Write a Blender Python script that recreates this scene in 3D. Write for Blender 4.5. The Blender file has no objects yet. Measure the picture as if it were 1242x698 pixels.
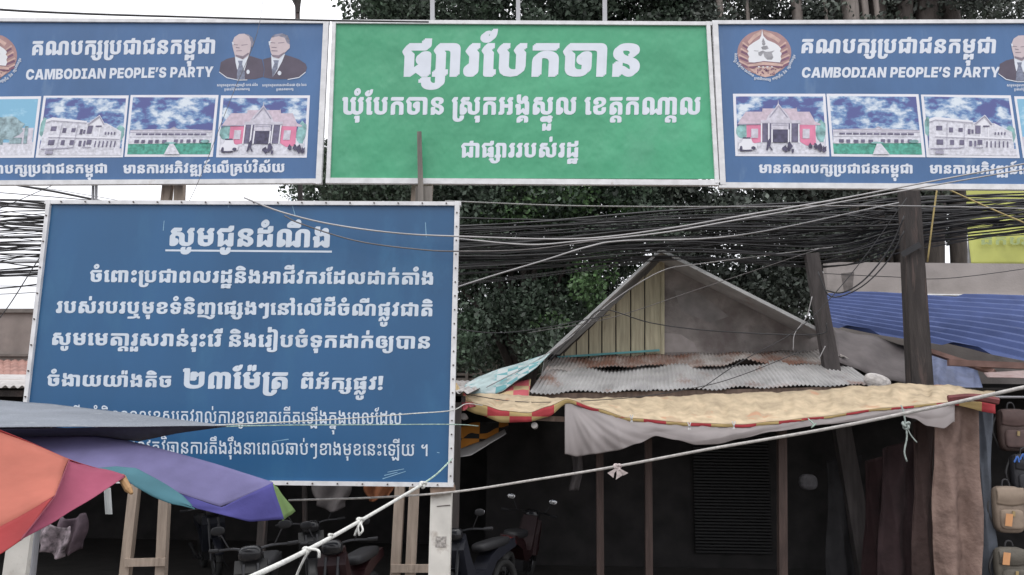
import bpy, math, random
import numpy as np
from mathutils import Vector, Matrix
from mathutils.geometry import tessellate_polygon, delaunay_2d_cdt
random.seed(7)
R = math.radians
SC = bpy.context.scene
COL = SC.collection
# ------------------------------------------------------------------ camera
cam_data = bpy.data.cameras.new('camera')
cam = bpy.data.objects.new('camera', cam_data)
COL.objects.link(cam)
cam_data.sensor_width = 36.0
cam_data.lens = 36.0 * 1000.0 / 1242.0
cam_data.clip_start = 0.1
cam_data.clip_end = 800.0
CAM = Vector((0, 0, 2.2))
ROT = Matrix.Rotation(R(1.4), 3, 'Z') @ Matrix.Rotation(R(90 + 10), 3, 'X') @ Matrix.Rotation(R(0.8), 3, 'Z')
cam.matrix_world = Matrix.Translation(CAM) @ ROT.to_4x4()
SC.camera = cam
# ------------------------------------------------------------------ sky and sun
world = bpy.data.worlds.new('World')
SC.world = world
world.use_nodes = True
wn, wl = world.node_tree.nodes, world.node_tree.links
bg = wn['Background']
sky = wn.new('ShaderNodeTexSky')
sky.sky_type = 'NISHITA'
sky.sun_disc = False
sky.sun_elevation = R(58)
sky.sun_rotation = R(200)
tc = wn.new('ShaderNodeTexCoord')
sep = wn.new('ShaderNodeSeparateXYZ')
wl.new(tc.outputs['Generated'], sep.inputs[0])
ramp = wn.new('ShaderNodeValToRGB')            # overcast: the cloud sheet is brightest overhead
ramp.color_ramp.elements[0].position = 0.0
ramp.color_ramp.elements[0].color = (0.30, 0.30, 0.315, 1)
ramp.color_ramp.elements[1].position = 0.9
ramp.color_ramp.elements[1].color = (0.80, 0.80, 0.82, 1)
wl.new(sep.outputs['Z'], ramp.inputs[0])
cn = wn.new('ShaderNodeTexNoise')
cn.inputs['Scale'].default_value = 3.0
cn.inputs['Detail'].default_value = 5.0
wl.new(tc.outputs['Generated'], cn.inputs['Vector'])
cr = wn.new('ShaderNodeMapRange')
cr.inputs['To Min'].default_value = 24.0
cr.inputs['To Max'].default_value = 34.0
wl.new(cn.outputs['Fac'], cr.inputs['Value'])
vm = wn.new('ShaderNodeVectorMath')
vm.operation = 'SCALE'
wl.new(ramp.outputs['Color'], vm.inputs[0])
wl.new(cr.outputs['Result'], vm.inputs['Scale'])
mx = wn.new('ShaderNodeMix')
mx.data_type = 'RGBA'
mx.inputs['Factor'].default_value = 0.9
wl.new(sky.outputs[0], mx.inputs['A'])
wl.new(vm.outputs[0], mx.inputs['B'])
wl.new(mx.outputs['Result'], bg.inputs['Color'])
bg.inputs['Strength'].default_value = 0.1
sun_d = bpy.data.lights.new('sun', 'SUN')
sun_d.energy = 0.7
sun_d.angle = R(25)
sun_d.color = (1.0, 0.96, 0.9)
sun = bpy.data.objects.new('sun', sun_d)
COL.objects.link(sun)
sun.rotation_euler = Vector((-math.sin(R(200)) , -math.cos(R(200)), -math.tan(R(58)))).to_track_quat('-Z', 'Y').to_euler()
sun.location = (0, -10, 30)
SC.view_settings.view_transform = 'Standard'
SC.view_settings.look = 'None'
SC.view_settings.gamma = 1.0
SC.view_settings.use_curve_mapping = False
SC.view_settings.exposure = 0.2
try:
    SC.cycles.max_bounces = 8
    SC.cycles.use_denoising = True
except Exception:
    pass

# ------------------------------------------------------------------ helpers
def at(px, py, Y):
    """the point of the vertical plane y=Y that the photograph shows at pixel px,py (1242 x 698)"""
    d = ROT @ Vector(((px - 621) / 1000.0, -(py - 349) / 1000.0, -1.0))
    return CAM + d * (Y / d.y)

def lin(c):
    return tuple((x / 255 / 12.92) if x / 255 <= 0.04045 else ((x / 255 + 0.055) / 1.055) ** 2.4 for x in c)

MATS = {}
def mat(name, col, rough=0.65, var=0.2, scale=4.0, bump=0.0, bscale=60.0, spec=0.4, metal=0.0,
        stain=None, stain_amt=0.5, stain_scale=1.5, stretch=(1, 1, 1), trans=0.0, detail=6.0, bdist=0.02):
    """procedural surface: a base colour that drifts with noise, optional blotchy stains and bump"""
    if name in MATS:
        return MATS[name]
    m = bpy.data.materials.new(name)
    m.use_nodes = True
    n, l = m.node_tree.nodes, m.node_tree.links
    b = n['Principled BSDF']
    b.inputs['Roughness'].default_value = rough
    b.inputs['Specular IOR Level'].default_value = spec
    b.inputs['Metallic'].default_value = metal
    t = n.new('ShaderNodeTexCoord')
    mp = n.new('ShaderNodeMapping')
    mp.inputs['Scale'].default_value = stretch
    l.new(t.outputs['Object'], mp.inputs[0])
    z = n.new('ShaderNodeTexNoise')
    z.inputs['Scale'].default_value = scale
    z.inputs['Detail'].default_value = detail
    l.new(mp.outputs[0], z.inputs['Vector'])
    r = n.new('ShaderNodeValToRGB')
    r.color_ramp.elements[0].position = 0.3
    r.color_ramp.elements[1].position = 0.7
    r.color_ramp.elements[0].color = tuple(max(0, c * (1 - var)) for c in col) + (1,)
    r.color_ramp.elements[1].color = tuple(min(1, c * (1 + var)) for c in col) + (1,)
    l.new(z.outputs['Fac'], r.inputs[0])
    out = r.outputs[0]
    if stain:
        z2 = n.new('ShaderNodeTexNoise')
        z2.inputs['Scale'].default_value = stain_scale
        z2.inputs['Detail'].default_value = 8
        z2.inputs['Roughness'].default_value = 0.65
        l.new(mp.outputs[0], z2.inputs['Vector'])
        r2 = n.new('ShaderNodeValToRGB')
        r2.color_ramp.elements[0].position = 1 - stain_amt - 0.06
        r2.color_ramp.elements[1].position = 1 - stain_amt + 0.08
        l.new(z2.outputs['Fac'], r2.inputs[0])
        x = n.new('ShaderNodeMix')
        x.data_type = 'RGBA'
        l.new(r2.outputs[0], x.inputs['Factor'])
        l.new(out, x.inputs['A'])
        x.inputs['B'].default_value = tuple(stain) + (1,)
        out = x.outputs['Result']
    l.new(out, b.inputs['Base Color'])
    if bump:
        z3 = n.new('ShaderNodeTexNoise')
        z3.inputs['Scale'].default_value = bscale
        z3.inputs['Detail'].default_value = 4
        l.new(mp.outputs[0], z3.inputs['Vector'])
        bp = n.new('ShaderNodeBump')
        bp.inputs['Strength'].default_value = bump
        bp.inputs['Distance'].default_value = bdist
        l.new(z3.outputs['Fac'], bp.inputs['Height'])
        l.new(bp.outputs[0], b.inputs['Normal'])
    if trans:
        tr = n.new('ShaderNodeBsdfTranslucent')
        l.new(out, tr.inputs['Color'])
        ms = n.new('ShaderNodeMixShader')
        ms.inputs[0].default_value = trans
        l.new(b.outputs[0], ms.inputs[1])
        l.new(tr.outputs[0], ms.inputs[2])
        l.new(ms.outputs[0], n['Material Output'].inputs['Surface'])
    MATS[name] = m
    return m

def tag(o, label=None, cat=None, group=None, kind=None):
    if label: o['label'] = label
    if cat: o['category'] = cat
    if group: o['group'] = group
    if kind: o['kind'] = kind
    return o

def thing(name, loc, label, cat, group=None):
    o = bpy.data.objects.new(name, None)
    o.empty_display_size = 0.2
    COL.objects.link(o)
    o.location = loc
    return tag(o, label, cat, group)

def origin(o):
    v = Vector((0, 0, 0))
    while o is not None:
        v += Vector(o.location)
        o = o.parent
    return v

class MB:
    """collects shapes in world space and links them as ONE mesh object"""
    def __init__(s):
        s.v, s.f = [], []
    def add(s, vs, fs):
        k = len(s.v)
        s.v += [tuple(p) for p in vs]
        s.f += [tuple(i + k for i in f) for f in fs]
        return s
    def box(s, c, size, rot=None):
        hx, hy, hz = size[0] / 2, size[1] / 2, size[2] / 2
        P = [Vector((x, y, z)) for x in (-hx, hx) for y in (-hy, hy) for z in (-hz, hz)]
        if rot is not None: P = [rot @ p for p in P]
        c = Vector(c)
        return s.add([p + c for p in P], [(0, 1, 3, 2), (4, 6, 7, 5), (0, 4, 5, 1), (2, 3, 7, 6), (0, 2, 6, 4), (1, 5, 7, 3)])
    def beam(s, a, b, w, h=None, roll=0.0, w2=None):
        """a square bar from a to b; its first face looks along y"""
        a, b = Vector(a), Vector(b)
        h = h or w
        k = (w2 / w) if w2 else 1.0
        d = (b - a).normalized()
        u = Vector((0, 1, 0)).cross(d)
        if u.length < 1e-3: u = Vector((1, 0, 0))
        u.normalize()
        q = d.cross(u)
        if roll: 
            m = Matrix.Rotation(roll, 3, d)
            u, q = m @ u, m @ q
        vs = []
        for p, sc in ((a, 1.0), (b, k)):
            for x, y in ((-1, -1), (1, -1), (1, 1), (-1, 1)):
                vs.append(p + u * (x * w / 2 * sc) + q * (y * h / 2 * sc))
        return s.add(vs, [(3, 2, 1, 0), (4, 5, 6, 7), (0, 1, 5, 4), (1, 2, 6, 5), (2, 3, 7, 6), (3, 0, 4, 7)])
    def tube(s, pts, r, n=6, cap=True):
        pts = [Vector(p) for p in pts]
        rs = r if isinstance(r, (list, tuple)) else [r] * len(pts)
        vs, fs = [], []
        prev = None
        for i, p in enumerate(pts):
            d = (pts[min(i + 1, len(pts) - 1)] - pts[max(i - 1, 0)])
            if d.length < 1e-9: d = Vector((0, 0, 1))
            d.normalize()
            if prev is None:
                u = d.orthogonal().normalized()
            else:
                u = prev - d * prev.dot(d)
                u = u.normalized() if u.length > 1e-6 else d.orthogonal().normalized()
            prev = u
            w = d.cross(u)
            for k in range(n):
                a = 2 * math.pi * k / n
                vs.append(p + (u * math.cos(a) + w * math.sin(a)) * rs[i])
        for i in range(len(pts) - 1):
            for k in range(n):
                fs.append((i * n + k, i * n + (k + 1) % n, (i + 1) * n + (k + 1) % n, (i + 1) * n + k))
        if cap:
            fs.append(tuple(range(n - 1, -1, -1)))
            fs.append(tuple((len(pts) - 1) * n + k for k in range(n)))
        return s.add(vs, fs)
    def grid(s, fn, nu, nv):
        vs = [fn(i / nu, j / nv) for j in range(nv + 1) for i in range(nu + 1)]
        fs = [(j * (nu + 1) + i, j * (nu + 1) + i + 1, (j + 1) * (nu + 1) + i + 1, (j + 1) * (nu + 1) + i)
              for j in range(nv) for i in range(nu)]
        return s.add(vs, fs)
    def prism(s, pts, off):
        """polygon pts pushed along off; side walls and both caps"""
        pts = [Vector(p) for p in pts]
        n = len(pts)
        off = Vector(off)
        tris = tessellate_polygon([pts])
        vs = pts + [p + off for p in pts]
        fs = [tuple(t) for t in tris] + [tuple(i + n for i in reversed(t)) for t in tris]
        fs += [(i, (i + 1) % n, (i + 1) % n + n, i + n) for i in range(n)]
        return s.add(vs, fs)
    def superbox(s, c, size, e=0.35, n=14, m=8, rot=None):
        """rounded box"""
        sg = lambda x, p: math.copysign(abs(x) ** p, x)
        c = Vector(c)
        vs, fs = [], []
        for j in range(m + 1):
            ph = -math.pi / 2 + math.pi * j / m
            for i in range(n):
                th = 2 * math.pi * i / n
                p = Vector((sg(math.cos(ph), e) * sg(math.cos(th), e) * size[0] / 2,
                            sg(math.cos(ph), e) * sg(math.sin(th), e) * size[1] / 2,
                            sg(math.sin(ph), e) * size[2] / 2))
                if rot is not None: p = rot @ p
                vs.append(c + p)
        for j in range(m):
            for i in range(n):
                fs.append((j * n + i, j * n + (i + 1) % n, (j + 1) * n + (i + 1) % n, (j + 1) * n + i))
        return s.add(vs, fs)
    def build(s, name, m, parent=None, smooth=False, label=None, solid=0.0):
        me = bpy.data.meshes.new(name)
        o = bpy.data.objects.new(name, me)
        COL.objects.link(o)
        A = np.array(s.v, dtype=float)
        if parent is not None:
            org = origin(parent)
            o.parent = parent
        else:
            lo, hi = A.min(0), A.max(0)
            org = Vector(((lo[0] + hi[0]) / 2, (lo[1] + hi[1]) / 2, lo[2]))
            o.location = org
        me.from_pydata([tuple(p) for p in (A - np.array(org))], [], s.f)
        me.update()
        if smooth:
            me.polygons.foreach_set('use_smooth', [True] * len(me.polygons))
        if m: me.materials.append(m)
        if solid:
            md = o.modifiers.new('cloth thickness', 'SOLIDIFY')
            md.thickness = solid
            md.offset = 0
        if label: o['label'] = label
        return o

def lerp(a, b, t): return a + (b - a) * t
def interp(pts, t):
    """piecewise linear along a list of pixel points, by share of the list's x-length"""
    L = [0.0]
    for p, q in zip(pts, pts[1:]):
        L.append(L[-1] + math.dist(p[:2], q[:2]))
    s = t * L[-1]
    for i in range(len(pts) - 1):
        if s <= L[i + 1] or i == len(pts) - 2:
            k = (s - L[i]) / max(1e-9, L[i + 1] - L[i])
            return tuple(lerp(a, b, k) for a, b in zip(pts[i], pts[i + 1]))
def smoothpath(pts, n=8):
    """Catmull-Rom through the points"""
    P = [Vector(p) for p in pts]
    P = [P[0] * 2 - P[1]] + P + [P[-1] * 2 - P[-2]]
    r = []
    for i in range(1, len(P) - 2):
        for k in range(n):
            t = k / n
            a, b, c, d = P[i - 1], P[i], P[i + 1], P[i + 2]
            r.append(0.5 * ((2 * b) + (c - a) * t + (2 * a - 5 * b + 4 * c - d) * t * t + (3 * b - a - 3 * c + d) * t ** 3))
    r.append(P[-2])
    return r
def pxpoly(pts, Y): return [at(x, y, Y) for x, y in pts]
def slab(pts, Y, th): return MB().prism(pxpoly(pts, Y), (0, th, 0))
def strip(a, b, w, Y, th):
    """a frame strip between two pixels, w pixels wide, in the plane y=Y"""
    A, B = at(*a, Y), at(*b, Y)
    ww = w / 1000.0 * Y
    return MB().beam(A + Vector((0, th / 2, 0)), B + Vector((0, th / 2, 0)), ww, th)
def post_px(a, b, Y, w, d=None, z0=0.0):
    """post through two pixels of plane y=Y, carried on down to z0"""
    A, B = at(*a, Y), at(*b, Y)
    t = (z0 - A.z) / (B.z - A.z)
    C = A + (B - A) * t
    return MB().beam(C, A, w, d or w), C

# ------------------------------------------------------------------ lettering
GLYPHS = [
[[187,490,187,586,1181,586,1181,490],[187,0,187,276,186,356,440,445,683,445,926,445,1180,356,1181,276,1181,0,881,0,881,276,880,308,778,349,683,349,586,349,484,308,485,276,485,192,512,209,590,224,647,224,733,224,733,128,633,128,564,128,498,97,485,78,485,0]],
[[187,245,187,428,186,507,420,586,653,586,884,586,1122,507,1123,428,1123,135,1289,200,1455,136,1455,428,1454,507,1690,586,1923,586,2154,586,2388,507,2389,428,2389,0,2091,0,2091,428,2090,459,2006,490,1923,490,1838,490,1754,459,1755,428,1755,0,1485,0,1289,72,1093,0,823,0,823,428,822,459,736,490,653,490,568,490,484,459,485,428,485,245],[187,257,485,257,485,233,558,233,662,210,720,160,721,119,720,65,576,0,457,0,357,0,266,0,186,31,187,66],[485,75,504,75,534,86,552,106,553,119,552,138,516,159,485,159]],
[[489,373,489,164,488,134,586,96,685,96,786,96,884,134,885,164,885,372,1183,372,1183,158,1182,0,685,0,188,0,189,158,189,373],[885,356,885,415,836,446,792,474,780,486,781,491,780,498,806,519,862,556,909,586,1211,586,1211,490,1035,490,1035,489,1183,410,1183,356],[189,356,189,415,140,446,96,474,86,486,87,491,86,498,112,519,166,556,215,586,515,586,515,490,339,490,339,489,489,410,489,356]],
[[187,490,187,586,1181,586,1181,490],[187,0,187,276,186,356,440,444,683,444,928,444,1180,356,1181,276,1181,0,883,0,883,276,882,308,778,348,683,348,586,348,484,308,485,276,485,0]],
[[411,382,411,96,519,96,519,0,411,0,411,-107,410,-151,306,-212,106,-244,-39,-244,-182,-244,-370,-212,-462,-153,-461,-116,-461,-111,-571,-111,-571,-49,-187,-49,-187,-100,-188,-116,-152,-143,-86,-158,-39,-158,6,-158,74,-142,112,-116,113,-100,113,0,-25,0,-25,96,113,96,113,382],[113,356,113,415,64,446,18,474,8,486,9,491,8,498,34,519,90,556,137,586,439,586,439,490,263,490,263,489,411,410,411,356]],
[[445,376,445,-96,444,-113,474,-141,536,-158,581,-158,648,-158,718,-122,719,-96,719,-49,1017,-49,1017,-93,1016,-139,918,-208,724,-244,581,-244,436,-244,242,-208,144,-139,145,-93,145,376],[145,356,145,415,96,446,52,474,42,486,43,491,42,498,68,519,122,556,171,586,471,586,471,490,295,490,295,489,445,410,445,356]],
[[211,0,211,384,168,412,112,457,113,469,112,479,132,499,172,525,234,561,279,586,853,586,880,586,906,598,907,610,907,674,1207,674,1207,610,1206,570,1172,516,1070,490,967,490,347,490,338,486,328,479,324,474,325,472,324,466,382,436,468,400,511,383,511,135,709,214,907,136,907,434,1207,434,1207,0,935,0,709,90,483,0],[939,586,1195,586,1195,490,939,490],[1501,0,1501,429,1500,465,1444,490,1363,490,1127,490,1127,586,1503,586,1614,586,1744,556,1798,500,1799,458,1799,0]],
[[211,0,211,384,168,412,112,457,113,469,112,479,132,499,172,525,234,561,279,586,853,586,880,586,906,598,907,610,907,674,1207,674,1207,610,1206,570,1172,516,1070,490,967,490,347,490,338,486,328,479,324,474,325,472,324,466,382,436,468,400,511,383,511,135,709,214,907,136,907,434,1207,434,1207,0,935,0,709,90,483,0]],
[[185,0,185,246,485,246,485,161,526,160,590,149,642,134,667,127,698,117,766,96,801,96,828,96,874,111,902,142,903,165,902,186,866,217,798,238,749,243,632,256,426,290,272,334,186,394,187,433,186,483,294,551,514,586,683,586,854,586,1070,557,1170,501,1171,459,1170,434,1126,388,996,358,873,358,817,358,817,427,836,427,860,435,874,447,875,454,874,465,836,481,758,490,697,490,596,490,484,457,485,427,484,402,568,364,710,339,795,330,932,316,1110,268,1200,199,1201,154,1200,105,1100,36,946,0,863,0,786,0,680,22,641,34,616,42,562,57,512,67,485,67,485,0]],
[[409,245,409,341,965,341,965,245],[489,373,489,164,488,134,586,96,685,96,786,96,884,134,885,164,885,372,1183,372,1183,158,1182,0,685,0,188,0,189,158,189,373],[885,356,885,415,836,446,792,474,780,486,781,491,780,498,806,519,862,556,909,586,1211,586,1211,490,1035,490,1035,489,1183,410,1183,356],[189,356,189,415,140,446,96,474,86,486,87,491,86,498,112,519,166,556,215,586,515,586,515,490,339,490,339,489,489,410,489,356]],
[[-1077,-244,-1077,-24,-801,-24,-633,-73,-467,-24,-191,-24,-191,-244,-467,-244,-467,-121,-633,-166,-801,-121,-801,-174,-739,-174,-739,-244]],
[[-709,-244,-709,-114,-787,-114,-787,-34,-409,-34,-409,-244]],
[[409,245,409,341,965,341,965,245],[489,373,489,164,488,134,586,96,685,96,786,96,884,134,885,164,885,372,1183,372,1183,158,1182,0,685,0,188,0,189,158,189,373],[885,356,885,415,836,446,792,474,780,486,781,491,780,498,806,519,862,556,909,586,1211,586,1211,490,1035,490,1035,489,1183,410,1183,356],[189,356,189,415,140,446,96,474,86,486,87,491,86,498,112,519,166,556,215,586,515,586,515,490,339,490,339,489,489,410,489,356],[1491,0,1491,429,1490,465,1434,490,1353,490,1117,490,1117,586,1493,586,1604,586,1732,556,1788,500,1789,458,1789,0]],
[[187,490,187,586,1181,586,1181,490],[187,0,187,276,186,356,440,444,683,444,928,444,1180,356,1181,276,1181,0,883,0,883,276,882,308,778,348,683,348,586,348,484,308,485,276,485,0],[1475,0,1475,429,1474,465,1418,490,1339,490,1101,490,1101,586,1479,586,1588,586,1718,556,1774,500,1775,458,1775,0]],
[[303,356,303,380,244,412,172,448,142,469,143,475,142,483,172,506,238,550,297,586,631,586,631,490,445,490,445,489,601,405,601,356],[601,375,601,95,600,49,522,0,423,0,313,0,252,0,146,20,80,69,81,112,80,150,148,200,250,225,303,225,303,375],[303,73,303,151,284,150,234,134,235,113,234,90,280,73]],
[[1205,376,1205,50,1204,25,1102,0,1001,0,803,0,803,96,854,96,904,109,905,124,905,245,513,245,513,50,512,25,406,0,305,0,107,0,107,96,158,96,212,109,213,124,213,376,513,376,513,341,905,341,905,376],[905,356,905,415,856,446,812,474,802,486,803,491,802,498,828,519,882,556,931,586,1231,586,1231,490,1055,490,1055,489,1205,410,1205,356],[213,356,213,415,166,446,120,474,110,486,111,491,110,498,134,519,192,556,239,586,541,586,541,490,365,490,365,489,513,410,513,356]],
[[163,490,163,586,1157,586,1157,490],[265,-7,182,-7,44,45,15,100,163,132,170,123,188,108,208,100,219,100,230,100,244,110,243,119,240,130,206,180,176,246,177,281,176,326,284,399,500,443,663,443,912,443,1156,357,1157,276,1157,0,859,0,859,263,858,306,766,347,671,347,578,347,472,309,473,277,472,256,500,211,526,154,527,117,526,75,466,21,350,-7]],
[[-877,684,-956,684,-1030,720,-1029,757,-1030,798,-942,858,-792,891,-693,891,-618,891,-474,870,-336,834,-206,785,-143,757,-143,684],[-819,757,-437,757,-464,768,-528,785,-594,797,-660,802,-689,802,-756,802,-820,780]],
[[303,354,303,394,242,421,164,456,128,481,129,491,128,499,158,524,214,560,257,586,321,586,346,586,392,599,393,616,393,674,689,674,689,579,688,550,654,511,576,490,511,490,429,490,429,489,601,410,601,354],[601,375,601,95,600,49,522,0,423,0,313,0,252,0,146,20,80,69,81,112,80,150,148,200,250,225,303,225,303,375],[303,73,303,151,284,150,234,134,235,113,234,90,280,73]],
[[883,-10,883,69,881,69,822,44,710,14,600,0,545,0,450,0,286,36,186,103,187,148,187,286,591,322,736,335,894,398,895,442,894,460,868,481,843,481,824,481,784,463,767,452,748,441,710,423,683,423,660,423,620,440,578,463,536,481,519,481,504,481,482,474,470,462,471,453,470,437,502,425,523,424,523,345,437,345,362,345,248,371,184,424,185,462,184,497,250,553,372,586,459,586,528,586,626,557,683,525,687,525,738,555,856,586,935,586,1008,586,1118,555,1180,497,1181,455,1180,395,1044,303,784,241,601,225,485,215,485,158,484,132,542,96,599,96,632,96,730,115,822,144,882,178,883,193,883,228,1183,228,1183,-10]],
[[423,378,423,-244,123,-244,108,-230,48,-212,-40,-202,-101,-202,-203,-202,-203,-244,-479,-244,-479,-135,-639,-186,-799,-135,-799,-190,-743,-190,-743,-244,-1073,-244,-1073,-88,-1074,-66,-1034,-49,-981,-49,-855,-49,-832,-49,-794,-54,-750,-67,-686,-90,-639,-108,-592,-90,-528,-67,-484,-55,-448,-49,-429,-49,-295,-49,-248,-49,-204,-66,-203,-88,-203,-137,-117,-137,-42,-137,84,-149,123,-161,123,378],[123,356,123,415,74,446,30,474,20,486,21,491,20,498,46,519,100,556,149,586,449,586,449,490,273,490,273,489,423,410,423,356]],
[[-669,684,-826,684,-986,731,-985,783,-986,819,-912,863,-778,883,-689,883,-563,883,-492,883,-434,922,-433,945,-205,945,-206,875,-392,795,-541,795,-677,795,-704,795,-736,786,-735,778,-736,769,-708,759,-679,759,-617,759,-617,684]],
[[475,375,475,123,474,108,492,96,523,96,587,96,587,0,323,0,250,0,174,25,175,50,175,375],[175,356,175,415,126,446,82,474,72,486,73,491,72,498,98,519,154,556,201,586,501,586,501,490,325,490,325,489,475,410,475,356]],
[[1757,376,1757,158,1756,79,1524,0,1291,0,824,0,825,158,825,422,824,452,736,490,651,490,564,490,476,452,477,422,477,245,179,245,179,428,178,586,651,586,1122,586,1123,428,1123,171,1122,140,1206,96,1291,96,1376,96,1456,140,1457,171,1457,376],[179,257,477,257,477,233,550,233,654,210,712,160,713,119,712,65,568,0,449,0,349,0,258,0,178,31,179,66],[477,75,496,75,526,86,544,106,545,119,544,138,508,159,477,159],[1457,356,1457,415,1408,446,1364,474,1354,486,1355,491,1354,498,1378,519,1436,556,1483,586,1783,586,1783,490,1607,490,1607,489,1757,410,1757,356]],
[[-143,684,-339,684,-339,908,-143,908],[-877,684,-956,684,-1030,720,-1029,757,-1030,798,-942,858,-792,891,-693,891,-618,891,-474,870,-336,834,-206,785,-143,757,-143,684],[-819,757,-437,757,-464,768,-528,785,-594,797,-660,802,-689,802,-756,802,-820,780]],
[[-707,684,-707,879,-481,879,-481,684]],
[[-707,684,-758,684,-814,715,-813,752,-814,793,-736,851,-598,884,-507,884,-446,884,-320,864,-200,828,-88,783,-39,757,-39,684],[-605,757,-311,757,-344,774,-410,793,-472,802,-499,802,-552,802,-602,780]],
[[343,411,294,441,246,473,234,487,235,493,234,501,258,521,316,556,363,586,919,586,919,490,509,490,509,489,599,438],[1765,373,1765,158,1764,79,1530,0,1299,0,832,0,833,158,833,286,832,317,744,348,659,348,572,348,484,317,485,286,485,248,187,248,187,286,186,348,308,416,520,443,659,443,828,443,1034,408,1130,339,1131,286,1131,158,1130,127,1214,96,1299,96,1384,96,1464,127,1465,158,1465,373],[187,257,485,257,485,233,558,233,662,210,720,160,721,119,720,65,576,0,457,0,357,0,266,0,186,31,187,66],[485,75,504,75,534,86,552,106,553,119,552,138,516,159,485,159],[1465,356,1465,415,1416,446,1372,474,1362,486,1363,491,1362,498,1386,519,1444,556,1491,586,1791,586,1791,490,1615,490,1615,489,1765,410,1765,356]],
[[-639,694,-722,694,-864,717,-950,764,-949,799,-950,858,-778,906,-599,906,-599,823,-660,824,-714,813,-713,801,-714,791,-676,778,-619,778,-560,778,-462,807,-406,868,-405,914,-157,914,-158,848,-266,749,-482,694]],
[[1789,373,1789,158,1788,79,1560,0,1323,0,1218,0,1062,25,1009,48,1005,48,970,33,874,11,748,0,673,0,657,0,488,0,262,36,146,106,147,158,147,536,146,586,293,586,561,586,561,490,504,490,446,478,447,467,447,164,446,134,550,96,651,96,718,96,810,113,856,145,857,164,857,373,1157,373,1157,164,1156,134,1238,96,1323,96,1406,96,1490,134,1491,164,1491,373],[1491,356,1491,415,1442,446,1398,474,1386,486,1387,491,1386,498,1412,519,1468,556,1515,586,1817,586,1817,490,1641,490,1641,489,1789,410,1789,356],[857,356,857,415,808,446,764,474,754,486,755,491,754,498,780,519,836,556,883,586,1183,586,1183,490,1007,490,1007,489,1157,410,1157,356]],
[[1193,208,1193,0,923,0,697,73,469,0,199,0,199,384,156,411,100,456,101,469,100,479,116,497,152,520,216,557,265,586,845,586,870,586,894,598,895,611,895,674,1193,674,1193,576,1192,537,1106,490,1019,490,335,490,326,487,316,480,310,475,311,472,310,465,370,435,456,400,497,383,497,135,697,201,893,136,893,208],[1193,198,893,198,893,223,824,223,724,247,668,291,669,320,668,373,832,436,983,436,1078,436,1192,399,1193,369],[893,296,893,355,874,355,846,348,830,335,831,325,830,310,866,296]],
[[411,382,411,96,519,96,519,0,411,0,411,-107,410,-151,306,-212,106,-244,-39,-244,-182,-244,-370,-212,-462,-153,-461,-116,-461,-111,-571,-111,-571,-49,-187,-49,-187,-100,-188,-116,-152,-143,-86,-158,-39,-158,6,-158,74,-142,112,-116,113,-100,113,0,-25,0,-25,96,113,96,113,382],[113,356,113,415,64,446,18,474,8,486,9,491,8,498,34,519,90,556,137,586,439,586,439,490,263,490,263,489,411,410,411,356],[705,0,705,429,704,465,648,490,569,490,331,490,331,586,709,586,818,586,948,556,1004,500,1005,458,1005,0]],
[[259,635,186,635,68,655,0,696,1,727,0,771,146,821,295,821,295,752,266,752,236,743,237,733,236,725,256,715,281,715,324,715,374,753,396,816,397,854,601,854,600,779,520,682,368,635],[475,375,475,123,474,108,492,96,523,96,587,96,587,0,323,0,250,0,174,25,175,50,175,375],[175,356,175,415,126,446,82,474,72,486,73,491,72,498,98,519,154,556,201,586,501,586,501,490,325,490,325,489,475,410,475,356]],
[[1179,200,1179,158,1178,79,926,0,681,0,432,0,184,79,185,158,185,384,142,411,86,455,87,466,86,477,102,496,138,520,202,557,251,586,1179,586,1179,490,321,490,312,487,302,480,296,475,297,472,296,464,374,422,483,383,483,175,482,132,578,96,681,96,782,96,878,132,879,175,879,200],[1179,198,879,198,879,223,810,223,710,247,654,291,655,320,654,373,818,436,969,436,1064,436,1178,399,1179,369],[879,296,879,355,860,355,832,348,816,335,817,325,816,310,852,296],[1499,0,1499,429,1498,465,1442,490,1363,490,1125,490,1125,586,1503,586,1612,586,1742,556,1798,500,1799,458,1799,0]],
[[191,158,191,463,190,473,168,485,124,490,99,490,99,586,343,586,418,586,490,561,491,536,491,161,490,130,576,96,663,96,750,96,836,130,837,161,837,371,1137,371,1137,161,1136,130,1220,96,1303,96,1388,96,1474,130,1475,161,1475,374,1773,374,1773,158,1772,79,1536,0,1303,0,1196,0,1038,24,987,48,882,0,663,0,428,0,190,79],[1475,356,1475,415,1426,446,1382,474,1370,486,1371,491,1370,498,1396,519,1452,556,1499,586,1801,586,1801,490,1625,490,1625,489,1773,410,1773,356],[837,356,837,415,790,446,744,474,734,486,735,491,734,498,760,519,816,556,863,586,1165,586,1165,490,989,490,989,489,1137,410,1137,356]],
[[-593,684,-660,684,-772,717,-838,772,-837,806,-838,840,-772,895,-660,928,-593,928,-526,928,-416,895,-350,840,-349,806,-350,772,-416,717,-526,684],[-593,766,-560,766,-512,789,-511,806,-512,823,-560,847,-593,847,-628,847,-674,823,-673,806,-674,789,-626,766]],
[[-709,-244,-709,-114,-787,-114,-787,-34,-409,-34,-409,-244]],
[[199,0,199,225,198,240,156,251,113,251,113,347,325,347,424,347,496,310,497,264,497,135,697,214,897,136,897,319,896,348,864,386,833,399,786,391,668,374,577,374,484,374,316,402,210,468,211,524,211,674,495,674,495,507,494,485,546,457,597,457,618,457,666,462,707,469,684,481,654,511,655,533,654,557,702,601,802,629,883,629,956,629,1056,600,1104,556,1105,533,1104,507,1078,475,1051,459,1108,443,1170,409,1194,366,1195,332,1195,0,923,0,697,87,473,0]],
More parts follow.
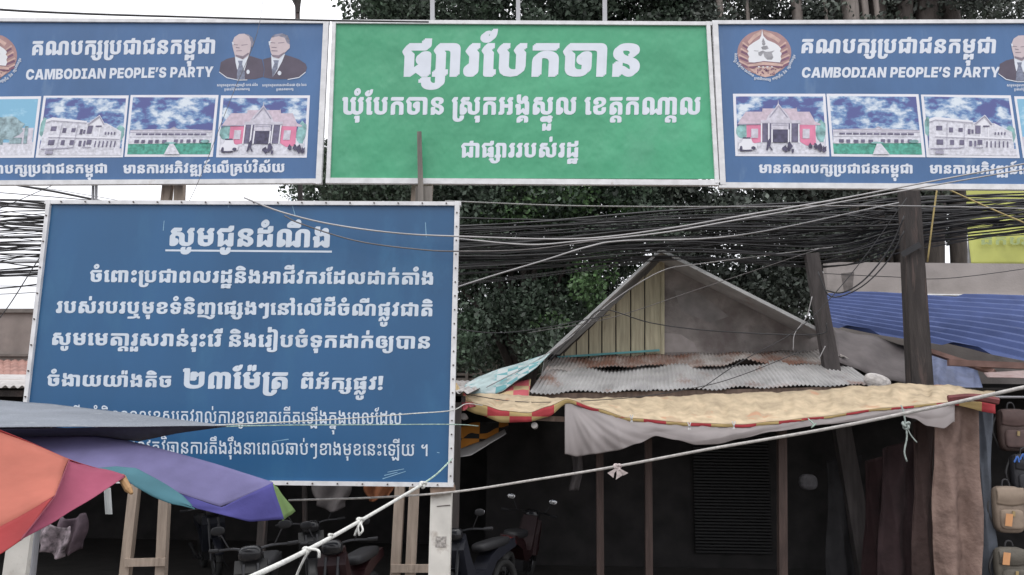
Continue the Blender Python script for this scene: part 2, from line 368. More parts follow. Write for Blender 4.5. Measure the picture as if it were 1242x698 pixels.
[[-1081,-244,-1081,-138,-1082,-100,-984,-49,-788,-24,-635,-24,-484,-24,-286,-49,-188,-100,-187,-138,-187,-244,-463,-244,-463,-138,-464,-111,-542,-87,-635,-87,-728,-87,-806,-111,-805,-138,-805,-149,-677,-118,-603,-182,-805,-230,-805,-244]],
[[-361,-261,-434,-261,-518,-227,-527,-211,-811,-222,-980,-228,-1122,-177,-1121,-137,-1122,-103,-1050,-67,-916,-53,-823,-53,-531,-53,-531,-24,-255,-24,-255,-54,-151,-54,-151,-121,-255,-121,-255,-140,-228,-147,-194,-171,-193,-192,-194,-217,-276,-261],[-531,-143,-531,-121,-757,-121,-804,-121,-854,-128,-853,-138,-854,-144,-832,-152,-764,-153,-636,-148]],
[[-931,-256,-931,-34,-691,-34,-691,-153,-595,-116,-499,-153,-499,-34,-257,-34,-257,-256,-487,-256,-595,-214,-703,-256]],
[[683,0,514,0,294,36,186,106,187,158,187,286,591,323,736,337,880,390,881,430,880,459,782,490,683,490,584,490,490,466,491,448,490,435,524,423,565,423,565,351,413,351,316,351,186,398,187,451,186,494,292,555,512,586,683,586,850,586,1072,551,1180,484,1181,437,1180,383,1062,312,806,260,601,232,485,219,485,158,484,128,584,96,683,96,782,96,880,128,881,158,881,234,1181,234,1181,158,1180,106,1072,36,850,0]],
[[187,490,187,586,1181,586,1181,490],[187,257,485,257,485,233,558,233,662,210,720,160,721,119,720,65,576,0,457,0,357,0,266,0,186,31,187,66],[485,75,504,75,534,86,552,106,553,119,552,138,516,159,485,159],[187,245,187,276,186,434,683,434,1182,434,1183,276,1183,0,883,0,883,276,882,306,780,338,683,338,584,338,484,306,485,276,485,245],[187,257,485,257,485,233,558,233,662,210,720,160,721,119,720,65,576,0,457,0,357,0,266,0,186,31,187,66],[485,75,504,75,534,86,552,106,553,119,552,138,516,159,485,159]],
[[-951,-244,-1018,-244,-1082,-217,-1081,-188,-1081,-138,-1082,-100,-984,-49,-786,-24,-633,-24,-482,-24,-284,-49,-188,-100,-187,-138,-187,-244,-463,-244,-463,-138,-464,-114,-550,-90,-633,-90,-718,-90,-806,-114,-805,-134,-805,-153,-806,-161,-772,-167,-751,-167,-679,-167,-679,-244]],
[[187,245,187,428,186,507,420,586,653,586,884,586,1122,507,1123,428,1123,135,1289,200,1455,136,1455,428,1454,507,1690,586,1923,586,2154,586,2388,507,2389,428,2389,0,2091,0,2091,428,2090,459,2006,490,1923,490,1838,490,1754,459,1755,428,1755,0,1485,0,1289,72,1093,0,823,0,823,428,822,459,736,490,653,490,568,490,484,459,485,428,485,245],[187,257,485,257,485,233,558,233,662,210,720,160,721,119,720,65,576,0,457,0,357,0,266,0,186,31,187,66],[485,75,504,75,534,86,552,106,553,119,552,138,516,159,485,159],[2683,0,2683,429,2682,465,2626,490,2547,490,2309,490,2309,586,2687,586,2796,586,2926,556,2982,500,2983,458,2983,0]],
[[-951,-244,-1082,-244,-1081,-188,-1081,-138,-1082,-100,-984,-49,-786,-24,-633,-24,-482,-24,-284,-49,-188,-100,-187,-138,-187,-244,-463,-244,-463,-138,-464,-122,-502,-102,-578,-90,-633,-90,-718,-90,-806,-114,-805,-139,-806,-151,-792,-163,-766,-167,-749,-167,-679,-167,-679,-244]],
[[187,453,187,610,485,610,485,549,773,549,826,549,880,561,881,572,881,674,1181,674,1181,572,1180,533,1136,479,1030,453,939,453],[187,0,187,402,485,402,485,135,685,214,881,136,881,402,1181,402,1181,0,911,0,685,86,459,0]],
[[-1071,-240,-1071,-88,-1072,-62,-1010,-40,-945,-40,-471,-40,-471,-20,-195,-20,-195,-40,-107,-40,-107,-104,-195,-104,-195,-240,-471,-240,-633,-207,-795,-240],[-795,-165,-633,-136,-471,-165,-471,-104,-795,-104]],
[[-591,-256,-752,-256,-918,-197,-917,-140,-917,-34,-677,-34,-677,-124,-678,-138,-660,-159,-622,-170,-591,-170,-550,-170,-508,-146,-507,-124,-507,-34,-267,-34,-267,-140,-268,-197,-434,-256]],
[[-549,875,-516,903,-406,938,-343,938,-254,938,-144,883,-143,845,-144,817,-192,775,-205,768],[-409,852,-309,821,-304,823,-290,836,-289,844,-290,854,-318,868,-343,868,-366,868,-398,859],[-877,684,-956,684,-1030,720,-1029,757,-1030,798,-942,858,-792,891,-693,891,-618,891,-474,870,-336,834,-206,785,-143,757,-143,684],[-819,757,-437,757,-464,768,-528,785,-594,797,-660,802,-689,802,-756,802,-820,780]],
[[1179,200,1179,158,1178,79,926,0,681,0,432,0,184,79,185,158,185,384,142,411,86,455,87,466,86,477,102,496,138,520,202,557,251,586,1179,586,1179,490,321,490,312,487,302,480,296,475,297,472,296,464,374,422,483,383,483,175,482,132,578,96,681,96,782,96,878,132,879,175,879,200],[1179,198,879,198,879,223,810,223,710,247,654,291,655,320,654,373,818,436,969,436,1064,436,1178,399,1179,369],[879,296,879,355,860,355,832,348,816,335,817,325,816,310,852,296]],
[[179,245,179,451,178,487,228,548,344,586,441,586,504,586,620,556,675,525,681,525,736,555,852,586,925,586,1018,586,1126,548,1174,487,1175,451,1175,0,875,0,875,451,874,467,850,484,833,484,810,484,774,466,738,441,698,423,675,423,652,423,612,441,574,466,538,484,519,484,500,484,476,467,477,451,477,245],[179,257,477,257,477,233,550,233,654,210,712,160,713,119,712,65,568,0,449,0,349,0,258,0,178,31,179,66],[477,75,496,75,526,86,544,106,545,119,544,138,508,159,477,159],[1469,0,1469,429,1468,465,1412,490,1331,490,1095,490,1095,586,1471,586,1582,586,1710,556,1766,500,1767,458,1767,0]],
[[407,354,338,354,228,387,162,442,163,476,162,510,228,565,338,598,407,598,472,598,584,565,650,510,651,476,650,442,584,387,472,354],[405,436,438,436,486,459,487,476,486,493,440,517,405,517,372,517,324,493,325,476,324,459,372,436],[407,-12,338,-12,228,21,162,76,163,110,162,144,228,199,338,232,407,232,472,232,584,199,650,144,651,110,650,76,584,21,472,-12],[405,70,438,70,486,93,487,110,486,127,440,151,405,151,372,151,324,127,325,110,324,93,372,70]],
[[179,245,179,451,178,487,228,548,344,586,441,586,504,586,620,556,675,525,681,525,736,555,852,586,925,586,1018,586,1126,548,1174,487,1175,451,1175,0,875,0,875,451,874,467,850,484,833,484,810,484,774,466,738,441,698,423,675,423,652,423,612,441,574,466,538,484,519,484,500,484,476,467,477,451,477,245],[179,257,477,257,477,233,550,233,654,210,712,160,713,119,712,65,568,0,449,0,349,0,258,0,178,31,179,66],[477,75,496,75,526,86,544,106,545,119,544,138,508,159,477,159]],
[[1205,376,1205,50,1204,25,1102,0,1001,0,803,0,803,96,854,96,904,109,905,124,905,245,513,245,513,50,512,25,406,0,305,0,107,0,107,96,158,96,212,109,213,124,213,376,513,376,513,341,905,341,905,376],[905,356,905,415,856,446,812,474,802,486,803,491,802,498,828,519,882,556,931,586,1231,586,1231,490,1055,490,1055,489,1205,410,1205,356],[213,356,213,415,166,446,120,474,110,486,111,491,110,498,134,519,192,556,239,586,541,586,541,490,365,490,365,489,513,410,513,356],[1497,0,1497,429,1496,465,1440,490,1361,490,1123,490,1123,586,1501,586,1610,586,1740,556,1796,500,1797,458,1797,0]],
[[187,453,187,610,485,610,485,549,773,549,826,549,880,561,881,572,881,674,1181,674,1181,572,1180,533,1136,479,1030,453,939,453],[187,0,187,402,485,402,485,135,685,214,881,136,881,402,1181,402,1181,0,911,0,685,86,459,0],[1475,0,1475,429,1474,465,1418,490,1339,490,1101,490,1101,586,1477,586,1588,586,1718,556,1772,500,1773,458,1773,0]],
[[187,490,187,586,1181,586,1181,490],[187,257,485,257,485,233,558,233,662,210,720,160,721,119,720,65,576,0,457,0,357,0,266,0,186,31,187,66],[485,75,504,75,534,86,552,106,553,119,552,138,516,159,485,159],[187,245,187,276,186,434,683,434,1182,434,1183,276,1183,0,883,0,883,276,882,306,780,338,683,338,584,338,484,306,485,276,485,245],[187,257,485,257,485,233,558,233,662,210,720,160,721,119,720,65,576,0,457,0,357,0,266,0,186,31,187,66],[485,75,504,75,534,86,552,106,553,119,552,138,516,159,485,159],[1477,0,1477,429,1476,465,1420,490,1339,490,1103,490,1103,586,1479,586,1590,586,1718,556,1774,500,1775,458,1775,0]],
[[489,373,489,164,488,134,586,96,685,96,786,96,884,134,885,164,885,372,1183,372,1183,158,1182,0,685,0,188,0,189,158,189,373],[885,356,885,415,836,446,792,474,780,486,781,491,780,498,806,519,862,556,909,586,1211,586,1211,490,1035,490,1035,489,1183,410,1183,356],[189,356,189,415,140,446,96,474,86,486,87,491,86,498,112,519,166,556,215,586,515,586,515,490,339,490,339,489,489,410,489,356],[1065,-189,1169,-126,1188,-140,1254,-159,1315,-159,1355,-159,1355,-244,1303,-244,1220,-244,1108,-212],[205,-250,205,-165,555,-165,728,-165,896,-132,901,-106,791,-106,791,-24,1199,-24,1199,-52,1198,-122,1058,-209,774,-250,559,-250]],
[[625,0,404,0,184,79,185,158,185,224,485,224,485,158,484,127,554,96,625,96,698,96,766,127,767,158,767,223,558,241,278,295,134,373,135,425,134,478,242,550,464,586,631,586,802,586,1022,553,1128,488,1129,438,1129,414,831,414,831,430,830,462,726,490,631,490,532,490,432,458,433,428,432,399,514,360,670,332,779,319,802,342,886,371,951,371,1000,371,1082,349,1134,311,1135,288,1134,259,1096,227,1067,217,1067,158,1066,79,846,0]],
[[1427,-244,1342,-244,1218,-226,1110,-196,1049,-180,1002,-166,860,-152,696,-146,615,-146,191,-146,191,-59,615,-59,724,-59,918,-69,1082,-90,1143,-106,1192,-119,1282,-142,1370,-157,1413,-157,1470,-157,1522,-130,1525,-111,1437,-111,1437,-35,1821,-35,1821,-60,1820,-120,1716,-202,1538,-244],[1123,533,1178,558,1312,590,1427,590,1564,590,1738,553,1820,481,1821,428,1821,0,1523,0,1523,428,1522,459,1436,494,1355,494,1282,494,1206,471,1173,456],[187,245,187,451,186,487,236,548,352,586,449,586,512,586,628,556,683,525,689,525,744,555,860,586,933,586,1026,586,1134,548,1182,487,1183,451,1183,0,883,0,883,451,882,467,858,484,841,484,818,484,782,466,746,441,706,423,683,423,660,423,620,441,580,466,546,484,527,484,508,484,484,467,485,451,485,245],[187,257,485,257,485,233,558,233,662,210,720,160,721,119,720,65,576,0,457,0,357,0,266,0,186,31,187,66],[485,75,504,75,534,86,552,106,553,119,552,138,516,159,485,159]],
[[539,-195,539,-87,563,-87,626,-87,704,-72,736,-45,737,-26,737,456,733,456,706,444,646,424,605,424,556,424,502,444,466,468,426,487,393,487,362,487,336,472,337,462,336,449,376,434,411,434,429,434,429,336,369,336,228,336,90,410,91,464,90,504,164,558,284,586,355,586,412,586,490,567,544,542,588,523,611,523,628,523,664,533,696,550,724,572,737,586,1037,586,1037,-49,1036,-93,990,-151,886,-182,708,-195,577,-195]],
[[185,0,185,246,485,246,485,161,526,160,590,149,642,134,667,127,698,117,766,96,801,96,828,96,874,111,902,142,903,165,902,186,866,217,798,238,749,243,632,256,426,290,272,334,186,394,187,433,186,483,294,551,514,586,683,586,854,586,1070,557,1170,501,1171,459,1170,434,1126,388,996,358,873,358,817,358,817,427,836,427,860,435,874,447,875,454,874,465,836,481,758,490,697,490,596,490,484,457,485,427,484,402,568,364,710,339,795,330,932,316,1110,268,1200,199,1201,154,1200,105,1100,36,946,0,863,0,786,0,680,22,641,34,616,42,562,57,512,67,485,67,485,0],[1733,604,1435,604,1435,721,1434,741,1406,758,1365,758,1297,758,1297,854,1507,854,1594,854,1692,831,1732,785,1733,750],[1485,0,1485,429,1484,465,1428,490,1347,490,1111,490,1111,586,1487,586,1598,586,1726,556,1782,500,1783,458,1783,0]],
[[-1121,-244,-1122,-189,-1080,-105,-998,-51,-880,-23,-807,-23,-758,-23,-686,-38,-630,-66,-607,-85,-578,-112,-538,-156,-499,-156,-472,-156,-430,-127,-406,-68,-407,-24,-143,-24,-144,-94,-224,-193,-370,-245,-467,-245,-552,-245,-644,-208,-675,-181,-694,-163,-724,-132,-756,-113,-781,-113,-806,-113,-836,-132,-854,-166,-860,-215,-859,-244]],
[[303,356,303,380,244,412,172,448,142,469,143,475,142,483,172,506,238,550,297,586,631,586,631,490,445,490,445,489,601,405,601,356],[601,375,601,95,600,49,522,0,423,0,313,0,252,0,146,20,80,69,81,112,80,150,148,200,250,225,303,225,303,375],[303,73,303,151,284,150,234,134,235,113,234,90,280,73],[895,0,895,429,894,465,838,490,759,490,521,490,521,586,899,586,1008,586,1138,556,1192,500,1193,458,1193,0]],
[[-39,684,-235,684,-235,908,-39,908],[-707,684,-758,684,-814,715,-813,752,-814,793,-736,851,-598,884,-507,884,-446,884,-320,864,-200,828,-88,783,-39,757,-39,684],[-605,757,-311,757,-344,774,-410,793,-472,802,-499,802,-552,802,-602,780]],
[[419,573,419,-127,418,-166,322,-218,128,-244,-17,-244,-164,-244,-358,-217,-454,-165,-453,-126,-453,-49,-119,-49,-119,-117,-155,-117,-155,-125,-156,-141,-86,-158,-17,-158,50,-158,120,-141,121,-125,121,573],[121,566,121,652,120,702,34,750,-35,750,-78,750,-136,735,-155,723,-453,723,-453,967,-155,967,-155,831,-124,841,-34,858,37,858,158,858,328,809,418,722,419,663,419,566]],
[[641,0,474,0,252,36,144,106,145,158,145,428,144,481,248,551,456,586,617,586,756,586,964,564,1033,541,959,453,922,466,820,482,694,490,617,490,560,490,482,476,444,449,445,428,445,159,444,132,544,97,641,97,714,97,808,114,854,145,855,165,854,173,850,185,842,195,835,199,769,168,637,231,847,321,623,321,623,417,1005,417,1064,379,1118,343,1130,330,1131,325,1130,312,1098,290,1043,262,1072,250,1118,219,1144,182,1145,160,1144,107,1032,36,810,0]],
[[401,370,401,-93,400,-139,298,-208,100,-244,-45,-244,-188,-244,-378,-207,-472,-139,-471,-93,-471,-49,-195,-49,-195,-97,-196,-124,-124,-158,-47,-158,0,-158,66,-142,102,-115,103,-97,103,370],[103,356,103,415,54,446,10,474,-2,486,-1,491,-2,498,26,519,80,556,127,586,429,586,429,490,253,490,253,489,401,410,401,356]],
[[1501,0,1501,429,1500,465,1444,490,1363,490,1127,490,1127,586,1503,586,1614,586,1744,556,1798,500,1799,458,1799,0],[1207,16,1207,-40,907,-40,907,16],[211,384,170,411,112,456,113,469,112,479,128,497,166,520,230,557,279,586,1253,586,1253,490,349,490,340,487,330,481,324,475,325,472,324,465,382,435,468,400,511,383,511,158,510,127,576,86,649,86,688,86,776,105,856,133,906,167,907,182,907,433,1207,433,1207,-10,907,-10,907,48,905,48,860,32,768,6,656,-10,577,-10,480,-10,312,31,210,106,211,158]],
[[199,0,199,225,198,240,156,251,113,251,113,347,325,347,424,347,496,310,497,264,497,135,697,214,897,136,897,319,896,348,864,386,833,399,786,391,668,374,577,374,484,374,316,402,210,468,211,524,211,674,495,674,495,507,494,485,546,457,597,457,618,457,666,462,707,469,684,481,654,511,655,533,654,557,702,601,802,629,883,629,956,629,1056,600,1104,556,1105,533,1104,507,1078,475,1051,459,1108,443,1170,409,1194,366,1195,332,1195,0,923,0,697,87,473,0],[1489,0,1489,429,1488,465,1432,490,1353,490,1115,490,1115,586,1493,586,1602,586,1732,556,1786,500,1787,458,1787,0]],
[[1789,373,1789,158,1788,79,1560,0,1323,0,1218,0,1062,25,1009,48,1005,48,970,33,874,11,748,0,673,0,657,0,488,0,262,36,146,106,147,158,147,536,146,586,293,586,561,586,561,490,504,490,446,478,447,467,447,164,446,134,550,96,651,96,718,96,810,113,856,145,857,164,857,373,1157,373,1157,164,1156,134,1238,96,1323,96,1406,96,1490,134,1491,164,1491,373],[1491,356,1491,415,1442,446,1398,474,1386,486,1387,491,1386,498,1412,519,1468,556,1515,586,1817,586,1817,490,1641,490,1641,489,1789,410,1789,356],[857,356,857,415,808,446,764,474,754,486,755,491,754,498,780,519,836,556,883,586,1183,586,1183,490,1007,490,1007,489,1157,410,1157,356],[2083,0,2083,429,2082,465,2028,490,1947,490,1709,490,1709,586,2087,586,2196,586,2326,556,2382,500,2383,458,2383,0]],
[[-851,684,-851,879,-649,879,-649,684],[-537,684,-537,879,-335,879,-335,684]],
[[851,0,524,0,198,98,199,195,199,612,101,612,101,708,389,708,454,708,496,679,497,654,497,195,496,146,674,96,851,96,1028,96,1204,145,1205,195,1205,475,1059,419,919,475,919,389,955,389,955,293,613,293,613,586,919,586,1059,529,1205,586,1505,586,1505,195,1504,98,1178,0]],
[[179,0,179,415,178,501,396,586,615,586,710,586,854,564,901,542,946,564,1090,586,1189,586,1406,586,1624,498,1625,410,1625,0,1327,0,1327,418,1326,454,1256,490,1189,490,1118,490,1050,456,1051,424,1051,0,753,0,753,424,752,456,682,490,615,490,546,490,476,454,477,418,477,96,563,96,563,0]],
[[421,243,161,243,111,714,471,714],[111,73,110,118,210,158,289,158,366,158,466,118,467,73,466,29,366,-13,289,-13,210,-13,110,29]],
[[355,377,355,108,354,88,376,73,409,73,483,73,483,0,301,0,236,0,172,25,173,50,173,377],[173,356,173,399,120,436,72,470,58,485,59,491,58,497,76,515,124,552,169,586,391,586,391,513,195,513,195,512,355,410,355,356]],
[[1487,377,1487,158,1486,88,1310,0,1123,0,1030,0,896,26,853,48,849,48,816,31,732,10,624,1,557,0,547,0,406,0,232,41,154,111,155,158,155,536,154,586,281,586,449,586,449,513,392,513,336,501,337,490,337,159,336,118,432,73,547,73,624,73,716,93,756,132,757,159,757,377,939,377,939,159,938,118,1030,73,1123,73,1212,73,1304,118,1305,159,1305,377],[1305,356,1305,394,1254,431,1202,466,1186,483,1187,489,1186,495,1204,513,1254,551,1301,586,1523,586,1523,513,1325,513,1325,512,1487,410,1487,356],[757,356,757,399,706,436,656,470,642,485,643,491,642,497,660,515,708,552,753,586,975,586,975,513,779,513,779,512,939,410,939,356]],
[[-221,684,-349,684,-349,904,-221,904],[-835,684,-898,684,-950,720,-949,757,-950,792,-886,848,-766,882,-679,882,-618,882,-494,861,-378,827,-270,782,-221,757,-221,684],[-809,749,-403,749,-446,767,-522,791,-588,806,-648,812,-675,812,-738,812,-808,781]],
[[155,0,155,250,154,266,116,278,75,278,75,351,199,351,270,351,336,314,337,277,337,93,547,202,757,94,757,335,756,364,714,399,681,411,626,400,510,381,445,381,366,381,234,408,156,464,157,508,157,674,337,674,337,507,336,483,394,453,449,453,478,453,532,457,571,464,546,474,518,504,519,524,518,545,556,579,632,601,689,601,744,601,818,579,854,544,855,524,854,503,830,475,807,461,854,448,910,417,938,373,939,339,939,0,743,0,547,99,351,0]],
[[553,0,412,0,238,41,160,111,161,158,161,286,473,314,616,327,760,384,761,429,760,470,666,513,553,513,438,513,342,481,343,460,342,441,382,421,423,421,423,351,349,351,268,351,162,400,163,447,162,484,238,547,410,586,553,586,694,586,864,546,942,476,943,431,942,380,840,307,636,258,481,241,343,228,343,158,342,116,438,73,553,73,666,73,760,116,761,158,761,234,943,234,943,158,942,111,864,41,694,0]],
[[-563,-232,-618,-232,-700,-222,-772,-201,-811,-185,-850,-170,-922,-149,-992,-139,-1029,-139,-1089,-139,-1089,-54,-1061,-54,-1000,-54,-896,-65,-808,-89,-771,-107,-734,-125,-662,-149,-596,-162,-563,-162,-532,-162,-490,-150,-466,-124,-465,-106,-609,-106,-609,-35,-303,-35,-303,-90,-304,-139,-380,-203,-500,-232]],
[[-643,-244,-643,-97,-727,-97,-727,-34,-461,-34,-461,-244]],
[[-591,684,-650,684,-748,713,-806,761,-805,791,-806,820,-748,868,-650,897,-591,897,-534,897,-438,868,-380,820,-379,791,-380,761,-438,713,-534,684],[-593,745,-556,745,-502,771,-501,791,-502,810,-556,838,-593,838,-632,838,-686,811,-685,791,-686,772,-630,745]],
[[281,256,281,329,817,329,817,256],[375,375,375,159,374,118,476,73,581,73,686,73,792,118,793,159,793,375,973,375,973,158,972,0,581,0,192,0,193,158,193,375],[793,356,793,394,740,431,688,466,672,483,673,489,672,495,690,513,740,551,787,586,1009,586,1009,513,813,513,813,512,973,410,973,356],[193,356,193,399,140,436,92,470,78,485,79,491,78,497,96,515,144,552,189,586,411,586,411,513,213,513,213,512,375,410,375,356]],
[[-835,684,-898,684,-950,720,-949,757,-950,792,-886,848,-766,882,-679,882,-618,882,-494,861,-378,827,-270,782,-221,757,-221,684],[-809,749,-403,749,-446,767,-522,791,-588,806,-648,812,-675,812,-738,812,-808,781]],
[[155,0,155,246,337,246,337,169,406,169,496,151,548,127,569,115,592,101,648,73,681,73,704,73,750,91,780,125,781,148,780,179,742,217,668,239,613,244,504,254,334,287,216,333,156,391,157,428,156,475,232,546,406,586,547,586,688,586,858,552,934,493,935,457,934,430,892,383,788,353,697,353,677,353,677,414,702,415,736,426,754,445,755,458,754,472,714,497,624,513,549,513,434,513,336,470,337,428,336,398,404,354,536,324,629,315,744,304,890,262,962,196,963,148,962,102,886,35,764,0,697,0,632,0,540,28,505,48,476,65,428,86,374,96,337,96,337,0]],
[[535,0,362,0,192,79,193,158,193,232,373,232,373,158,372,116,454,73,535,73,614,73,696,116,697,158,697,233,506,250,264,298,150,373,151,428,150,474,226,546,398,586,541,586,682,586,854,546,930,479,931,438,931,414,749,414,749,438,748,471,652,513,541,513,426,513,328,470,329,428,328,393,406,348,572,319,705,307,716,327,774,349,815,349,848,349,900,331,932,302,933,286,932,263,898,233,879,227,879,158,878,79,706,0]],
[[-871,-247,-871,-34,-709,-34,-709,-179,-593,-120,-479,-179,-479,-34,-315,-34,-315,-247,-491,-247,-593,-196,-695,-247]],
[[1447,372,1447,158,1446,79,1264,0,1081,0,718,0,719,158,719,427,718,468,622,513,529,513,434,513,340,468,341,427,341,244,159,244,159,428,158,586,529,586,898,586,899,428,899,160,898,118,990,73,1081,73,1174,73,1264,118,1265,160,1265,372],[159,258,341,258,341,222,396,222,488,200,546,153,547,115,546,62,428,0,341,0,297,0,230,0,158,30,159,61],[341,69,364,69,396,79,414,100,415,113,414,133,376,152,341,153],[1265,356,1265,394,1214,431,1162,466,1146,483,1147,489,1146,495,1164,513,1212,551,1261,586,1483,586,1483,513,1285,513,1285,512,1447,410,1447,356]],
[[285,417,248,445,212,472,202,485,203,491,202,498,220,516,268,552,313,586,793,586,793,513,341,513,341,512,447,443],[1447,375,1447,158,1446,79,1264,0,1081,0,718,0,719,158,719,291,718,333,624,375,531,375,434,375,340,333,341,291,341,239,159,239,159,291,158,349,244,418,410,449,531,449,656,449,818,414,898,344,899,291,899,158,898,116,990,73,1081,73,1174,73,1264,116,1265,158,1265,375],[159,258,341,258,341,222,396,222,488,200,546,153,547,115,546,62,428,0,343,0,297,0,232,0,158,30,159,61],[341,69,364,69,396,79,414,100,415,113,414,133,376,152,341,153],[1265,356,1265,394,1214,431,1162,466,1146,483,1147,489,1146,495,1164,513,1212,551,1259,586,1483,586,1483,513,1285,513,1285,512,1447,410,1447,356]],
[[353,374,353,-97,352,-123,394,-157,464,-173,511,-173,576,-173,666,-137,667,-97,667,-49,849,-49,849,-98,848,-150,756,-215,604,-244,511,-244,414,-244,262,-215,170,-150,171,-98,171,374],[171,356,171,399,118,436,72,470,58,485,59,491,58,497,76,515,124,552,169,586,389,586,389,513,193,513,193,512,353,410,353,356]],
[[161,513,161,586,941,586,941,513],[159,258,341,258,341,222,396,222,488,200,546,153,547,115,546,62,428,0,343,0,297,0,232,0,158,30,159,61],[341,69,364,69,396,79,414,100,415,113,414,133,376,152,341,153],[159,240,159,289,158,447,551,447,940,447,941,289,941,0,761,0,761,289,760,331,654,373,551,373,446,373,340,331,341,289,341,240],[159,258,341,258,341,222,396,222,488,200,546,153,547,115,546,62,428,0,343,0,297,0,232,0,158,30,159,61],[341,69,364,69,396,79,414,100,415,113,414,133,376,152,341,153]],
[[-593,-247,-722,-247,-846,-194,-845,-141,-845,-34,-689,-34,-689,-136,-690,-150,-670,-172,-626,-182,-593,-182,-546,-182,-496,-158,-495,-136,-495,-34,-341,-34,-341,-141,-342,-194,-464,-247]],
[[263,356,263,394,192,432,126,468,104,485,105,493,104,500,122,518,170,554,213,586,291,586,320,586,350,598,351,610,351,674,531,674,531,601,530,572,486,532,394,513,327,513,247,513,245,512,443,410,443,356],[443,375,443,75,442,39,380,0,317,0,271,0,214,0,118,22,62,70,63,109,62,144,120,194,212,220,263,220,263,375],[263,68,263,151,240,151,182,132,183,110,182,88,236,68]],
[[263,356,263,391,208,428,154,464,138,481,139,488,138,494,156,512,206,551,253,586,481,586,481,513,283,513,283,512,443,409,443,356],[443,375,443,75,442,39,380,0,317,0,271,0,214,0,118,22,62,70,63,109,62,144,120,194,212,220,263,220,263,375],[263,68,263,151,240,151,182,132,183,110,182,88,236,68],[719,0,719,452,718,486,664,513,589,513,407,513,407,586,661,586,756,586,858,557,900,501,901,458,901,0]],
[[-665,684,-665,879,-523,879,-523,684]],
[[159,513,159,586,941,586,941,513],[159,0,159,289,158,368,356,449,549,449,744,449,940,368,941,289,941,0,761,0,761,289,760,331,654,375,549,375,446,375,340,331,341,289,341,0],[1217,0,1217,452,1216,486,1162,513,1087,513,905,513,905,586,1159,586,1254,586,1358,557,1398,501,1399,458,1399,0]],
[[263,356,263,391,208,428,154,464,138,481,139,488,138,494,156,512,206,551,253,586,481,586,481,513,283,513,283,512,443,409,443,356],[443,375,443,75,442,39,380,0,317,0,271,0,214,0,118,22,62,70,63,109,62,144,120,194,212,220,263,220,263,375],[263,68,263,151,240,151,182,132,183,110,182,88,236,68]],
[[-593,-247,-722,-247,-846,-194,-845,-141,-845,-34,-689,-34,-689,-136,-690,-150,-670,-172,-626,-182,-593,-182,-546,-182,-496,-158,-495,-136,-495,-34,-341,-34,-341,-141,-342,-194,-464,-247]],
[[943,215,943,158,942,79,748,0,553,0,358,0,164,79,165,158,165,384,120,416,78,454,79,466,78,476,88,492,116,514,168,552,215,586,945,586,945,513,231,513,224,509,214,501,210,496,211,494,210,483,272,440,345,396,345,162,344,117,448,73,553,73,658,73,762,117,763,162,763,215],[943,204,763,204,763,240,704,240,618,262,570,303,571,333,570,384,698,438,795,438,864,438,942,407,943,378],[763,309,763,368,740,368,708,361,690,348,691,338,690,323,728,309]],
[[553,0,412,0,238,41,160,111,161,158,161,286,473,314,616,327,760,384,761,429,760,470,666,513,553,513,438,513,342,481,343,460,342,441,382,421,423,421,423,351,349,351,268,351,162,400,163,447,162,484,238,547,410,586,553,586,694,586,864,546,942,476,943,431,942,380,840,307,636,258,481,241,343,228,343,158,342,116,438,73,553,73,666,73,760,116,761,158,761,234,943,234,943,158,942,111,864,41,694,0],[1221,0,1221,452,1220,486,1166,513,1091,513,909,513,909,586,1163,586,1258,586,1360,557,1402,501,1403,458,1403,0]],
[[159,513,159,586,941,586,941,513],[159,0,159,289,158,368,356,449,549,449,744,449,940,368,941,289,941,0,761,0,761,289,760,331,654,375,549,375,446,375,340,331,341,289,341,0]],
[[535,0,362,0,192,79,193,158,193,232,373,232,373,158,372,116,454,73,535,73,614,73,696,116,697,158,697,233,506,250,264,298,150,373,151,428,150,474,226,546,398,586,541,586,682,586,854,546,930,479,931,438,931,414,749,414,749,438,748,471,652,513,541,513,426,513,328,470,329,428,328,393,406,348,572,319,705,307,716,327,774,349,815,349,848,349,900,331,932,302,933,286,932,263,898,233,879,227,879,158,878,79,706,0],[1365,375,1365,-239,1167,-239,987,-154,807,-239,627,-239,627,-144,626,-132,584,-122,543,-122,543,-48,677,-48,738,-48,788,-84,789,-118,789,-152,987,-56,1185,-152,1185,375],[1185,356,1185,394,1132,431,1082,466,1064,483,1065,489,1064,495,1082,513,1132,551,1179,586,1403,586,1403,513,1205,513,1205,512,1365,410,1365,356]],
[[-459,-248,-516,-248,-570,-215,-573,-202,-825,-213,-962,-218,-1082,-177,-1081,-142,-1082,-112,-1024,-77,-908,-61,-825,-61,-575,-61,-575,-24,-411,-24,-411,-61,-317,-61,-317,-114,-411,-114,-411,-146,-384,-153,-352,-175,-351,-195,-352,-217,-408,-248],[-575,-149,-575,-114,-813,-114,-868,-114,-924,-123,-923,-138,-924,-146,-900,-157,-828,-158,-688,-154]],
[[159,242,159,451,158,488,196,549,284,586,359,586,410,586,504,556,551,525,557,525,602,555,686,586,751,586,822,586,906,549,940,488,941,451,941,0,761,0,761,451,760,479,732,507,705,507,680,507,640,489,606,464,570,446,551,446,530,446,492,464,458,489,418,507,397,507,368,507,340,479,341,451,341,242],[159,258,341,258,341,222,396,222,488,200,546,153,547,115,546,62,428,0,341,0,297,0,230,0,158,30,159,61],[341,69,364,69,396,79,414,100,415,113,414,133,376,152,341,153]],
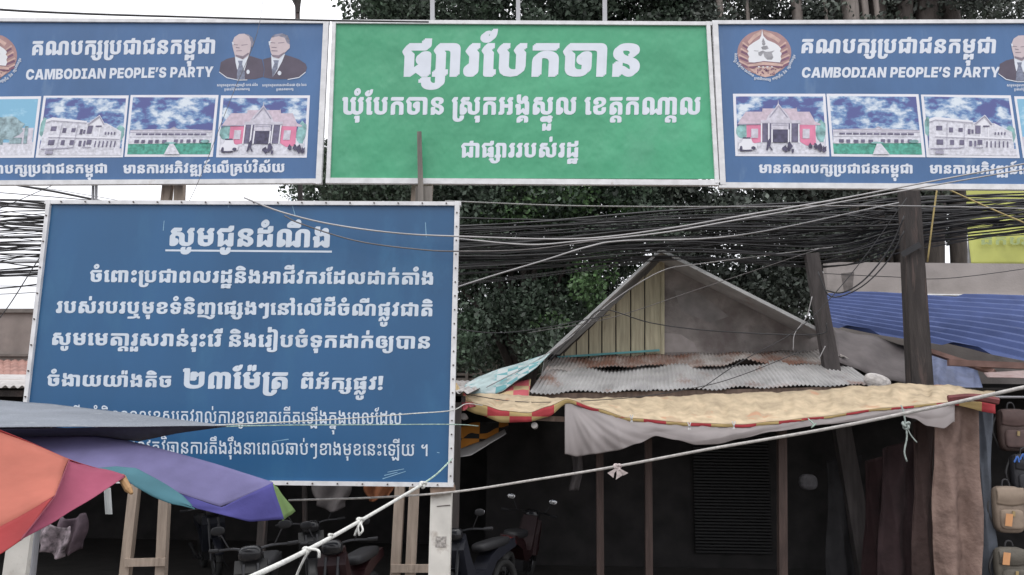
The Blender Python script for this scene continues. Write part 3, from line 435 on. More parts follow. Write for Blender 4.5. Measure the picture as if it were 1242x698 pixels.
[[207,635,156,635,60,654,0,694,1,725,0,769,124,816,231,816,231,752,188,752,144,738,145,725,144,716,172,702,205,702,252,702,318,738,356,805,357,854,497,854,496,780,418,682,288,635],[355,377,355,108,354,88,376,73,409,73,483,73,483,0,301,0,236,0,172,25,173,50,173,377],[173,356,173,399,120,436,72,470,58,485,59,491,58,497,76,515,124,552,169,586,391,586,391,513,195,513,195,512,355,410,355,356]],
[[159,466,159,610,341,610,341,540,665,540,712,540,758,552,759,564,759,674,941,674,941,564,940,531,896,488,798,466,715,466],[159,0,159,402,341,402,341,93,551,202,759,94,759,402,941,402,941,0,747,0,551,99,353,0]],
[[1007,375,1007,50,1006,25,936,0,869,0,711,0,711,73,768,73,824,86,825,101,825,256,407,256,407,50,406,25,336,0,267,0,113,0,113,73,168,73,226,86,227,101,227,375,407,375,407,330,825,330,825,375],[825,356,825,394,774,431,722,466,704,483,705,489,704,495,722,513,772,551,819,586,1043,586,1043,513,845,513,845,512,1007,410,1007,356],[227,356,227,399,174,436,126,470,112,485,113,491,112,497,130,515,178,552,223,586,443,586,443,513,247,513,247,512,407,410,407,356],[1281,0,1281,452,1280,486,1226,513,1151,513,969,513,969,586,1223,586,1318,586,1422,557,1462,501,1463,458,1463,0]],
[[183,0,183,384,140,416,98,454,99,466,98,476,108,492,136,514,188,552,233,586,719,586,746,586,782,598,783,610,783,674,965,674,965,610,964,578,916,534,818,513,743,513,251,513,242,509,234,501,228,496,229,494,228,487,258,463,316,425,365,396,365,93,575,202,783,94,783,447,965,447,965,0,769,0,575,100,379,0],[707,586,965,586,965,513,707,513],[1239,0,1239,452,1238,486,1184,513,1109,513,927,513,927,586,1181,586,1276,586,1380,557,1420,501,1421,458,1421,0]],
[[949,222,949,0,755,0,561,96,365,0,169,0,169,384,126,416,84,454,85,466,84,476,94,492,122,514,174,552,219,586,951,586,951,513,237,513,228,507,218,500,214,496,215,494,214,487,244,463,302,425,351,396,351,93,561,199,767,94,767,222],[949,204,767,204,767,240,708,240,622,262,574,303,575,333,574,384,702,438,801,438,870,438,948,407,949,378],[769,309,769,368,746,368,714,361,696,348,697,338,696,323,734,309]],
[[359,369,300,369,204,398,146,447,147,476,146,505,204,554,300,583,359,583,416,583,514,554,572,505,573,476,572,447,514,398,416,369],[357,430,396,430,450,457,451,476,450,495,396,523,357,523,320,523,266,496,267,476,266,457,320,430],[359,3,300,3,204,32,146,81,147,110,146,139,204,188,300,217,359,217,416,217,514,188,572,139,573,110,572,81,514,32,416,3],[357,64,396,64,450,91,451,110,450,129,396,157,357,157,320,157,266,130,267,110,266,91,320,64]],
[[1007,375,1007,50,1006,25,936,0,869,0,711,0,711,73,768,73,824,86,825,101,825,256,407,256,407,50,406,25,336,0,267,0,113,0,113,73,168,73,226,86,227,101,227,375,407,375,407,330,825,330,825,375],[825,356,825,394,774,431,722,466,704,483,705,489,704,495,722,513,772,551,819,586,1043,586,1043,513,845,513,845,512,1007,410,1007,356],[227,356,227,399,174,436,126,470,112,485,113,491,112,497,130,515,178,552,223,586,443,586,443,513,247,513,247,512,407,410,407,356]],
[[-925,-244,-982,-244,-1038,-216,-1037,-188,-1037,-138,-1038,-105,-970,-53,-816,-24,-689,-24,-564,-24,-412,-53,-344,-105,-343,-138,-343,-244,-505,-244,-505,-138,-506,-108,-588,-77,-689,-77,-790,-77,-876,-108,-875,-137,-875,-173,-876,-181,-850,-189,-829,-189,-729,-189,-729,-244]],
[[-681,684,-736,684,-790,711,-789,746,-790,782,-732,842,-624,880,-549,880,-500,880,-398,860,-298,826,-206,781,-163,757,-163,684],[-661,749,-327,749,-372,773,-452,800,-520,812,-547,812,-600,812,-658,783]],
[[949,222,949,0,755,0,561,96,365,0,169,0,169,384,126,416,84,454,85,466,84,476,94,492,122,514,174,552,219,586,951,586,951,513,237,513,228,507,218,500,214,496,215,494,214,487,244,463,302,425,351,396,351,93,561,199,767,94,767,222],[949,204,767,204,767,240,708,240,622,262,574,303,575,333,574,384,702,438,801,438,870,438,948,407,949,378],[769,309,769,368,746,368,714,361,696,348,697,338,696,323,734,309],[1225,0,1225,452,1224,486,1168,513,1093,513,911,513,911,586,1165,586,1260,586,1364,557,1404,501,1405,458,1405,0]],
[[-559,868,-538,896,-436,930,-375,930,-308,930,-212,885,-211,848,-212,822,-252,776,-263,769],[-457,849,-341,809,-334,814,-324,833,-323,841,-324,853,-356,871,-385,871,-406,871,-442,860],[-835,684,-898,684,-950,720,-949,757,-950,792,-886,848,-766,882,-679,882,-618,882,-494,861,-378,827,-270,782,-221,757,-221,684],[-809,749,-403,749,-446,767,-522,791,-588,806,-648,812,-675,812,-738,812,-808,781]],
[[-459,866,-438,894,-342,928,-287,928,-218,928,-130,883,-129,845,-130,819,-176,773,-185,766],[-359,847,-255,806,-250,810,-234,829,-233,841,-234,852,-262,870,-289,870,-310,870,-344,858],[-681,684,-736,684,-790,711,-789,746,-790,782,-732,842,-624,880,-549,880,-500,880,-398,860,-298,826,-206,781,-163,757,-163,684],[-661,749,-327,749,-372,773,-452,800,-520,812,-547,812,-600,812,-658,783]],
[[155,0,155,246,337,246,337,169,406,169,496,151,548,127,569,115,592,101,648,73,681,73,704,73,750,91,780,125,781,148,780,179,742,217,668,239,613,244,504,254,334,287,216,333,156,391,157,428,156,475,232,546,406,586,547,586,688,586,858,552,934,493,935,457,934,430,892,383,788,353,697,353,677,353,677,414,702,415,736,426,754,445,755,458,754,472,714,497,624,513,549,513,434,513,336,470,337,428,336,398,404,354,536,324,629,315,744,304,890,262,962,196,963,148,962,102,886,35,764,0,697,0,632,0,540,28,505,48,476,65,428,86,374,96,337,96,337,0],[1217,0,1217,452,1216,486,1162,513,1087,513,905,513,905,586,1159,586,1254,586,1358,557,1398,501,1399,458,1399,0]],
[[961,212,961,158,960,110,900,39,794,0,725,0,664,0,576,35,537,58,502,78,456,104,406,118,363,120,363,0,183,0,138,40,96,108,97,136,96,164,138,193,183,195,183,384,138,416,96,454,97,466,96,476,106,492,134,514,186,552,233,586,963,586,963,513,249,513,242,509,232,501,228,496,229,494,228,483,288,440,363,396,363,194,422,191,494,179,544,158,571,143,594,130,634,99,680,76,705,76,736,76,766,103,780,141,781,160,781,212],[961,204,781,204,781,240,720,240,636,262,588,303,589,333,588,384,716,438,813,438,882,438,960,407,961,378],[781,309,781,368,758,368,726,361,708,348,709,338,708,323,746,309],[1237,0,1237,452,1236,486,1182,513,1107,513,925,513,925,586,1179,586,1274,586,1376,557,1418,501,1419,458,1419,0]],
[[375,375,375,159,374,118,476,73,581,73,686,73,792,118,793,159,793,375,973,375,973,158,972,0,581,0,192,0,193,158,193,375],[793,356,793,394,740,431,688,466,672,483,673,489,672,495,690,513,740,551,787,586,1009,586,1009,513,813,513,813,512,973,410,973,356],[193,356,193,399,140,436,92,470,78,485,79,491,78,497,96,515,144,552,189,586,411,586,411,513,213,513,213,512,375,410,375,356]],
[[485,-195,485,-119,499,-119,576,-119,660,-99,692,-62,693,-36,693,479,691,479,652,459,580,437,545,437,504,437,452,459,420,486,384,507,359,507,330,507,304,488,305,477,304,463,340,443,375,443,389,443,389,366,345,366,244,366,134,429,135,473,134,507,188,558,278,586,333,586,384,586,448,563,494,533,528,510,551,510,566,510,600,520,634,539,672,567,693,586,873,586,873,-41,872,-81,834,-139,748,-177,618,-195,525,-195]],
[[667,0,667,447,636,425,558,392,456,375,393,375,324,375,212,405,150,454,151,483,150,518,210,564,306,586,363,586,413,586,413,510,389,510,358,510,328,493,329,482,328,473,342,459,374,450,399,450,442,450,510,466,572,498,632,550,667,586,847,586,847,0]],
[[185,0,185,329,184,341,128,349,87,349,87,446,291,446,386,446,484,410,485,375,485,135,683,214,881,136,881,438,880,464,816,490,751,490,565,490,384,490,184,561,185,643,185,742,485,742,485,643,484,626,502,600,552,586,599,586,843,586,1010,586,1178,512,1179,438,1179,0,909,0,683,86,455,0]],
[[163,490,163,586,1157,586,1157,490],[265,-7,182,-7,44,45,15,100,163,132,170,123,188,108,208,100,219,100,230,100,244,110,243,119,240,130,206,180,176,246,177,281,176,326,284,399,500,443,663,443,912,443,1156,357,1157,276,1157,0,859,0,859,263,858,306,766,347,671,347,578,347,472,309,473,277,472,256,500,211,526,154,527,117,526,75,466,21,350,-7],[1451,0,1451,429,1450,465,1394,490,1315,490,1077,490,1077,586,1455,586,1564,586,1694,556,1750,500,1751,458,1751,0]],
[[1205,210,1205,0,935,0,709,73,483,0,211,0,211,384,170,411,112,455,113,466,112,479,134,500,174,526,236,560,279,586,1205,586,1205,490,347,490,340,487,330,480,324,475,325,472,324,465,382,434,468,399,511,383,511,135,709,201,907,136,907,210],[1205,198,907,198,907,223,838,223,736,247,680,291,681,320,680,373,844,436,997,436,1090,436,1204,399,1205,369],[907,296,907,355,888,355,858,348,842,335,843,325,842,310,878,296]],
[[401,370,401,-93,400,-139,298,-208,100,-244,-45,-244,-188,-244,-378,-207,-472,-139,-471,-93,-471,-49,-195,-49,-195,-97,-196,-124,-124,-158,-47,-158,0,-158,66,-142,102,-115,103,-97,103,370],[103,356,103,415,54,446,10,474,-2,486,-1,491,-2,498,26,519,80,556,127,586,429,586,429,490,253,490,253,489,401,410,401,356],[695,0,695,429,694,465,640,490,559,490,321,490,321,586,699,586,808,586,938,556,994,500,995,458,995,0]],
[[489,379,489,158,488,127,574,96,661,96,748,96,834,127,835,158,835,428,834,507,1064,586,1303,586,1766,586,1767,428,1767,0,1471,0,1471,428,1470,459,1386,490,1301,490,1218,490,1132,459,1133,428,1133,158,1132,79,902,0,661,0,420,0,188,79,189,158,189,379],[189,356,189,415,140,446,96,474,86,486,87,491,86,498,112,519,166,556,215,586,515,586,515,490,339,490,339,489,489,410,489,356],[2073,0,2073,429,2072,465,2018,490,1937,490,1699,490,1699,586,2077,586,2186,586,2316,556,2372,500,2373,458,2373,0]],
[[1427,-244,1342,-244,1218,-226,1110,-196,1049,-180,1002,-166,860,-152,696,-146,615,-146,191,-146,191,-59,615,-59,724,-59,918,-69,1082,-90,1143,-106,1192,-119,1282,-142,1370,-157,1413,-157,1470,-157,1522,-130,1525,-111,1437,-111,1437,-35,1821,-35,1821,-60,1820,-120,1716,-202,1538,-244],[1123,533,1178,558,1312,590,1427,590,1564,590,1738,553,1820,481,1821,428,1821,0,1523,0,1523,428,1522,459,1436,494,1355,494,1282,494,1206,471,1173,456],[187,245,187,451,186,487,236,548,352,586,449,586,512,586,628,556,683,525,689,525,744,555,860,586,933,586,1026,586,1134,548,1182,487,1183,451,1183,0,883,0,883,451,882,467,858,484,841,484,818,484,782,466,746,441,706,423,683,423,660,423,620,441,580,466,546,484,527,484,508,484,484,467,485,451,485,245],[187,257,485,257,485,233,558,233,662,210,720,160,721,119,720,65,576,0,457,0,357,0,266,0,186,31,187,66],[485,75,504,75,534,86,552,106,553,119,552,138,516,159,485,159],[2117,0,2117,429,2116,465,2060,490,1979,490,1743,490,1743,586,2119,586,2230,586,2358,556,2414,500,2415,458,2415,0]],
[[489,379,489,158,488,127,574,96,661,96,748,96,834,127,835,158,835,428,834,507,1064,586,1303,586,1766,586,1767,428,1767,0,1471,0,1471,428,1470,459,1386,490,1301,490,1218,490,1132,459,1133,428,1133,158,1132,79,902,0,661,0,420,0,188,79,189,158,189,379],[189,356,189,415,140,446,96,474,86,486,87,491,86,498,112,519,166,556,215,586,515,586,515,490,339,490,339,489,489,410,489,356]],
[[1205,210,1205,0,935,0,709,73,483,0,211,0,211,384,170,411,112,455,113,466,112,479,134,500,174,526,236,560,279,586,1205,586,1205,490,347,490,340,487,330,480,324,475,325,472,324,465,382,434,468,399,511,383,511,135,709,201,907,136,907,210],[1205,198,907,198,907,223,838,223,736,247,680,291,681,320,680,373,844,436,997,436,1090,436,1204,399,1205,369],[907,296,907,355,888,355,858,348,842,335,843,325,842,310,878,296],[1499,0,1499,429,1498,465,1442,490,1363,490,1125,490,1125,586,1503,586,1612,586,1742,556,1798,500,1799,458,1799,0]],
[[185,0,185,246,485,246,485,161,526,160,590,149,642,134,667,127,698,117,766,96,801,96,828,96,874,111,902,142,903,165,902,186,866,217,798,238,749,243,632,256,426,290,272,334,186,394,187,433,186,483,294,551,514,586,683,586,854,586,1070,557,1170,501,1171,459,1170,434,1126,388,996,358,873,358,817,358,817,427,836,427,860,435,874,447,875,454,874,465,836,481,758,490,697,490,596,490,484,457,485,427,484,402,568,364,710,339,795,330,932,316,1110,268,1200,199,1201,154,1200,105,1100,36,946,0,863,0,786,0,680,22,641,34,616,42,562,57,512,67,485,67,485,0],[1485,0,1485,429,1484,465,1428,490,1347,490,1111,490,1111,586,1487,586,1598,586,1726,556,1782,500,1783,458,1783,0]],
[[-1091,684,-1091,780,-689,780,-593,729,-497,780,-97,780,-97,684]],
[[771,-10,570,-10,252,76,68,243,69,363,68,485,256,652,574,737,771,737,906,737,1134,701,1308,630,1416,528,1431,462,1031,462,1024,485,986,523,922,551,836,565,783,565,682,565,544,517,474,427,475,363,474,297,546,207,682,162,781,162,834,162,920,177,984,204,1024,242,1033,266,1433,266,1424,219,1336,123,1170,41,930,-10]],
[[45,0,517,728,1057,728,1545,0,1099,0,929,282,874,374,778,572,737,669,827,669,784,572,700,374,649,282,487,0],[395,140,395,287,1197,287,1197,140]],
[[95,0,95,728,717,728,849,500,864,471,908,374,950,263,984,161,995,126,921,126,930,161,964,263,1006,374,1048,471,1067,500,1195,728,1819,728,1819,0,1421,0,1421,281,1420,306,1424,389,1430,487,1436,587,1437,629,1459,629,1440,583,1396,482,1348,387,1306,308,1291,281,1123,0,793,0,623,281,606,308,562,387,512,482,466,583,449,629,477,629,476,587,482,487,488,389,492,306,493,281,493,0]],
[[95,0,95,728,725,728,890,728,1118,683,1232,601,1233,546,1232,506,1162,439,1036,395,953,387,953,379,1044,377,1198,334,1290,257,1291,206,1290,146,1166,53,938,0,781,0],[489,157,675,157,772,157,874,195,875,231,874,257,826,293,740,312,681,312,489,312],[489,434,651,434,702,434,782,450,826,480,827,503,826,536,730,572,657,572,489,572]],
[[777,-10,578,-10,256,76,68,243,69,363,68,485,256,652,578,737,777,737,974,737,1294,652,1482,485,1483,363,1482,242,1294,76,974,-10],[777,162,874,162,1008,208,1076,298,1077,363,1076,429,1008,519,874,565,777,565,678,565,544,519,474,429,475,363,474,298,544,208,678,162]],
[[655,0,257,0,257,168,639,168,748,168,900,202,980,288,981,363,980,439,898,525,742,560,627,560,251,560,251,728,649,728,874,728,1200,640,1376,477,1377,363,1376,250,1200,87,876,0],[489,728,489,0,95,0,95,728]],
[[57,0,57,159,311,159,311,568,57,568,57,728,959,728,959,568,705,568,705,159,959,159,959,0]],
[[95,0,95,728,525,728,871,442,916,405,994,331,1066,241,1105,182,1071,182,1066,221,1050,325,1040,426,1041,461,1041,728,1447,728,1447,0,1017,0,693,266,638,311,554,390,478,478,429,535,469,535,476,484,492,382,500,295,501,266,501,0]],
[[95,0,95,728,721,728,882,728,1126,664,1262,547,1263,470,1262,392,1124,278,874,216,709,216,333,216,333,369,627,369,698,369,796,394,850,439,851,470,850,501,796,546,698,569,627,569,489,569,489,0]],
[[95,0,95,728,1143,728,1143,568,489,568,489,445,1089,445,1089,290,489,290,489,159,1139,159,1139,0]],
[[95,0,95,728,489,728,489,159,1077,159,1077,0]],
[[167,402,253,728,625,728,421,402]],
[[687,-9,496,-9,214,47,58,165,57,256,433,256,436,223,496,177,604,153,681,153,744,153,830,169,874,197,875,215,874,231,832,256,736,277,655,285,509,301,316,321,94,420,95,506,94,575,244,679,508,737,683,737,858,737,1116,678,1254,571,1257,500,877,500,872,536,778,575,683,575,622,575,542,561,506,536,507,520,506,502,546,477,632,458,703,450,821,438,940,425,1114,383,1224,327,1276,256,1277,215,1276,143,1134,43,870,-9]],
[[95,0,95,728,721,728,882,728,1126,668,1262,558,1263,480,1262,402,1124,295,874,240,709,240,333,240,333,394,627,394,698,394,796,411,850,449,851,480,850,512,796,551,698,569,627,569,489,569,489,0],[881,0,527,334,947,334,1311,0]],
[[55,568,55,728,1319,728,1319,568,885,568,885,0,491,0,491,568]],
[[587,0,587,253,45,728,509,728,719,508,748,478,792,415,817,375,759,375,780,415,820,478,849,508,1045,728,1507,728,981,253,981,0]]]
LINES = {
    'party': (9315, [(0, 0, 0), (1, 683, 0), (2, 1970, 0), (3, 2655, 0), (4, 3339, 0), (5, 3641, 0), (2, 3910, 0), (6, 4595, 0), (7, 5584, 0), (8, 6279, 0), (3, 6958, 0), (9, 7642, 0), (10, 8308, -26), (11, 8287, -296), (6, 8327, 0)]),
    'have': (10977, [(12, 0, 0), (8, 983, 0), (0, 1662, 0), (1, 2345, 0), (2, 3632, 0), (3, 4317, 0), (4, 5001, 0), (5, 5303, 0), (2, 5572, 0), (6, 6257, 0), (7, 7246, 0), (8, 7941, 0), (3, 8620, 0), (9, 9304, 0), (10, 9970, -26), (11, 9949, -296), (6, 9989, 0)]),
    'dev': (11713, [(12, 0, 0), (8, 983, 0), (13, 1662, 0), (14, 2638, 0), (15, 3004, 0), (16, 3696, 0), (17, 4321, -29), (18, 4367, 0), (19, 4765, 0), (20, 5445, 0), (8, 5749, 0), (21, 6378, -30), (22, 6428, 0), (23, 6741, 0), (24, 7648, -29), (5, 7713, 0), (0, 7982, 0), (2, 8665, 0), (25, 9279, -29), (18, 9350, 0), (26, 9765, 40), (27, 9749, 0), (28, 10676, -29), (29, 10724, 0)]),
    'market': (5000, [(30, 0, 0), (31, 695, 0), (14, 1286, 0), (32, 1652, 0), (2, 1965, 0), (3, 2650, 0), (33, 3333, 0), (8, 4321, 0)]),
    'commune': (15020, [(34, 0, 0), (11, 949, -26), (35, 948, -29), (32, 980, 0), (2, 1294, 0), (3, 1979, 0), (33, 2662, 0), (8, 3650, 0), (5, 4589, 0), (27, 4858, 0), (36, 5963, -26), (3, 5833, 0), (15, 6516, 0), (37, 7208, 0), (38, 7872, -26), (27, 7898, 0), (39, 8870, -26), (40, 8870, -298), (23, 8874, 0), (22, 10106, 0), (41, 10419, 0), (42, 11102, 0), (43, 11761, -26), (3, 11785, 0), (44, 12469, 0), (45, 14051, -26), (23, 14048, 0)]),
    'state': (5716, [(6, 0, 0), (30, 988, 0), (31, 1683, 0), (14, 2274, 0), (14, 2640, 0), (2, 3006, 0), (27, 3692, 0), (25, 4619, -29), (14, 4667, 0), (46, 5033, 0), (47, 5682, -26)]),
    'n0': (5696, [(27, 0, 0), (48, 946, -26), (9, 976, 0), (7, 1661, 0), (48, 2312, -26), (8, 2357, 0), (46, 3036, 0), (35, 3658, -33), (1, 3719, 0), (49, 4658, -29), (37, 5006, 0)]),
    'n1': (16802, [(50, 0, 0), (35, 628, -29), (22, 682, 0), (51, 995, 0), (52, 1967, 0), (5, 2372, 0), (2, 2640, 0), (6, 3326, 0), (53, 4314, 0), (23, 4990, 0), (14, 5962, 0), (46, 6328, 0), (47, 6976, -26), (8, 7011, 0), (17, 7639, -29), (37, 7690, 0), (54, 8380, 0), (7, 9366, 0), (24, 9997, 30), (18, 10062, 0), (3, 10460, 0), (14, 11143, 0), (32, 11510, 0), (46, 11823, 0), (23, 12506, 0), (55, 13477, 0), (3, 14453, 0), (25, 15090, -29), (56, 15136, 0), (35, 16160, -29), (37, 16112, 0)]),
    'n2': (18444, [(14, 0, 0), (2, 366, 0), (27, 1052, 0), (25, 1979, -29), (14, 2027, 0), (2, 2394, 0), (14, 3079, 0), (57, 3445, 0), (9, 4169, 0), (11, 4815, -26), (41, 4855, 0), (58, 5537, 0), (35, 6143, -29), (8, 6180, 0), (17, 6809, -29), (59, 6859, 0), (22, 7862, 0), (30, 8175, 0), (4, 8870, 0), (37, 9173, 0), (60, 9863, 0), (22, 10449, 0), (61, 10762, 0), (22, 11742, 0), (23, 12056, 0), (24, 12962, -29), (46, 13028, 0), (24, 13650, 30), (50, 13710, 0), (35, 14338, -29), (1, 14392, 0), (24, 15332, -29), (30, 15679, 0), (62, 16345, -26), (48, 16328, -296), (18, 16374, 0), (6, 16772, 0), (42, 17761, 0), (17, 18400, -29)]),
    'n3': (17334, [(27, 0, 0), (48, 946, -26), (9, 976, 0), (22, 1661, 0), (9, 1974, 0), (56, 2660, 0), (43, 3639, -26), (14, 3636, 0), (40, 4117, -26), (27, 4002, 0), (63, 4978, 0), (8, 5663, 0), (25, 6292, -29), (14, 6342, 0), (11, 6824, -26), (52, 6708, 0), (22, 7113, 0), (14, 7426, 0), (64, 7817, -29), (8, 8052, 0), (17, 8681, -29), (37, 8731, 0), (22, 9421, 0), (14, 9734, 0), (65, 10101, 0), (2, 10403, 0), (50, 11088, 0), (35, 11716, -29), (58, 11770, 0), (11, 12382, -26), (3, 12413, 0), (55, 13096, 0), (3, 14071, 0), (25, 14709, -29), (66, 14754, 0), (67, 15372, 0), (68, 15666, 0), (8, 16655, 0)]),
    'n4': (5987, [(50, 0, 0), (35, 628, -29), (69, 682, 0), (29, 1664, 0), (70, 2653, 0), (71, 3981, -29), (37, 3932, 0), (42, 4622, 0), (17, 5261, -29), (50, 5306, 0)]),
    'n5': (3692, [(72, 0, 0), (73, 841, 0), (32, 1741, 0), (9, 2054, 0), (71, 2675, -29), (5, 2739, 0), (42, 3008, 0)]),
    'n6': (3736, [(53, 0, 0), (24, 630, -29), (15, 676, 0), (28, 1317, -29), (3, 1368, 0), (4, 2051, 0), (30, 2353, 0), (62, 3019, -26), (48, 3002, -296), (18, 3048, 0), (74, 3447, 0)]),
    'n7': (19732, [(75, 0, 0), (76, 251, 0), (77, 1084, -29), (78, 1082, 0), (79, 1629, 0), (80, 2255, -26), (81, 2212, -294), (82, 2204, -29), (83, 2181, 0), (84, 2731, -29), (85, 2755, 0), (86, 3301, 0), (86, 3842, 0), (87, 4408, -26), (88, 4382, 0), (79, 5193, 0), (81, 5766, -26), (89, 5745, 0), (90, 6556, 0), (91, 6809, 0), (92, 7462, -26), (93, 7359, 0), (94, 7657, 0), (88, 8185, 0), (95, 8999, -29), (96, 8996, 0), (97, 9774, 0), (79, 10062, 0), (98, 10634, -26), (99, 10613, 0), (100, 11165, 0), (91, 11945, 0), (75, 12494, 0), (101, 12745, 0), (77, 13317, -29), (91, 13295, 0), (75, 13844, 0), (102, 14095, 0), (77, 14902, -29), (78, 14865, 0), (101, 15413, 0), (103, 16041, -26), (81, 16007, -290), (78, 15963, 0), (75, 16511, 0), (104, 16761, 0), (88, 17311, 0), (105, 18122, 0), (106, 18372, 0), (88, 18921, 0)]),
    'n8': (20461, [(107, 0, 0), (108, 810, 0), (80, 1692, -26), (109, 1599, 0), (97, 2153, 0), (99, 2441, 0), (81, 3014, -26), (110, 2992, 0), (111, 3350, 0), (85, 3944, 0), (81, 4513, -26), (93, 4490, 0), (91, 4787, 0), (112, 5416, -26), (93, 5337, 0), (113, 5750, 40), (114, 5635, 0), (85, 6416, 0), (96, 6962, 0), (97, 7739, 0), (91, 8027, 0), (115, 8597, -29), (78, 8577, 0), (97, 9124, 0), (81, 9564, -26), (116, 9512, -29), (78, 9412, 0), (117, 9960, 0), (75, 10738, 0), (104, 10989, 0), (88, 11538, 0), (118, 12349, 0), (119, 13137, 0), (95, 13702, -29), (120, 13711, 0), (100, 14244, 0), (78, 15024, 0), (83, 15572, 0), (81, 16159, -26), (79, 16146, 0), (75, 16698, 0), (85, 16949, 0), (110, 17494, 0), (75, 17852, 0), (102, 18103, 0), (77, 18910, -29), (76, 18873, 0), (121, 19964, 0)]),
    'w0': (3037, [(122, 0, 0), (3, 678, 0), (63, 1361, 0), (7, 2047, 0), (67, 2743, 0)]),
    'w1': (3294, [(27, 0, 0), (8, 976, 0), (43, 1634, -26), (17, 1605, -29), (123, 1655, 0), (53, 2618, 0)]),
    'w2': (3295, [(22, 0, 0), (27, 313, 0), (14, 1289, 0), (64, 1680, -29), (123, 1655, 0), (53, 2619, 0)]),
    'w3': (5602, [(5, 0, 0), (2, 269, 0), (6, 954, 0), (124, 1943, 0), (17, 2579, -29), (2, 2638, 0), (22, 3323, 0), (42, 3636, 0), (29, 4320, 0), (67, 5308, 0)]),
    'w4': (3589, [(15, 0, 0), (53, 692, 0), (125, 1368, 0), (5, 1953, 0), (3, 2222, 0), (49, 2860, -29), (42, 2905, 0)]),
    'w5': (1369, [(8, 0, 0), (17, 629, -29), (37, 679, 0)]),
    'w6': (6052, [(18, 0, 0), (19, 398, 0), (20, 1078, 0), (8, 1382, 0), (123, 2061, 0), (53, 3025, 0), (27, 3701, 0), (37, 4676, 0), (38, 5340, -26), (9, 5366, 0)]),
    'c0': (14116, [(27, 0, 0), (22, 976, 0), (9, 1289, 0), (43, 1955, -26), (50, 1974, 0), (15, 2656, 0), (0, 3348, 0), (38, 4006, -26), (9, 4031, 0), (126, 4716, 0), (53, 5991, 0), (127, 6666, 0), (50, 7963, 0), (5, 8644, 0), (3, 8913, 0), (24, 9551, -29), (22, 9856, 0), (128, 10169, 0), (37, 11145, 0), (27, 12095, 0), (35, 13022, -29), (14, 13071, 0), (26, 13462, -29), (8, 13437, 0)]),
    'c1': (9593, [(5, 0, 0), (2, 269, 0), (129, 954, 0), (8, 1942, 0), (3, 2621, 0), (17, 3258, -29), (42, 3304, 0), (43, 3963, -26), (17, 3943, -29), (29, 3987, 0), (27, 4976, 0), (0, 5952, 0), (1, 6635, 0), (2, 7922, 0), (3, 8607, 0), (4, 9290, 0)]),
    'c2': (16070, [(27, 0, 0), (22, 976, 0), (9, 1289, 0), (43, 1955, -26), (50, 1974, 0), (15, 2656, 0), (0, 3348, 0), (38, 4006, -26), (9, 4031, 0), (126, 4716, 0), (22, 5991, 0), (27, 6304, 0), (130, 7280, 0), (2, 8260, 0), (42, 8945, 0), (24, 9584, -29), (22, 9629, 0), (42, 9942, 0), (22, 10625, 0), (6, 10939, 0), (128, 12187, 0), (131, 13134, -29), (11, 13145, -26), (8, 13163, 0), (32, 14102, 0), (27, 14415, 0), (8, 15391, 0)]),
    'c3': (6262, [(5, 0, 0), (2, 269, 0), (129, 954, 0), (8, 1942, 0), (0, 2621, 0), (1, 3304, 0), (2, 4591, 0), (3, 5276, 0), (4, 5959, 0)]),
    'land': (4000, [(12, 0, 0), (8, 983, 0), (23, 1662, 0), (3, 2634, 0), (25, 3271, -29), (46, 3317, 0), (24, 3939, 30)]),
    'en': (15671, [(132, -34, 0), (133, 725, 0), (134, 1517, 0), (135, 2445, 0), (136, 3121, 0), (137, 3881, 0), (138, 4607, 0), (133, 5129, 0), (139, 5921, 0), (140, 6936, 0), (141, 7586, 0), (136, 8189, 0), (140, 8949, 0), (142, 9599, 0), (141, 10156, 0), (143, 10710, 0), (144, 11060, 0), (140, 11990, 0), (133, 12664, 0), (145, 13456, 0), (146, 14149, 0), (147, 14852, 0)]),
}
GLYPHS = [[[(c[i] >> 1, c[i + 1], c[i] & 1) for i in range(0, len(c), 2)] for c in g] for g in GLYPHS]
def flat(cont, steps=3):
    q, n = [], len(cont)
    for k in range(n):
        a, b = cont[k], cont[(k + 1) % n]
        q.append(a)
        if not a[2] and not b[2]: q.append(((a[0] + b[0]) / 2, (a[1] + b[1]) / 2, 1))
    s0 = next(k for k in range(len(q)) if q[k][2])
    q = q[s0:] + q[:s0]
    q.append(q[0])
    r, k = [], 0
    while k < len(q) - 1:
        a = q[k]
        r.append((a[0], a[1]))
        if q[k + 1][2]:
            k += 1
        else:
            c, b = q[k + 1], q[k + 2]
            for m in range(1, steps):
                t = m / steps
                r.append(((1 - t) ** 2 * a[0] + 2 * t * (1 - t) * c[0] + t * t * b[0],
                          (1 - t) ** 2 * a[1] + 2 * t * (1 - t) * c[1] + t * t * b[1]))
            k += 2
    return r
def inside(pt, poly):
    x, y = pt
    r = False
    for (x0, y0), (x1, y1) in zip(poly, poly[1:] + poly[:1]):
        if (y0 > y) != (y1 > y) and x < x0 + (y - y0) / (y1 - y0) * (x1 - x0): r = not r
    return r
GC = {}
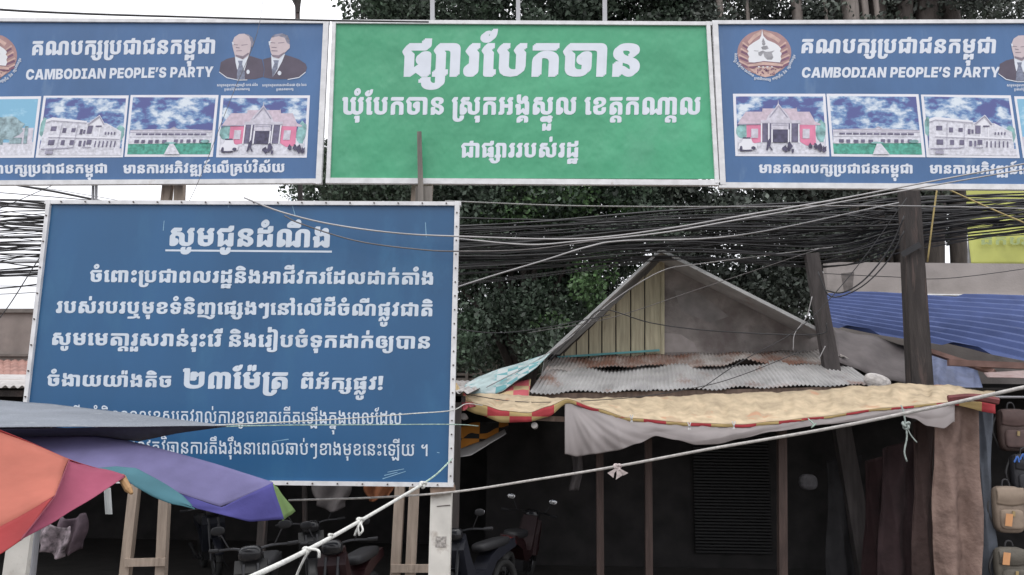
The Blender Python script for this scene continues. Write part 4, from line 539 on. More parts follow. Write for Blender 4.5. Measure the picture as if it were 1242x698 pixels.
def glyph(g):
    """a glyph as a list of (points, triangles)"""
    if g in GC: return GC[g]
    cs = [flat(c) for c in GLYPHS[g] if len(c) > 2]
    pts, edges = [], []
    for c in cs:
        c = [p for k, p in enumerate(c) if math.dist(p, c[k - 1]) > .5]
        n0 = len(pts)
        pts += [Vector(p) for p in c]
        edges += [(n0 + k, n0 + (k + 1) % len(c)) for k in range(len(c))]
    r = []
    if pts:
        vs, _, fs, _, _, _ = delaunay_2d_cdt(pts, edges, [], 0, 1e-3)
        keep = []
        for f in fs:
            x = sum(vs[k].x for k in f) / len(f)
            y = sum(vs[k].y for k in f) / len(f)
            w = 0
            for c in cs:
                for (x0, y0), (x1, y1) in zip(c, c[1:] + c[:1]):
                    if (y0 > y) != (y1 > y) and x < x0 + (y - y0) / (y1 - y0) * (x1 - x0):
                        w += 1 if y1 > y0 else -1
            if w: keep.append(tuple(f))
        r.append(([(p.x, p.y) for p in vs], keep))
    GC[g] = r
    return r
def text(key, a, b, h, Y, m, parent, name='lettering', nib=(20, 15), copies=3, slant=0.0, cap=586.0, mirror=False):
    """one line of lettering; its baseline runs from pixel a to pixel b and its letters stand h pixels high"""
    w, items = LINES[key]
    dx, dy = (b[0] - a[0]) / w, (b[1] - a[1]) / w
    L = math.hypot(dx, dy)
    ux, uy = dy / L * h / cap, -dx / L * h / cap
    mb = MB()
    layer = 0
    for g, gx, gy in items:
        for pts, tris in glyph(g):
            for c in range(copies):
                k = (c - (copies - 1) / 2) / max(1, (copies - 1) / 2)
                vs = []
                for x, y in pts:
                    X = gx + x + k * nib[0] + slant * (gy + y)
                    Z = gy + y + k * nib[1]
                    if mirror: X = w - X
                    vs.append(at(a[0] + dx * X + ux * Z, a[1] + dy * X + uy * Z, Y - 0.00012 * (layer % 19)))
                mb.add(vs, tris)
                layer += 1
    return mb.build(name, m, parent)

# ------------------------------------------------------------------ materials
WHITE = mat('white painted metal', (.72, .72, .72), .45, .10, 8, stain=(.35, .32, .29), stain_amt=.3, stain_scale=6)
ALU = mat('aluminium edge strip', (.62, .62, .63), .4, .12, 10, stain=(.40, .37, .35), stain_amt=.32, stain_scale=5)
LETTER = mat('white sign lettering', (.60, .635, .70), .5, .04, 6)
LETTERW = mat('weathered white lettering', (.53, .59, .66), .5, .08, 3, stain=(.38, .47, .58), stain_amt=.3, stain_scale=7)
BLUE_A = mat('blue vinyl of party banner', (.046, .118, .262), .42, .16, .9, bump=.3, bscale=1.6, bdist=.10, spec=.5, stain=(.095, .175, .31), stain_amt=.36, stain_scale=1.4, stretch=(1.6, 1, .45))
GREEN = mat('green vinyl', (.048, .300, .155), .42, .14, .7, bump=.6, bscale=1.5, bdist=.14, spec=.5, stain=(.070, .320, .180), stain_amt=.40, stain_scale=1.1, stretch=(1.0, 1, .7))
BLUE_N = mat('blue painted sheet', (.017, .088, .205), .36, .16, .9, spec=.5, bump=.06, bscale=4,
             stain=(.024, .108, .225), stain_amt=.42, stain_scale=1.6, stretch=(1, 1, .45))
SCREW = mat('rusty screw head', (.07, .055, .05), .6)
DIRT = mat('grime on white post', (.42, .38, .33), .8, .2, 6)
WOOD_G = mat('grey weathered timber', (.16, .145, .13), .85, .3, 4, bump=.5, bscale=25, stretch=(3, 3, .35))
WOOD_D = mat('dark tarred timber', (.045, .038, .036), .8, .4, 4, bump=.5, bscale=25, stretch=(3, 3, .35), stain=(.12, .085, .075), stain_amt=.4, stain_scale=3)
WOOD_B = mat('brown timber', (.17, .12, .095), .8, .3, 5, bump=.4, bscale=30, stretch=(3, 3, .4))
WOOD_P = mat('pale planed timber', (.36, .29, .235), .75, .22, 5, bump=.3, bscale=30, stretch=(3, 3, .4), stain=(.17, .12, .10), stain_amt=.36, stain_scale=3)
STEEL = mat('grey steel tube', (.36, .36, .38), .5, .1, 6)
ROPE_W = mat('white nylon rope', (.60, .60, .57), .8, .2, 30, bump=.6, bscale=160)
ROPE_G = mat('green and white cord', (.35, .47, .40), .8, .35, 30, bump=.5, bscale=160)
CABLE = mat('black cable sheath', (.030, .029, .031), .45, .3, 3)
CABLE_G = mat('pale grey cable sheath', (.33, .32, .32), .5, .2, 3)

# ------------------------------------------------------------------ ground
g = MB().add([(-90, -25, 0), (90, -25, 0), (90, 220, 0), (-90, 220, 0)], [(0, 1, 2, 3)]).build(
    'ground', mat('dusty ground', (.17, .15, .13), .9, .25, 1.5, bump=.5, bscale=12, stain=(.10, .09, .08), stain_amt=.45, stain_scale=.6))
tag(g, kind='structure')
road = MB().add([(-90, -6, .004), (90, -6, .004), (90, 5.4, .004), (-90, 5.4, .004)], [(0, 1, 2, 3)]).build(
    'road', mat('worn asphalt', (.06, .058, .056), .9, .2, 3, bump=.5, bscale=70))
tag(road, kind='structure')

# ------------------------------------------------------------------ the three overhead banners
YT = 10.0
def dots(row, Y, r, parent):
    mb = MB()
    for px, py in row:
        c = at(px, py, Y)
        mb.tube([c, c + Vector((0, -.012, 0))], r, 8)
    mb.build('screw_row', SCREW, parent)
def along(a, b, n): return [(lerp(a[0], b[0], (i + .5) / n), lerp(a[1], b[1], (i + .5) / n)) for i in range(n)]

def banner(label, q, frame, m, cat='banner'):
    """q: pixel corners TL TR BR BL of the sheet; frame: list of (a, b, width)"""
    base = at((q[2][0] + q[3][0]) / 2, (q[2][1] + q[3][1]) / 2, YT + .02)
    root = thing('overhead_banner', base, label, cat, 'banners hung in a row above the market')
    slab(q, YT, .02).build('sheet', m, root)
    fr = MB()
    for i, (a, b, w) in enumerate(frame):
        st = strip(a, b, w, YT - .03 - .003 * i, .06)
        fr.add(st.v, st.f)
    fr.build('frame', ALU, root)
    back = MB()
    for a, b in (((q[0][0] + 8, q[0][1] + 12), (q[1][0] - 8, q[1][1] + 12)), ((q[3][0] + 8, q[3][1] - 12), (q[2][0] - 8, q[2][1] - 12))):
        st = strip(a, b, 6, YT + .03, .05)
        back.add(st.v, st.f)
    back.build('back_rail', STEEL, root)
    return root

# printed photographs: polygons in the pixel grid of one enlarged crop, bent into the print's own quad
P_WHITE = mat('print white', (.68, .68, .73), .5, .03)
P_PALE = mat('print pale lilac', (.52, .50, .57), .5, .18, 22)
P_PALE2 = mat('print light grey', (.58, .58, .64), .5, .22, 26)
P_ROOF = mat('print pinkish roof', (.52, .43, .50), .5, .14, 24)
P_PINK = mat('print pink wall', (.62, .20, .32), .5, .15, 6)
P_GREY = mat('print dark grey', (.13, .12, .19), .5, .3, 14)
P_DARK = mat('print blackish', (.065, .06, .11), .5, .4, 20)
P_LINE = mat('print grey lines', (.30, .29, .37), .5, .2, 14)
P_GRASS = mat('print grass', (.07, .30, .23), .5, .4, 24)
P_TREE = mat('print foliage', (.20, .36, .36), .5, .5, 14)
P_BARE = mat('print grey tree', (.24, .33, .36), .5, .5, 18)
def sky_print(name, dark, mid, amt):
    m = mat(name, mid, .5, .1, 2)
    n, l = m.node_tree.nodes, m.node_tree.links
    b = n['Principled BSDF']
    tcx = n.new('ShaderNodeTexCoord')
    mp = n.new('ShaderNodeMapping'); mp.inputs['Scale'].default_value = (1, 1, 1.7)
    l.new(tcx.outputs['Object'], mp.inputs[0])
    z = n.new('ShaderNodeTexNoise'); z.inputs['Scale'].default_value = 3.6; z.inputs['Detail'].default_value = 9; z.inputs['Roughness'].default_value = .58
    l.new(mp.outputs[0], z.inputs['Vector'])
    r = n.new('ShaderNodeValToRGB')
    e = r.color_ramp.elements
    e[0].position = 1 - amt - .06; e[0].color = dark + (1,)
    e[1].position = 1 - amt + .10; e[1].color = (.62, .68, .74, 1)
    x = e.new(1 - amt); x.color = mid + (1,)
    l.new(z.outputs['Fac'], r.inputs[0])
    l.new(r.outputs[0], b.inputs['Base Color'])
    return m
P_SKY = sky_print('print cloudy violet blue sky', (.085, .10, .27), (.13, .24, .44), .5)
P_SKY2 = sky_print('print pale cyan sky', (.20, .42, .58), (.30, .52, .66), .42)

def rect(x0, y0, x1, y1): return [(x0, y0), (x1, y0), (x1, y1), (x0, y1)]
def blob(cx, cy, rx, ry, n=18, jit=.12, seed=1):
    rr = random.Random(seed)
    return [(cx + rx * math.cos(2 * math.pi * i / n) * (1 + rr.uniform(-jit, jit)), cy + ry * math.sin(2 * math.pi * i / n) * (1 + rr.uniform(-jit, jit))) for i in range(n)]
def picture(parent, name, ref, quad, layers):
    """ref: the crop's corner coordinates; quad: the corners in photo pixels; layers: (part name, material, [polygons])"""
    def uv(p):
        t = (p[1] - (ref[0][1] + ref[1][1]) / 2) / ((ref[3][1] + ref[2][1]) / 2 - (ref[0][1] + ref[1][1]) / 2)
        xl, xr = lerp(ref[0][0], ref[3][0], t), lerp(ref[1][0], ref[2][0], t)
        return (p[0] - xl) / (xr - xl), t
    def to(p, Y):
        u, v = uv(p)
        a = (lerp(quad[0][0], quad[1][0], u), lerp(quad[0][1], quad[1][1], u))
        b = (lerp(quad[3][0], quad[2][0], u), lerp(quad[3][1], quad[2][1], u))
        return at(lerp(a[0], b[0], v), lerp(a[1], b[1], v), Y)
    root = MB().prism([at(x, y, YT - .003) for x, y in quad], (0, .0025, 0)).build('printed_photo', P_WHITE, parent, label=name)
    k = 1
    for nm, m, polys in layers:
        mb = MB()
        for pl in polys:
            pts = [to(p, YT - .003 - .0008 * k) for p in pl]
            mb.add(pts, [tuple(t) for t in tessellate_polygon([pts])])
            k += .25
        mb.build(nm, m, root)
        k += 1
    return root

REF_PINK = [(70, 70), (930, 70), (975, 655), (92, 655)]
L_PINK = [
    ('sky', P_SKY, [[(97, 95), (908, 95), (945, 632), (117, 632)]]),
    ('forecourt', P_PALE2, [[(109, 470), (930, 470), (945, 632), (117, 632)]]),
    ('trees', P_TREE, [blob(158, 420, 58, 70, seed=3), blob(893, 420, 46, 110, seed=4)]),
    ('walls', P_PINK, [[(195, 355), (345, 355), (345, 520), (215, 545), (200, 520)], [(688, 360), (840, 360), (848, 545), (760, 555), (700, 520)]]),
    ('roof', P_ROOF, [[(112, 356), (140, 310), (190, 238), (345, 238), (345, 352)], [(672, 238), (785, 238), (838, 330), (890, 352), (885, 364), (680, 358)], [(345, 208), (665, 208), (690, 330), (335, 328)]]),
    ('portico', P_GREY, [[(345, 345), (690, 345), (692, 522), (345, 522)]]),
    ('gable', P_PALE, [[(378, 318), (400, 275), (470, 195), (488, 165), (491, 122), (497, 165), (520, 195), (585, 270), (612, 318)], [(330, 318), (700, 318), (700, 346), (330, 346)], [(428, 346), (590, 346), (590, 404), (428, 404)],
                       [(240, 398), (305, 398), (305, 484), (240, 484)], [(722, 398), (788, 398), (788, 488), (722, 488)]]),
    ('trim', P_LINE, [[(408, 292), (492, 178), (500, 178), (585, 292), (575, 292), (496, 196), (418, 292)], [(330, 343), (700, 343), (700, 349), (330, 349)], [(120, 352), (345, 350), (345, 358), (120, 362)], [(440, 360), (580, 360), (580, 366), (440, 366)],
                      [(345, 205), (342, 195), (350, 208)], [(655, 205), (662, 195), (666, 208)]]),
    ('doorway', P_DARK, [[(446, 406), (580, 406), (582, 526), (446, 526)]]),
    ('columns', P_WHITE, [rect(330, 346, 343, 528), rect(398, 346, 412, 528), rect(428, 404, 442, 528), rect(584, 404, 598, 528), rect(604, 346, 616, 528), rect(680, 350, 692, 528)]),
    ('car', P_WHITE, [[(118, 590), (125, 540), (150, 525), (168, 478), (235, 478), (255, 528), (298, 545), (292, 585), (240, 600)]]),
    ('vehicles', P_DARK, [[(162, 478), (232, 478), (236, 492), (158, 492)], blob(146, 585, 14, 28), blob(262, 578, 22, 16), [(150, 600), (245, 592), (250, 604), (160, 612)],
                          [(380, 600), (392, 520), (410, 490), (425, 520), (420, 560), (445, 600), (430, 600), (408, 560), (395, 602)], blob(560, 580, 22, 28, 9, .5, 5), blob(600, 560, 24, 40, 9, .6, 6), blob(628, 605, 16, 22, 9, .5, 7),
                          blob(800, 560, 22, 30, 9, .55, 8), blob(845, 555, 22, 34, 9, .5, 9), blob(885, 570, 26, 38, 9, .5, 10), blob(925, 585, 20, 30, 9, .5, 11)]),
]
REF_SCH = [(12, 48), (585, 52), (632, 437), (43, 437)]
def win(x, y, w, h): return [(x, y), (x + w, y), (x + w, y + h), (x, y + h)]
L_SCH = [
    ('sky', P_SKY, [[(30, 64), (570, 66), (612, 422), (58, 422)]]),
    ('lawn', P_GRASS, [[(52, 352), (602, 342), (611, 421), (58, 421)]]),
    ('roof', P_PALE, [[(50, 268), (310, 262), (335, 248), (362, 262), (594, 270), (595, 284), (52, 286)]]),
    ('wall', P_PALE2, [[(52, 284), (596, 283), (601, 350), (55, 357)]]),
    ('eaves_line', P_LINE, [[(52, 268), (594, 270), (594, 273), (52, 271)], [(52, 284), (595, 283), (595, 286), (52, 287)], [(54, 312), (598, 311), (598, 314), (54, 315)], [(312, 262), (335, 250), (358, 262), (352, 262), (335, 254), (318, 262)]]),
    ('windows', P_GREY, [win(92 + i * 43, 290, 36, 11) for i in range(11)] + [win(90 + i * 46, 330 + (i % 3), 30 - (i % 2) * 6, 20) for i in range(5)] + [win(352 + i * 42, 328, 26 - (i % 2) * 8, 20) for i in range(5)]),
    ('path', P_PALE2, [[(328, 354), (352, 353), (408, 421), (302, 421)]]),
    ('bushes', P_TREE, [blob(330, 350, 40, 6, seed=2), blob(560, 340, 30, 10, seed=3)]),
]
REF_WHT = [(598, 52), (1163, 60), (1220, 443), (637, 437)]
L_WHT = [
    ('sky', P_SKY, [[(616, 67), (1150, 74), (1204, 428), (652, 423)]]),
    ('trees', P_TREE, [blob(640, 250, 18, 60, seed=5), blob(1160, 300, 32, 60, seed=6)]),
    ('forecourt', P_PALE2, [[(648, 385), (1196, 385), (1203, 427), (652, 423)]]),
    ('wall', P_PALE2, [[(652, 215), (690, 196), (925, 222), (1060, 228), (1170, 280), (1185, 385), (1000, 404), (650, 400)]]),
    ('gable', P_WHITE, [[(925, 238), (1000, 176), (1055, 240), (1052, 250), (925, 250)], [(650, 205), (690, 190), (925, 214), (925, 224), (690, 208), (652, 222)], [(690, 300), (1170, 318), (1170, 326), (690, 312)], [(968, 250), (978, 250), (980, 384), (970, 384)], [(1018, 250), (1026, 250), (1030, 384), (1022, 384)]]),
    ('windows', P_GREY, [win(695, 246, 38, 28), win(776, 256, 25, 30), win(835, 258, 27, 24), win(893, 264, 18, 32), win(916, 268, 14, 24), win(940, 242, 34, 50), win(698, 330, 42, 32), win(783, 332, 25, 30), win(842, 332, 30, 30), win(903, 336, 18, 34), win(955, 330, 30, 30), win(935, 336, 12, 34)]
                + [win(1010 + i * 26, 338, 8, 38) for i in range(6)] + [win(990, 242, 40, 8)] + [win(1062 + i * 20, 282, 9, 16) for i in range(4)]),
    ('shadow_lines', P_LINE, [[(650, 224), (690, 209), (925, 226), (925, 229), (690, 212), (652, 228)], [(690, 313), (1170, 327), (1170, 330), (690, 316)], [(660, 384), (840, 378), (870, 374), (870, 378), (840, 384), (660, 390)], win(692, 388, 50, 5), win(930, 374, 60, 5), win(692, 400, 52, 18), [(930, 236), (1000, 180), (1050, 238), (1040, 238), (1000, 190), (942, 236)]]
                 + [win(762, 226, 3, 160), win(870, 232, 3, 150)]),
]
REF_TRE = [(0, 0), (100, 0), (100, 70), (0, 70)]
L_TRE = [
    ('sky', P_SKY2, [[(3, 3), (97, 3), (97, 67), (3, 67)]]),
    ('ground', P_PALE2, [[(3, 54), (97, 52), (97, 67), (3, 67)]]),
    ('buildings', P_PALE, [rect(70, 36, 96, 54), rect(3, 46, 40, 55)]),
    ('tree', P_BARE, [blob(62, 36, 22, 15, 22, .2, 7), rect(60, 40, 63, 55), rect(86, 34, 90, 54), rect(70, 47, 84, 54)]),
]

# portraits of two men in dark suits
SUIT = mat('print dark suit', (.085, .07, .10), .5, .15, 6)
SKIN = mat('print face', (.50, .42, .44), .5, .06, 10)
SHADE = mat('print face lines', (.20, .165, .20), .5, .2, 10)
HAIR = mat('print grey hair', (.20, .20, .26), .5, .35, 20)
TIE = mat('print grey tie', (.17, .19, .26), .5, .3, 30)
def portrait(parent, ox, oy, which, label):
    f = lambda p: (ox + 255 + p[0] / 7.347, oy + 30 + p[1] / 7.347)
    def lay(name, m, polys, k, par):
        mb = MB()
        for i, pl in enumerate(polys):
            pts = [at(*f(p), YT - .002 - .0008 * k - .0002 * i) for p in pl]
            mb.add(pts, [tuple(t) for t in tessellate_polygon([pts])])
        return mb.build(name, m, par)
    if which == 0:
        r = MB().prism([at(*f(p), YT - .002) for p in [(80, 420), (95, 335), (150, 305), (222, 288), (345, 276), (420, 300), (462, 312), (480, 400), (470, 468), (400, 486), (250, 492), (150, 470)]], (0, .0018, 0)).build('portrait', SUIT, parent, label=label)
        lay('shirt', LETTER, [[(220, 280), (345, 272), (325, 340), (303, 416), (268, 376), (240, 402), (226, 340)]], 1, r)
        lay('tie', TIE, [[(246, 322), (290, 322), (284, 352), (308, 430), (308, 488), (235, 490), (240, 420), (256, 352)]], 2, r)
        lay('hair', HAIR, [[(290, 80), (340, 88), (378, 118), (388, 160), (380, 196), (358, 205), (340, 140)]], 2, r)
        lay('face', SKIN, [[(198, 190), (200, 150), (216, 112), (258, 84), (305, 82), (345, 108), (364, 160), (360, 215), (345, 272), (290, 312), (222, 284), (210, 240)]], 3, r)
        lay('features', SHADE, [[(205, 176), (246, 180), (246, 185), (205, 182)], [(278, 182), (334, 176), (334, 180), (278, 188)], [(232, 232), (282, 230), (282, 236), (232, 238)], [(228, 200), (262, 206), (262, 212), (228, 208)], [(225, 268), (290, 282), (340, 250), (345, 262), (290, 308), (226, 282)]], 4, r)
        lay('badge', LETTER, [blob(337, 422, 15, 20, 12, 0)], 5, r)
        lay('glasses_rim', LETTER, [[(192, 156), (208, 158), (208, 182), (198, 180)], [(80, 420), (150, 470), (250, 492), (330, 490), (330, 497), (250, 499), (148, 478), (78, 426)]], 5, r)
    else:
        r = MB().prism([at(*f(p), YT - .002) for p in [(484, 400), (470, 310), (545, 290), (668, 270), (720, 285), (790, 310), (850, 350), (862, 385), (848, 425), (790, 468), (690, 487), (560, 487), (474, 470)]], (0, .0018, 0)).build('portrait', SUIT, parent, label=label)
        lay('shirt', LETTER, [[(543, 272), (668, 260), (640, 330), (600, 405), (556, 470), (548, 380)]], 1, r)
        lay('tie', TIE, [[(562, 318), (612, 318), (604, 350), (600, 392), (556, 472), (550, 400), (572, 346)]], 2, r)
        lay('hair', HAIR, [[(545, 112), (575, 88), (640, 78), (690, 98), (708, 140), (706, 180), (688, 190), (660, 120), (560, 128)]], 2, r)
        lay('face', SKIN, [[(528, 190), (530, 150), (545, 118), (610, 104), (662, 118), (684, 165), (710, 180), (708, 210), (684, 232), (655, 262), (610, 306), (560, 290), (540, 250)]], 3, r)
        lay('features', SHADE, [[(540, 158), (580, 162), (580, 168), (540, 165)], [(605, 162), (660, 158), (660, 163), (605, 169)], [(545, 230), (600, 232), (600, 240), (545, 238)], [(546, 200), (592, 202), (592, 208), (546, 206)], [(545, 270), (610, 274), (662, 245), (660, 260), (610, 300), (555, 286)]], 4, r)
        lay('badge', LETTER, [blob(617, 433, 17, 20, 12, 0)], 5, r)
        lay('glasses_rim', LETTER, [[(520, 150), (545, 148), (545, 154), (534, 158), (534, 186), (524, 184)], [(690, 487), (790, 468), (850, 420), (850, 428), (792, 476), (690, 494)]], 5, r)
    return r

# round emblem of the party
E_DISC = mat('emblem brown', (.33, .20, .20), .5, .12, 10)
E_LIGHT = mat('emblem pale ochre', (.50, .34, .30), .5, .15, 14)
E_DARK = mat('emblem dark brown', (.17, .08, .13), .5, .2, 14)
E_LEAF = mat('emblem white', (.66, .67, .70), .5, .04)
E_GREY = mat('emblem grey figure', (.27, .27, .29), .5, .2, 14)
def emblem(parent, ox, oy):
    f = lambda p: (ox + 880 + p[0] / 8.72, oy + 25 + p[1] / 8.72)
    def lay(name, m, polys, k, par):
        mb = MB()
        for i, pl in enumerate(polys):
            pts = [at(*f(p), YT - .002 - .0008 * k - .0002 * (i % 3)) for p in pl]
            mb.add(pts, [tuple(t) for t in tessellate_polygon([pts])])
        return mb.build(name, m, par)
    disc = [(385, 95)] + [(410 + 285 * math.sin(a), 340 - 240 * math.cos(a)) for a in [2 * math.pi * i / 40 for i in range(3, 38)]]
    disc[0] = (388, 95)
    r = MB().prism([at(*f(p), YT - .002) for p in disc], (0, .0018, 0)).build('emblem', E_DISC, parent, label='round brown emblem with a white leaf shape and a seated figure')
    fe, fd = [], []
    for s, cx in ((-1, 410), (1, 408)):
        for i in range(4):
            y = 225 + i * 66
            o, inn = cx + s * (225 + i * 18 - (i == 3) * 20), cx + s * (165 + i * 3)
            fe.append([(o, y), (o + s * 14, y + 14), (inn, y + 62), (inn, y + 46)])
            fd.append([(o - s * 6, y + 22), (inn + s * 4, y + 62), (inn, y + 82), (inn + s * 10, y + 82), (o + s * 8, y + 46)])
    lay('dark_feathers', E_DARK, fd, 1, r)
    lay('feathers', E_LIGHT, fe + [[(235, 225), (300, 150), (372, 110), (372, 150), (300, 200), (250, 255)], [(402, 110), (480, 135), (585, 205), (560, 240), (520, 205), (440, 170), (402, 140)]], 2, r)
    lay('leaf', E_LEAF, [[(386, 92), (400, 165), (440, 208), (520, 240), (560, 268), (588, 300), (575, 326), (595, 352), (582, 380), (590, 410), (575, 445), (480, 438), (400, 432), (300, 446), (248, 442), (240, 410), (250, 384), (232, 350), (244, 326), (228, 306), (246, 270), (300, 232), (360, 196), (378, 160)]], 3, r)
    lay('figure', E_GREY, [[(398, 185), (418, 228), (382, 230)], blob(404, 246, 18, 20, 12, 0), [(376, 285), (396, 272), (440, 266), (456, 300), (420, 310), (390, 308)],
                           [(345, 338), (395, 318), (425, 332), (470, 330), (520, 318), (490, 345), (506, 390), (490, 415), (440, 415), (410, 385), (400, 345), (375, 378), (350, 370)], [(300, 318), (350, 322), (350, 328), (300, 324)]], 4, r)
    lay('ribbon', E_LIGHT, [[(232, 460), (320, 452), (400, 436), (500, 445), (612, 458), (608, 486), (500, 478), (400, 470), (320, 482), (240, 488)], [(255, 510), (320, 520), (310, 560)], [(595, 505), (520, 520), (540, 560)],
                            [(330, 490), (500, 488), (560, 515), (520, 580), (420, 602), (330, 575), (300, 530)]], 2, r)
    rr = random.Random(4)
    lay('ribbon_lines', E_DARK, [[(232, 458), (320, 446), (400, 430), (500, 438), (612, 455), (612, 459), (500, 444), (400, 436), (320, 451), (232, 463)], [(240, 490), (320, 484), (400, 474), (500, 480), (606, 488), (560, 505), (500, 490), (400, 484), (330, 492), (290, 508)]]
        + [blob(330 + 200 * rr.random(), 505 + 75 * rr.random(), 8, 7, 6, .2, i) for i in range(34)], 5, r)
    lay('stars', E_LEAF, [blob(352 + i * 46, 492, 11, 8, 7, .3, i) for i in range(4)], 6, r)
    words = [('w0', (98, 345), (92, 445)), ('w1', (112, 455), (188, 528)), ('w2', (196, 535), (292, 600)), ('w3', (300, 622), (480, 640)), ('w4', (498, 632), (612, 585)), ('w5', (622, 570), (655, 538)), ('w6', (668, 520), (742, 370))]
    for k, a, b in words:
        text(k, f(a), f(b), 2.6, YT - .006, LETTER, r, 'motto_word', nib=(0, 0), copies=1)
    return r

def party_words(root, en, title):
    text('party', title[0], title[1], 16.5, YT - .0012, LETTER, root, nib=(20, 15), slant=.08)
    text('en', en[0], en[1], 12.6, YT - .0012, LETTER, root, copies=1, nib=(0, 0), slant=.12, cap=727)

# left banner
LQ = [(-70, 22), (396, 26), (387, 222), (-70, 225)]
lb = banner('blue party banner hung left of the green one, two men\'s portraits at its right end', LQ,
            [((-70, 23.5), (399, 26), 5), ((-70, 222), (390, 219.5), 6), ((395.5, 24), (386, 223), 7)], BLUE_A)
party_words(lb, ((31, 97), (259, 93.5)), ((37, 67), (262, 65)))
text('have', (-57, 211), (131, 210), 10, YT - .0012, LETTER, lb, nib=(22, 16))
text('dev', (149, 210.5), (346, 209), 10, YT - .0012, LETTER, lb, nib=(22, 16))
picture(lb, 'printed photo of a leafless tree under pale sky', REF_TRE, [(-60, 118), (50, 117), (41, 191.5), (-66, 192)], L_TRE)
picture(lb, 'printed photo of a two storey white building', REF_WHT, [(53, 116.5), (156, 116), (149, 191), (43, 191.5)], L_WHT)
picture(lb, 'printed photo of a long low school behind a lawn', REF_SCH, [(158.5, 115.5), (265, 115.5), (258, 190.5), (151, 190.5)], L_SCH)
picture(lb, 'printed photo of a pink hall with a gabled porch', REF_PINK, [(268, 116), (376, 116), (372, 191.5), (262, 191)], L_PINK)
portrait(lb, 0, 0, 0, 'portrait of a balding man in dark suit and glasses')
portrait(lb, 0, 0, 1, 'portrait of a grey haired man in dark suit and glasses')
text('c0', (263, 105), (313, 104.5), 2.5, YT - .0012, LETTER, lb, 'caption', copies=1, nib=(0, 0))
text('c1', (272, 110), (303, 109.5), 2.4, YT - .0012, LETTER, lb, 'caption', copies=1, nib=(0, 0))
text('c2', (318, 105), (372, 104.5), 2.5, YT - .0012, LETTER, lb, 'caption', copies=1, nib=(0, 0))
text('c3', (335, 110), (356, 109.5), 2.4, YT - .0012, LETTER, lb, 'caption', copies=1, nib=(0, 0))
emblem(lb, -939, 4)

# green banner
GQ = [(406, 27), (859, 29), (870, 217), (399, 216)]
gb = banner('green market name banner between the two blue party banners', GQ,
            [((402, 26), (864, 28.5), 5), ((395, 219), (876, 221.5), 7), ((405, 25), (397.5, 222), 5), ((859, 26), (870, 222), 5)], GREEN)
text('market', (485.5, 92), (778.5, 92), 38, YT - .0012, LETTER, gb, nib=(30, 22), slant=.05)
text('commune', (414, 139), (851, 139), 20.5, YT - .0012, LETTER, gb, nib=(20, 15), slant=.03)
text('state', (558, 191), (703, 191), 17, YT - .0012, LETTER, gb, nib=(20, 15), slant=.03)
for x in (524, 628, 733):
    mb, c = post_px((x, -60), (x + .6, 30), YT + .14, .055, z0=at(x, 214, YT).z)
    mb.build('back_pole', STEEL, gb)

# right banner
RQ = [(869, 29), (1330, 27), (1336, 228), (878, 221)]
rb = banner('blue party banner hung right of the green one, round emblem at its left end', RQ,
            [((864, 27), (1332, 25.5), 5), ((872, 224.5), (1338, 227.5), 7), ((867.5, 26), (877, 224), 7)], BLUE_A)
party_words(rb, ((972, 94.5), (1213, 94)), ((970, 64.5), (1209, 64.5)))
text('have', (920, 210), (1108, 210.5), 10, YT - .0012, LETTER, rb, nib=(22, 16))
text('dev', (1127, 210.5), (1324, 212), 10, YT - .0012, LETTER, rb, nib=(22, 16))
picture(rb, 'printed photo of a pink hall with a gabled porch', REF_PINK, [(889, 114), (1001, 114), (1006, 190), (892, 189.5)], L_PINK)
picture(rb, 'printed photo of a long low school behind a lawn', REF_SCH, [(1002.5, 114), (1114, 114.5), (1122.5, 191), (1008.5, 190)], L_SCH)
picture(rb, 'printed photo of a two storey white building', REF_WHT, [(1117, 115), (1226, 116), (1237, 192), (1124, 191)], L_WHT)
picture(rb, 'printed photo of a leafless tree under pale sky', REF_TRE, [(1230, 117), (1328, 118), (1336, 193), (1241, 192)], L_TRE)
portrait(rb, 945, 2, 0, 'portrait of a balding man in dark suit and glasses')
text('c0', (1221, 105), (1271, 105), 2.5, YT - .0012, LETTER, rb, 'caption', copies=1, nib=(0, 0))
text('c1', (1230, 110), (1261, 110), 2.4, YT - .0012, LETTER, rb, 'caption', copies=1, nib=(0, 0))
emblem(rb, 0, 0)

# supports of the banners: twin timber legs that run down behind the notice board
def support(label, tops, bots, m, cross):
    Y = 10.22
    base = None
    parts = []
    for (a, b) in zip(tops, bots):
        mb, c = post_px(a, b, Y, .115, .10)
        parts.append(mb)
        base = c if base is None else (base + c) / 2
    r = thing('banner_support', base, label, 'signpost', 'timber legs carrying the banners')
    for mb in parts: mb.build('leg', m, r)
    a, b = cross
    strip(a, b, 9, Y - .09, .04).build('crosspiece', WOOD_P, r)
    return r
support('twin pale timber legs with a crosspiece rising above the purple umbrella\'s edge', [(205, 215), (219, 215)], [(153, 690), (196, 690)], WOOD_P, ((150, 683), (200, 682)))
support('twin brown timber legs seen beside the white leg of the notice board', [(506, 212), (520, 212)], [(480, 690), (498, 690)], WOOD_P, ((474, 690), (522, 690)))
pl = thing('wooden_plank', at(511, 242, 9.9), 'grey weathered plank nailed upright over the lower edge of the green banner', 'plank')
MB().beam(at(512, 300, 9.86), at(508.5, 160, 9.86), .075, .03, w2=.055).build('board', WOOD_G, pl)
strip((514, 226), (513, 300), 21, 9.89, .05).build('backing_block', WOOD_G, pl)
tp = MB()
for x in (112.5, 116.5): 
    st = strip((x, 214), (x - 3, 330), 2.2, YT + .1, .03); tp.add(st.v, st.f)
tag(tp.build('brace_rod', STEEL), 'pair of thin grey rods below the left blue banner, against the sky', 'rod')

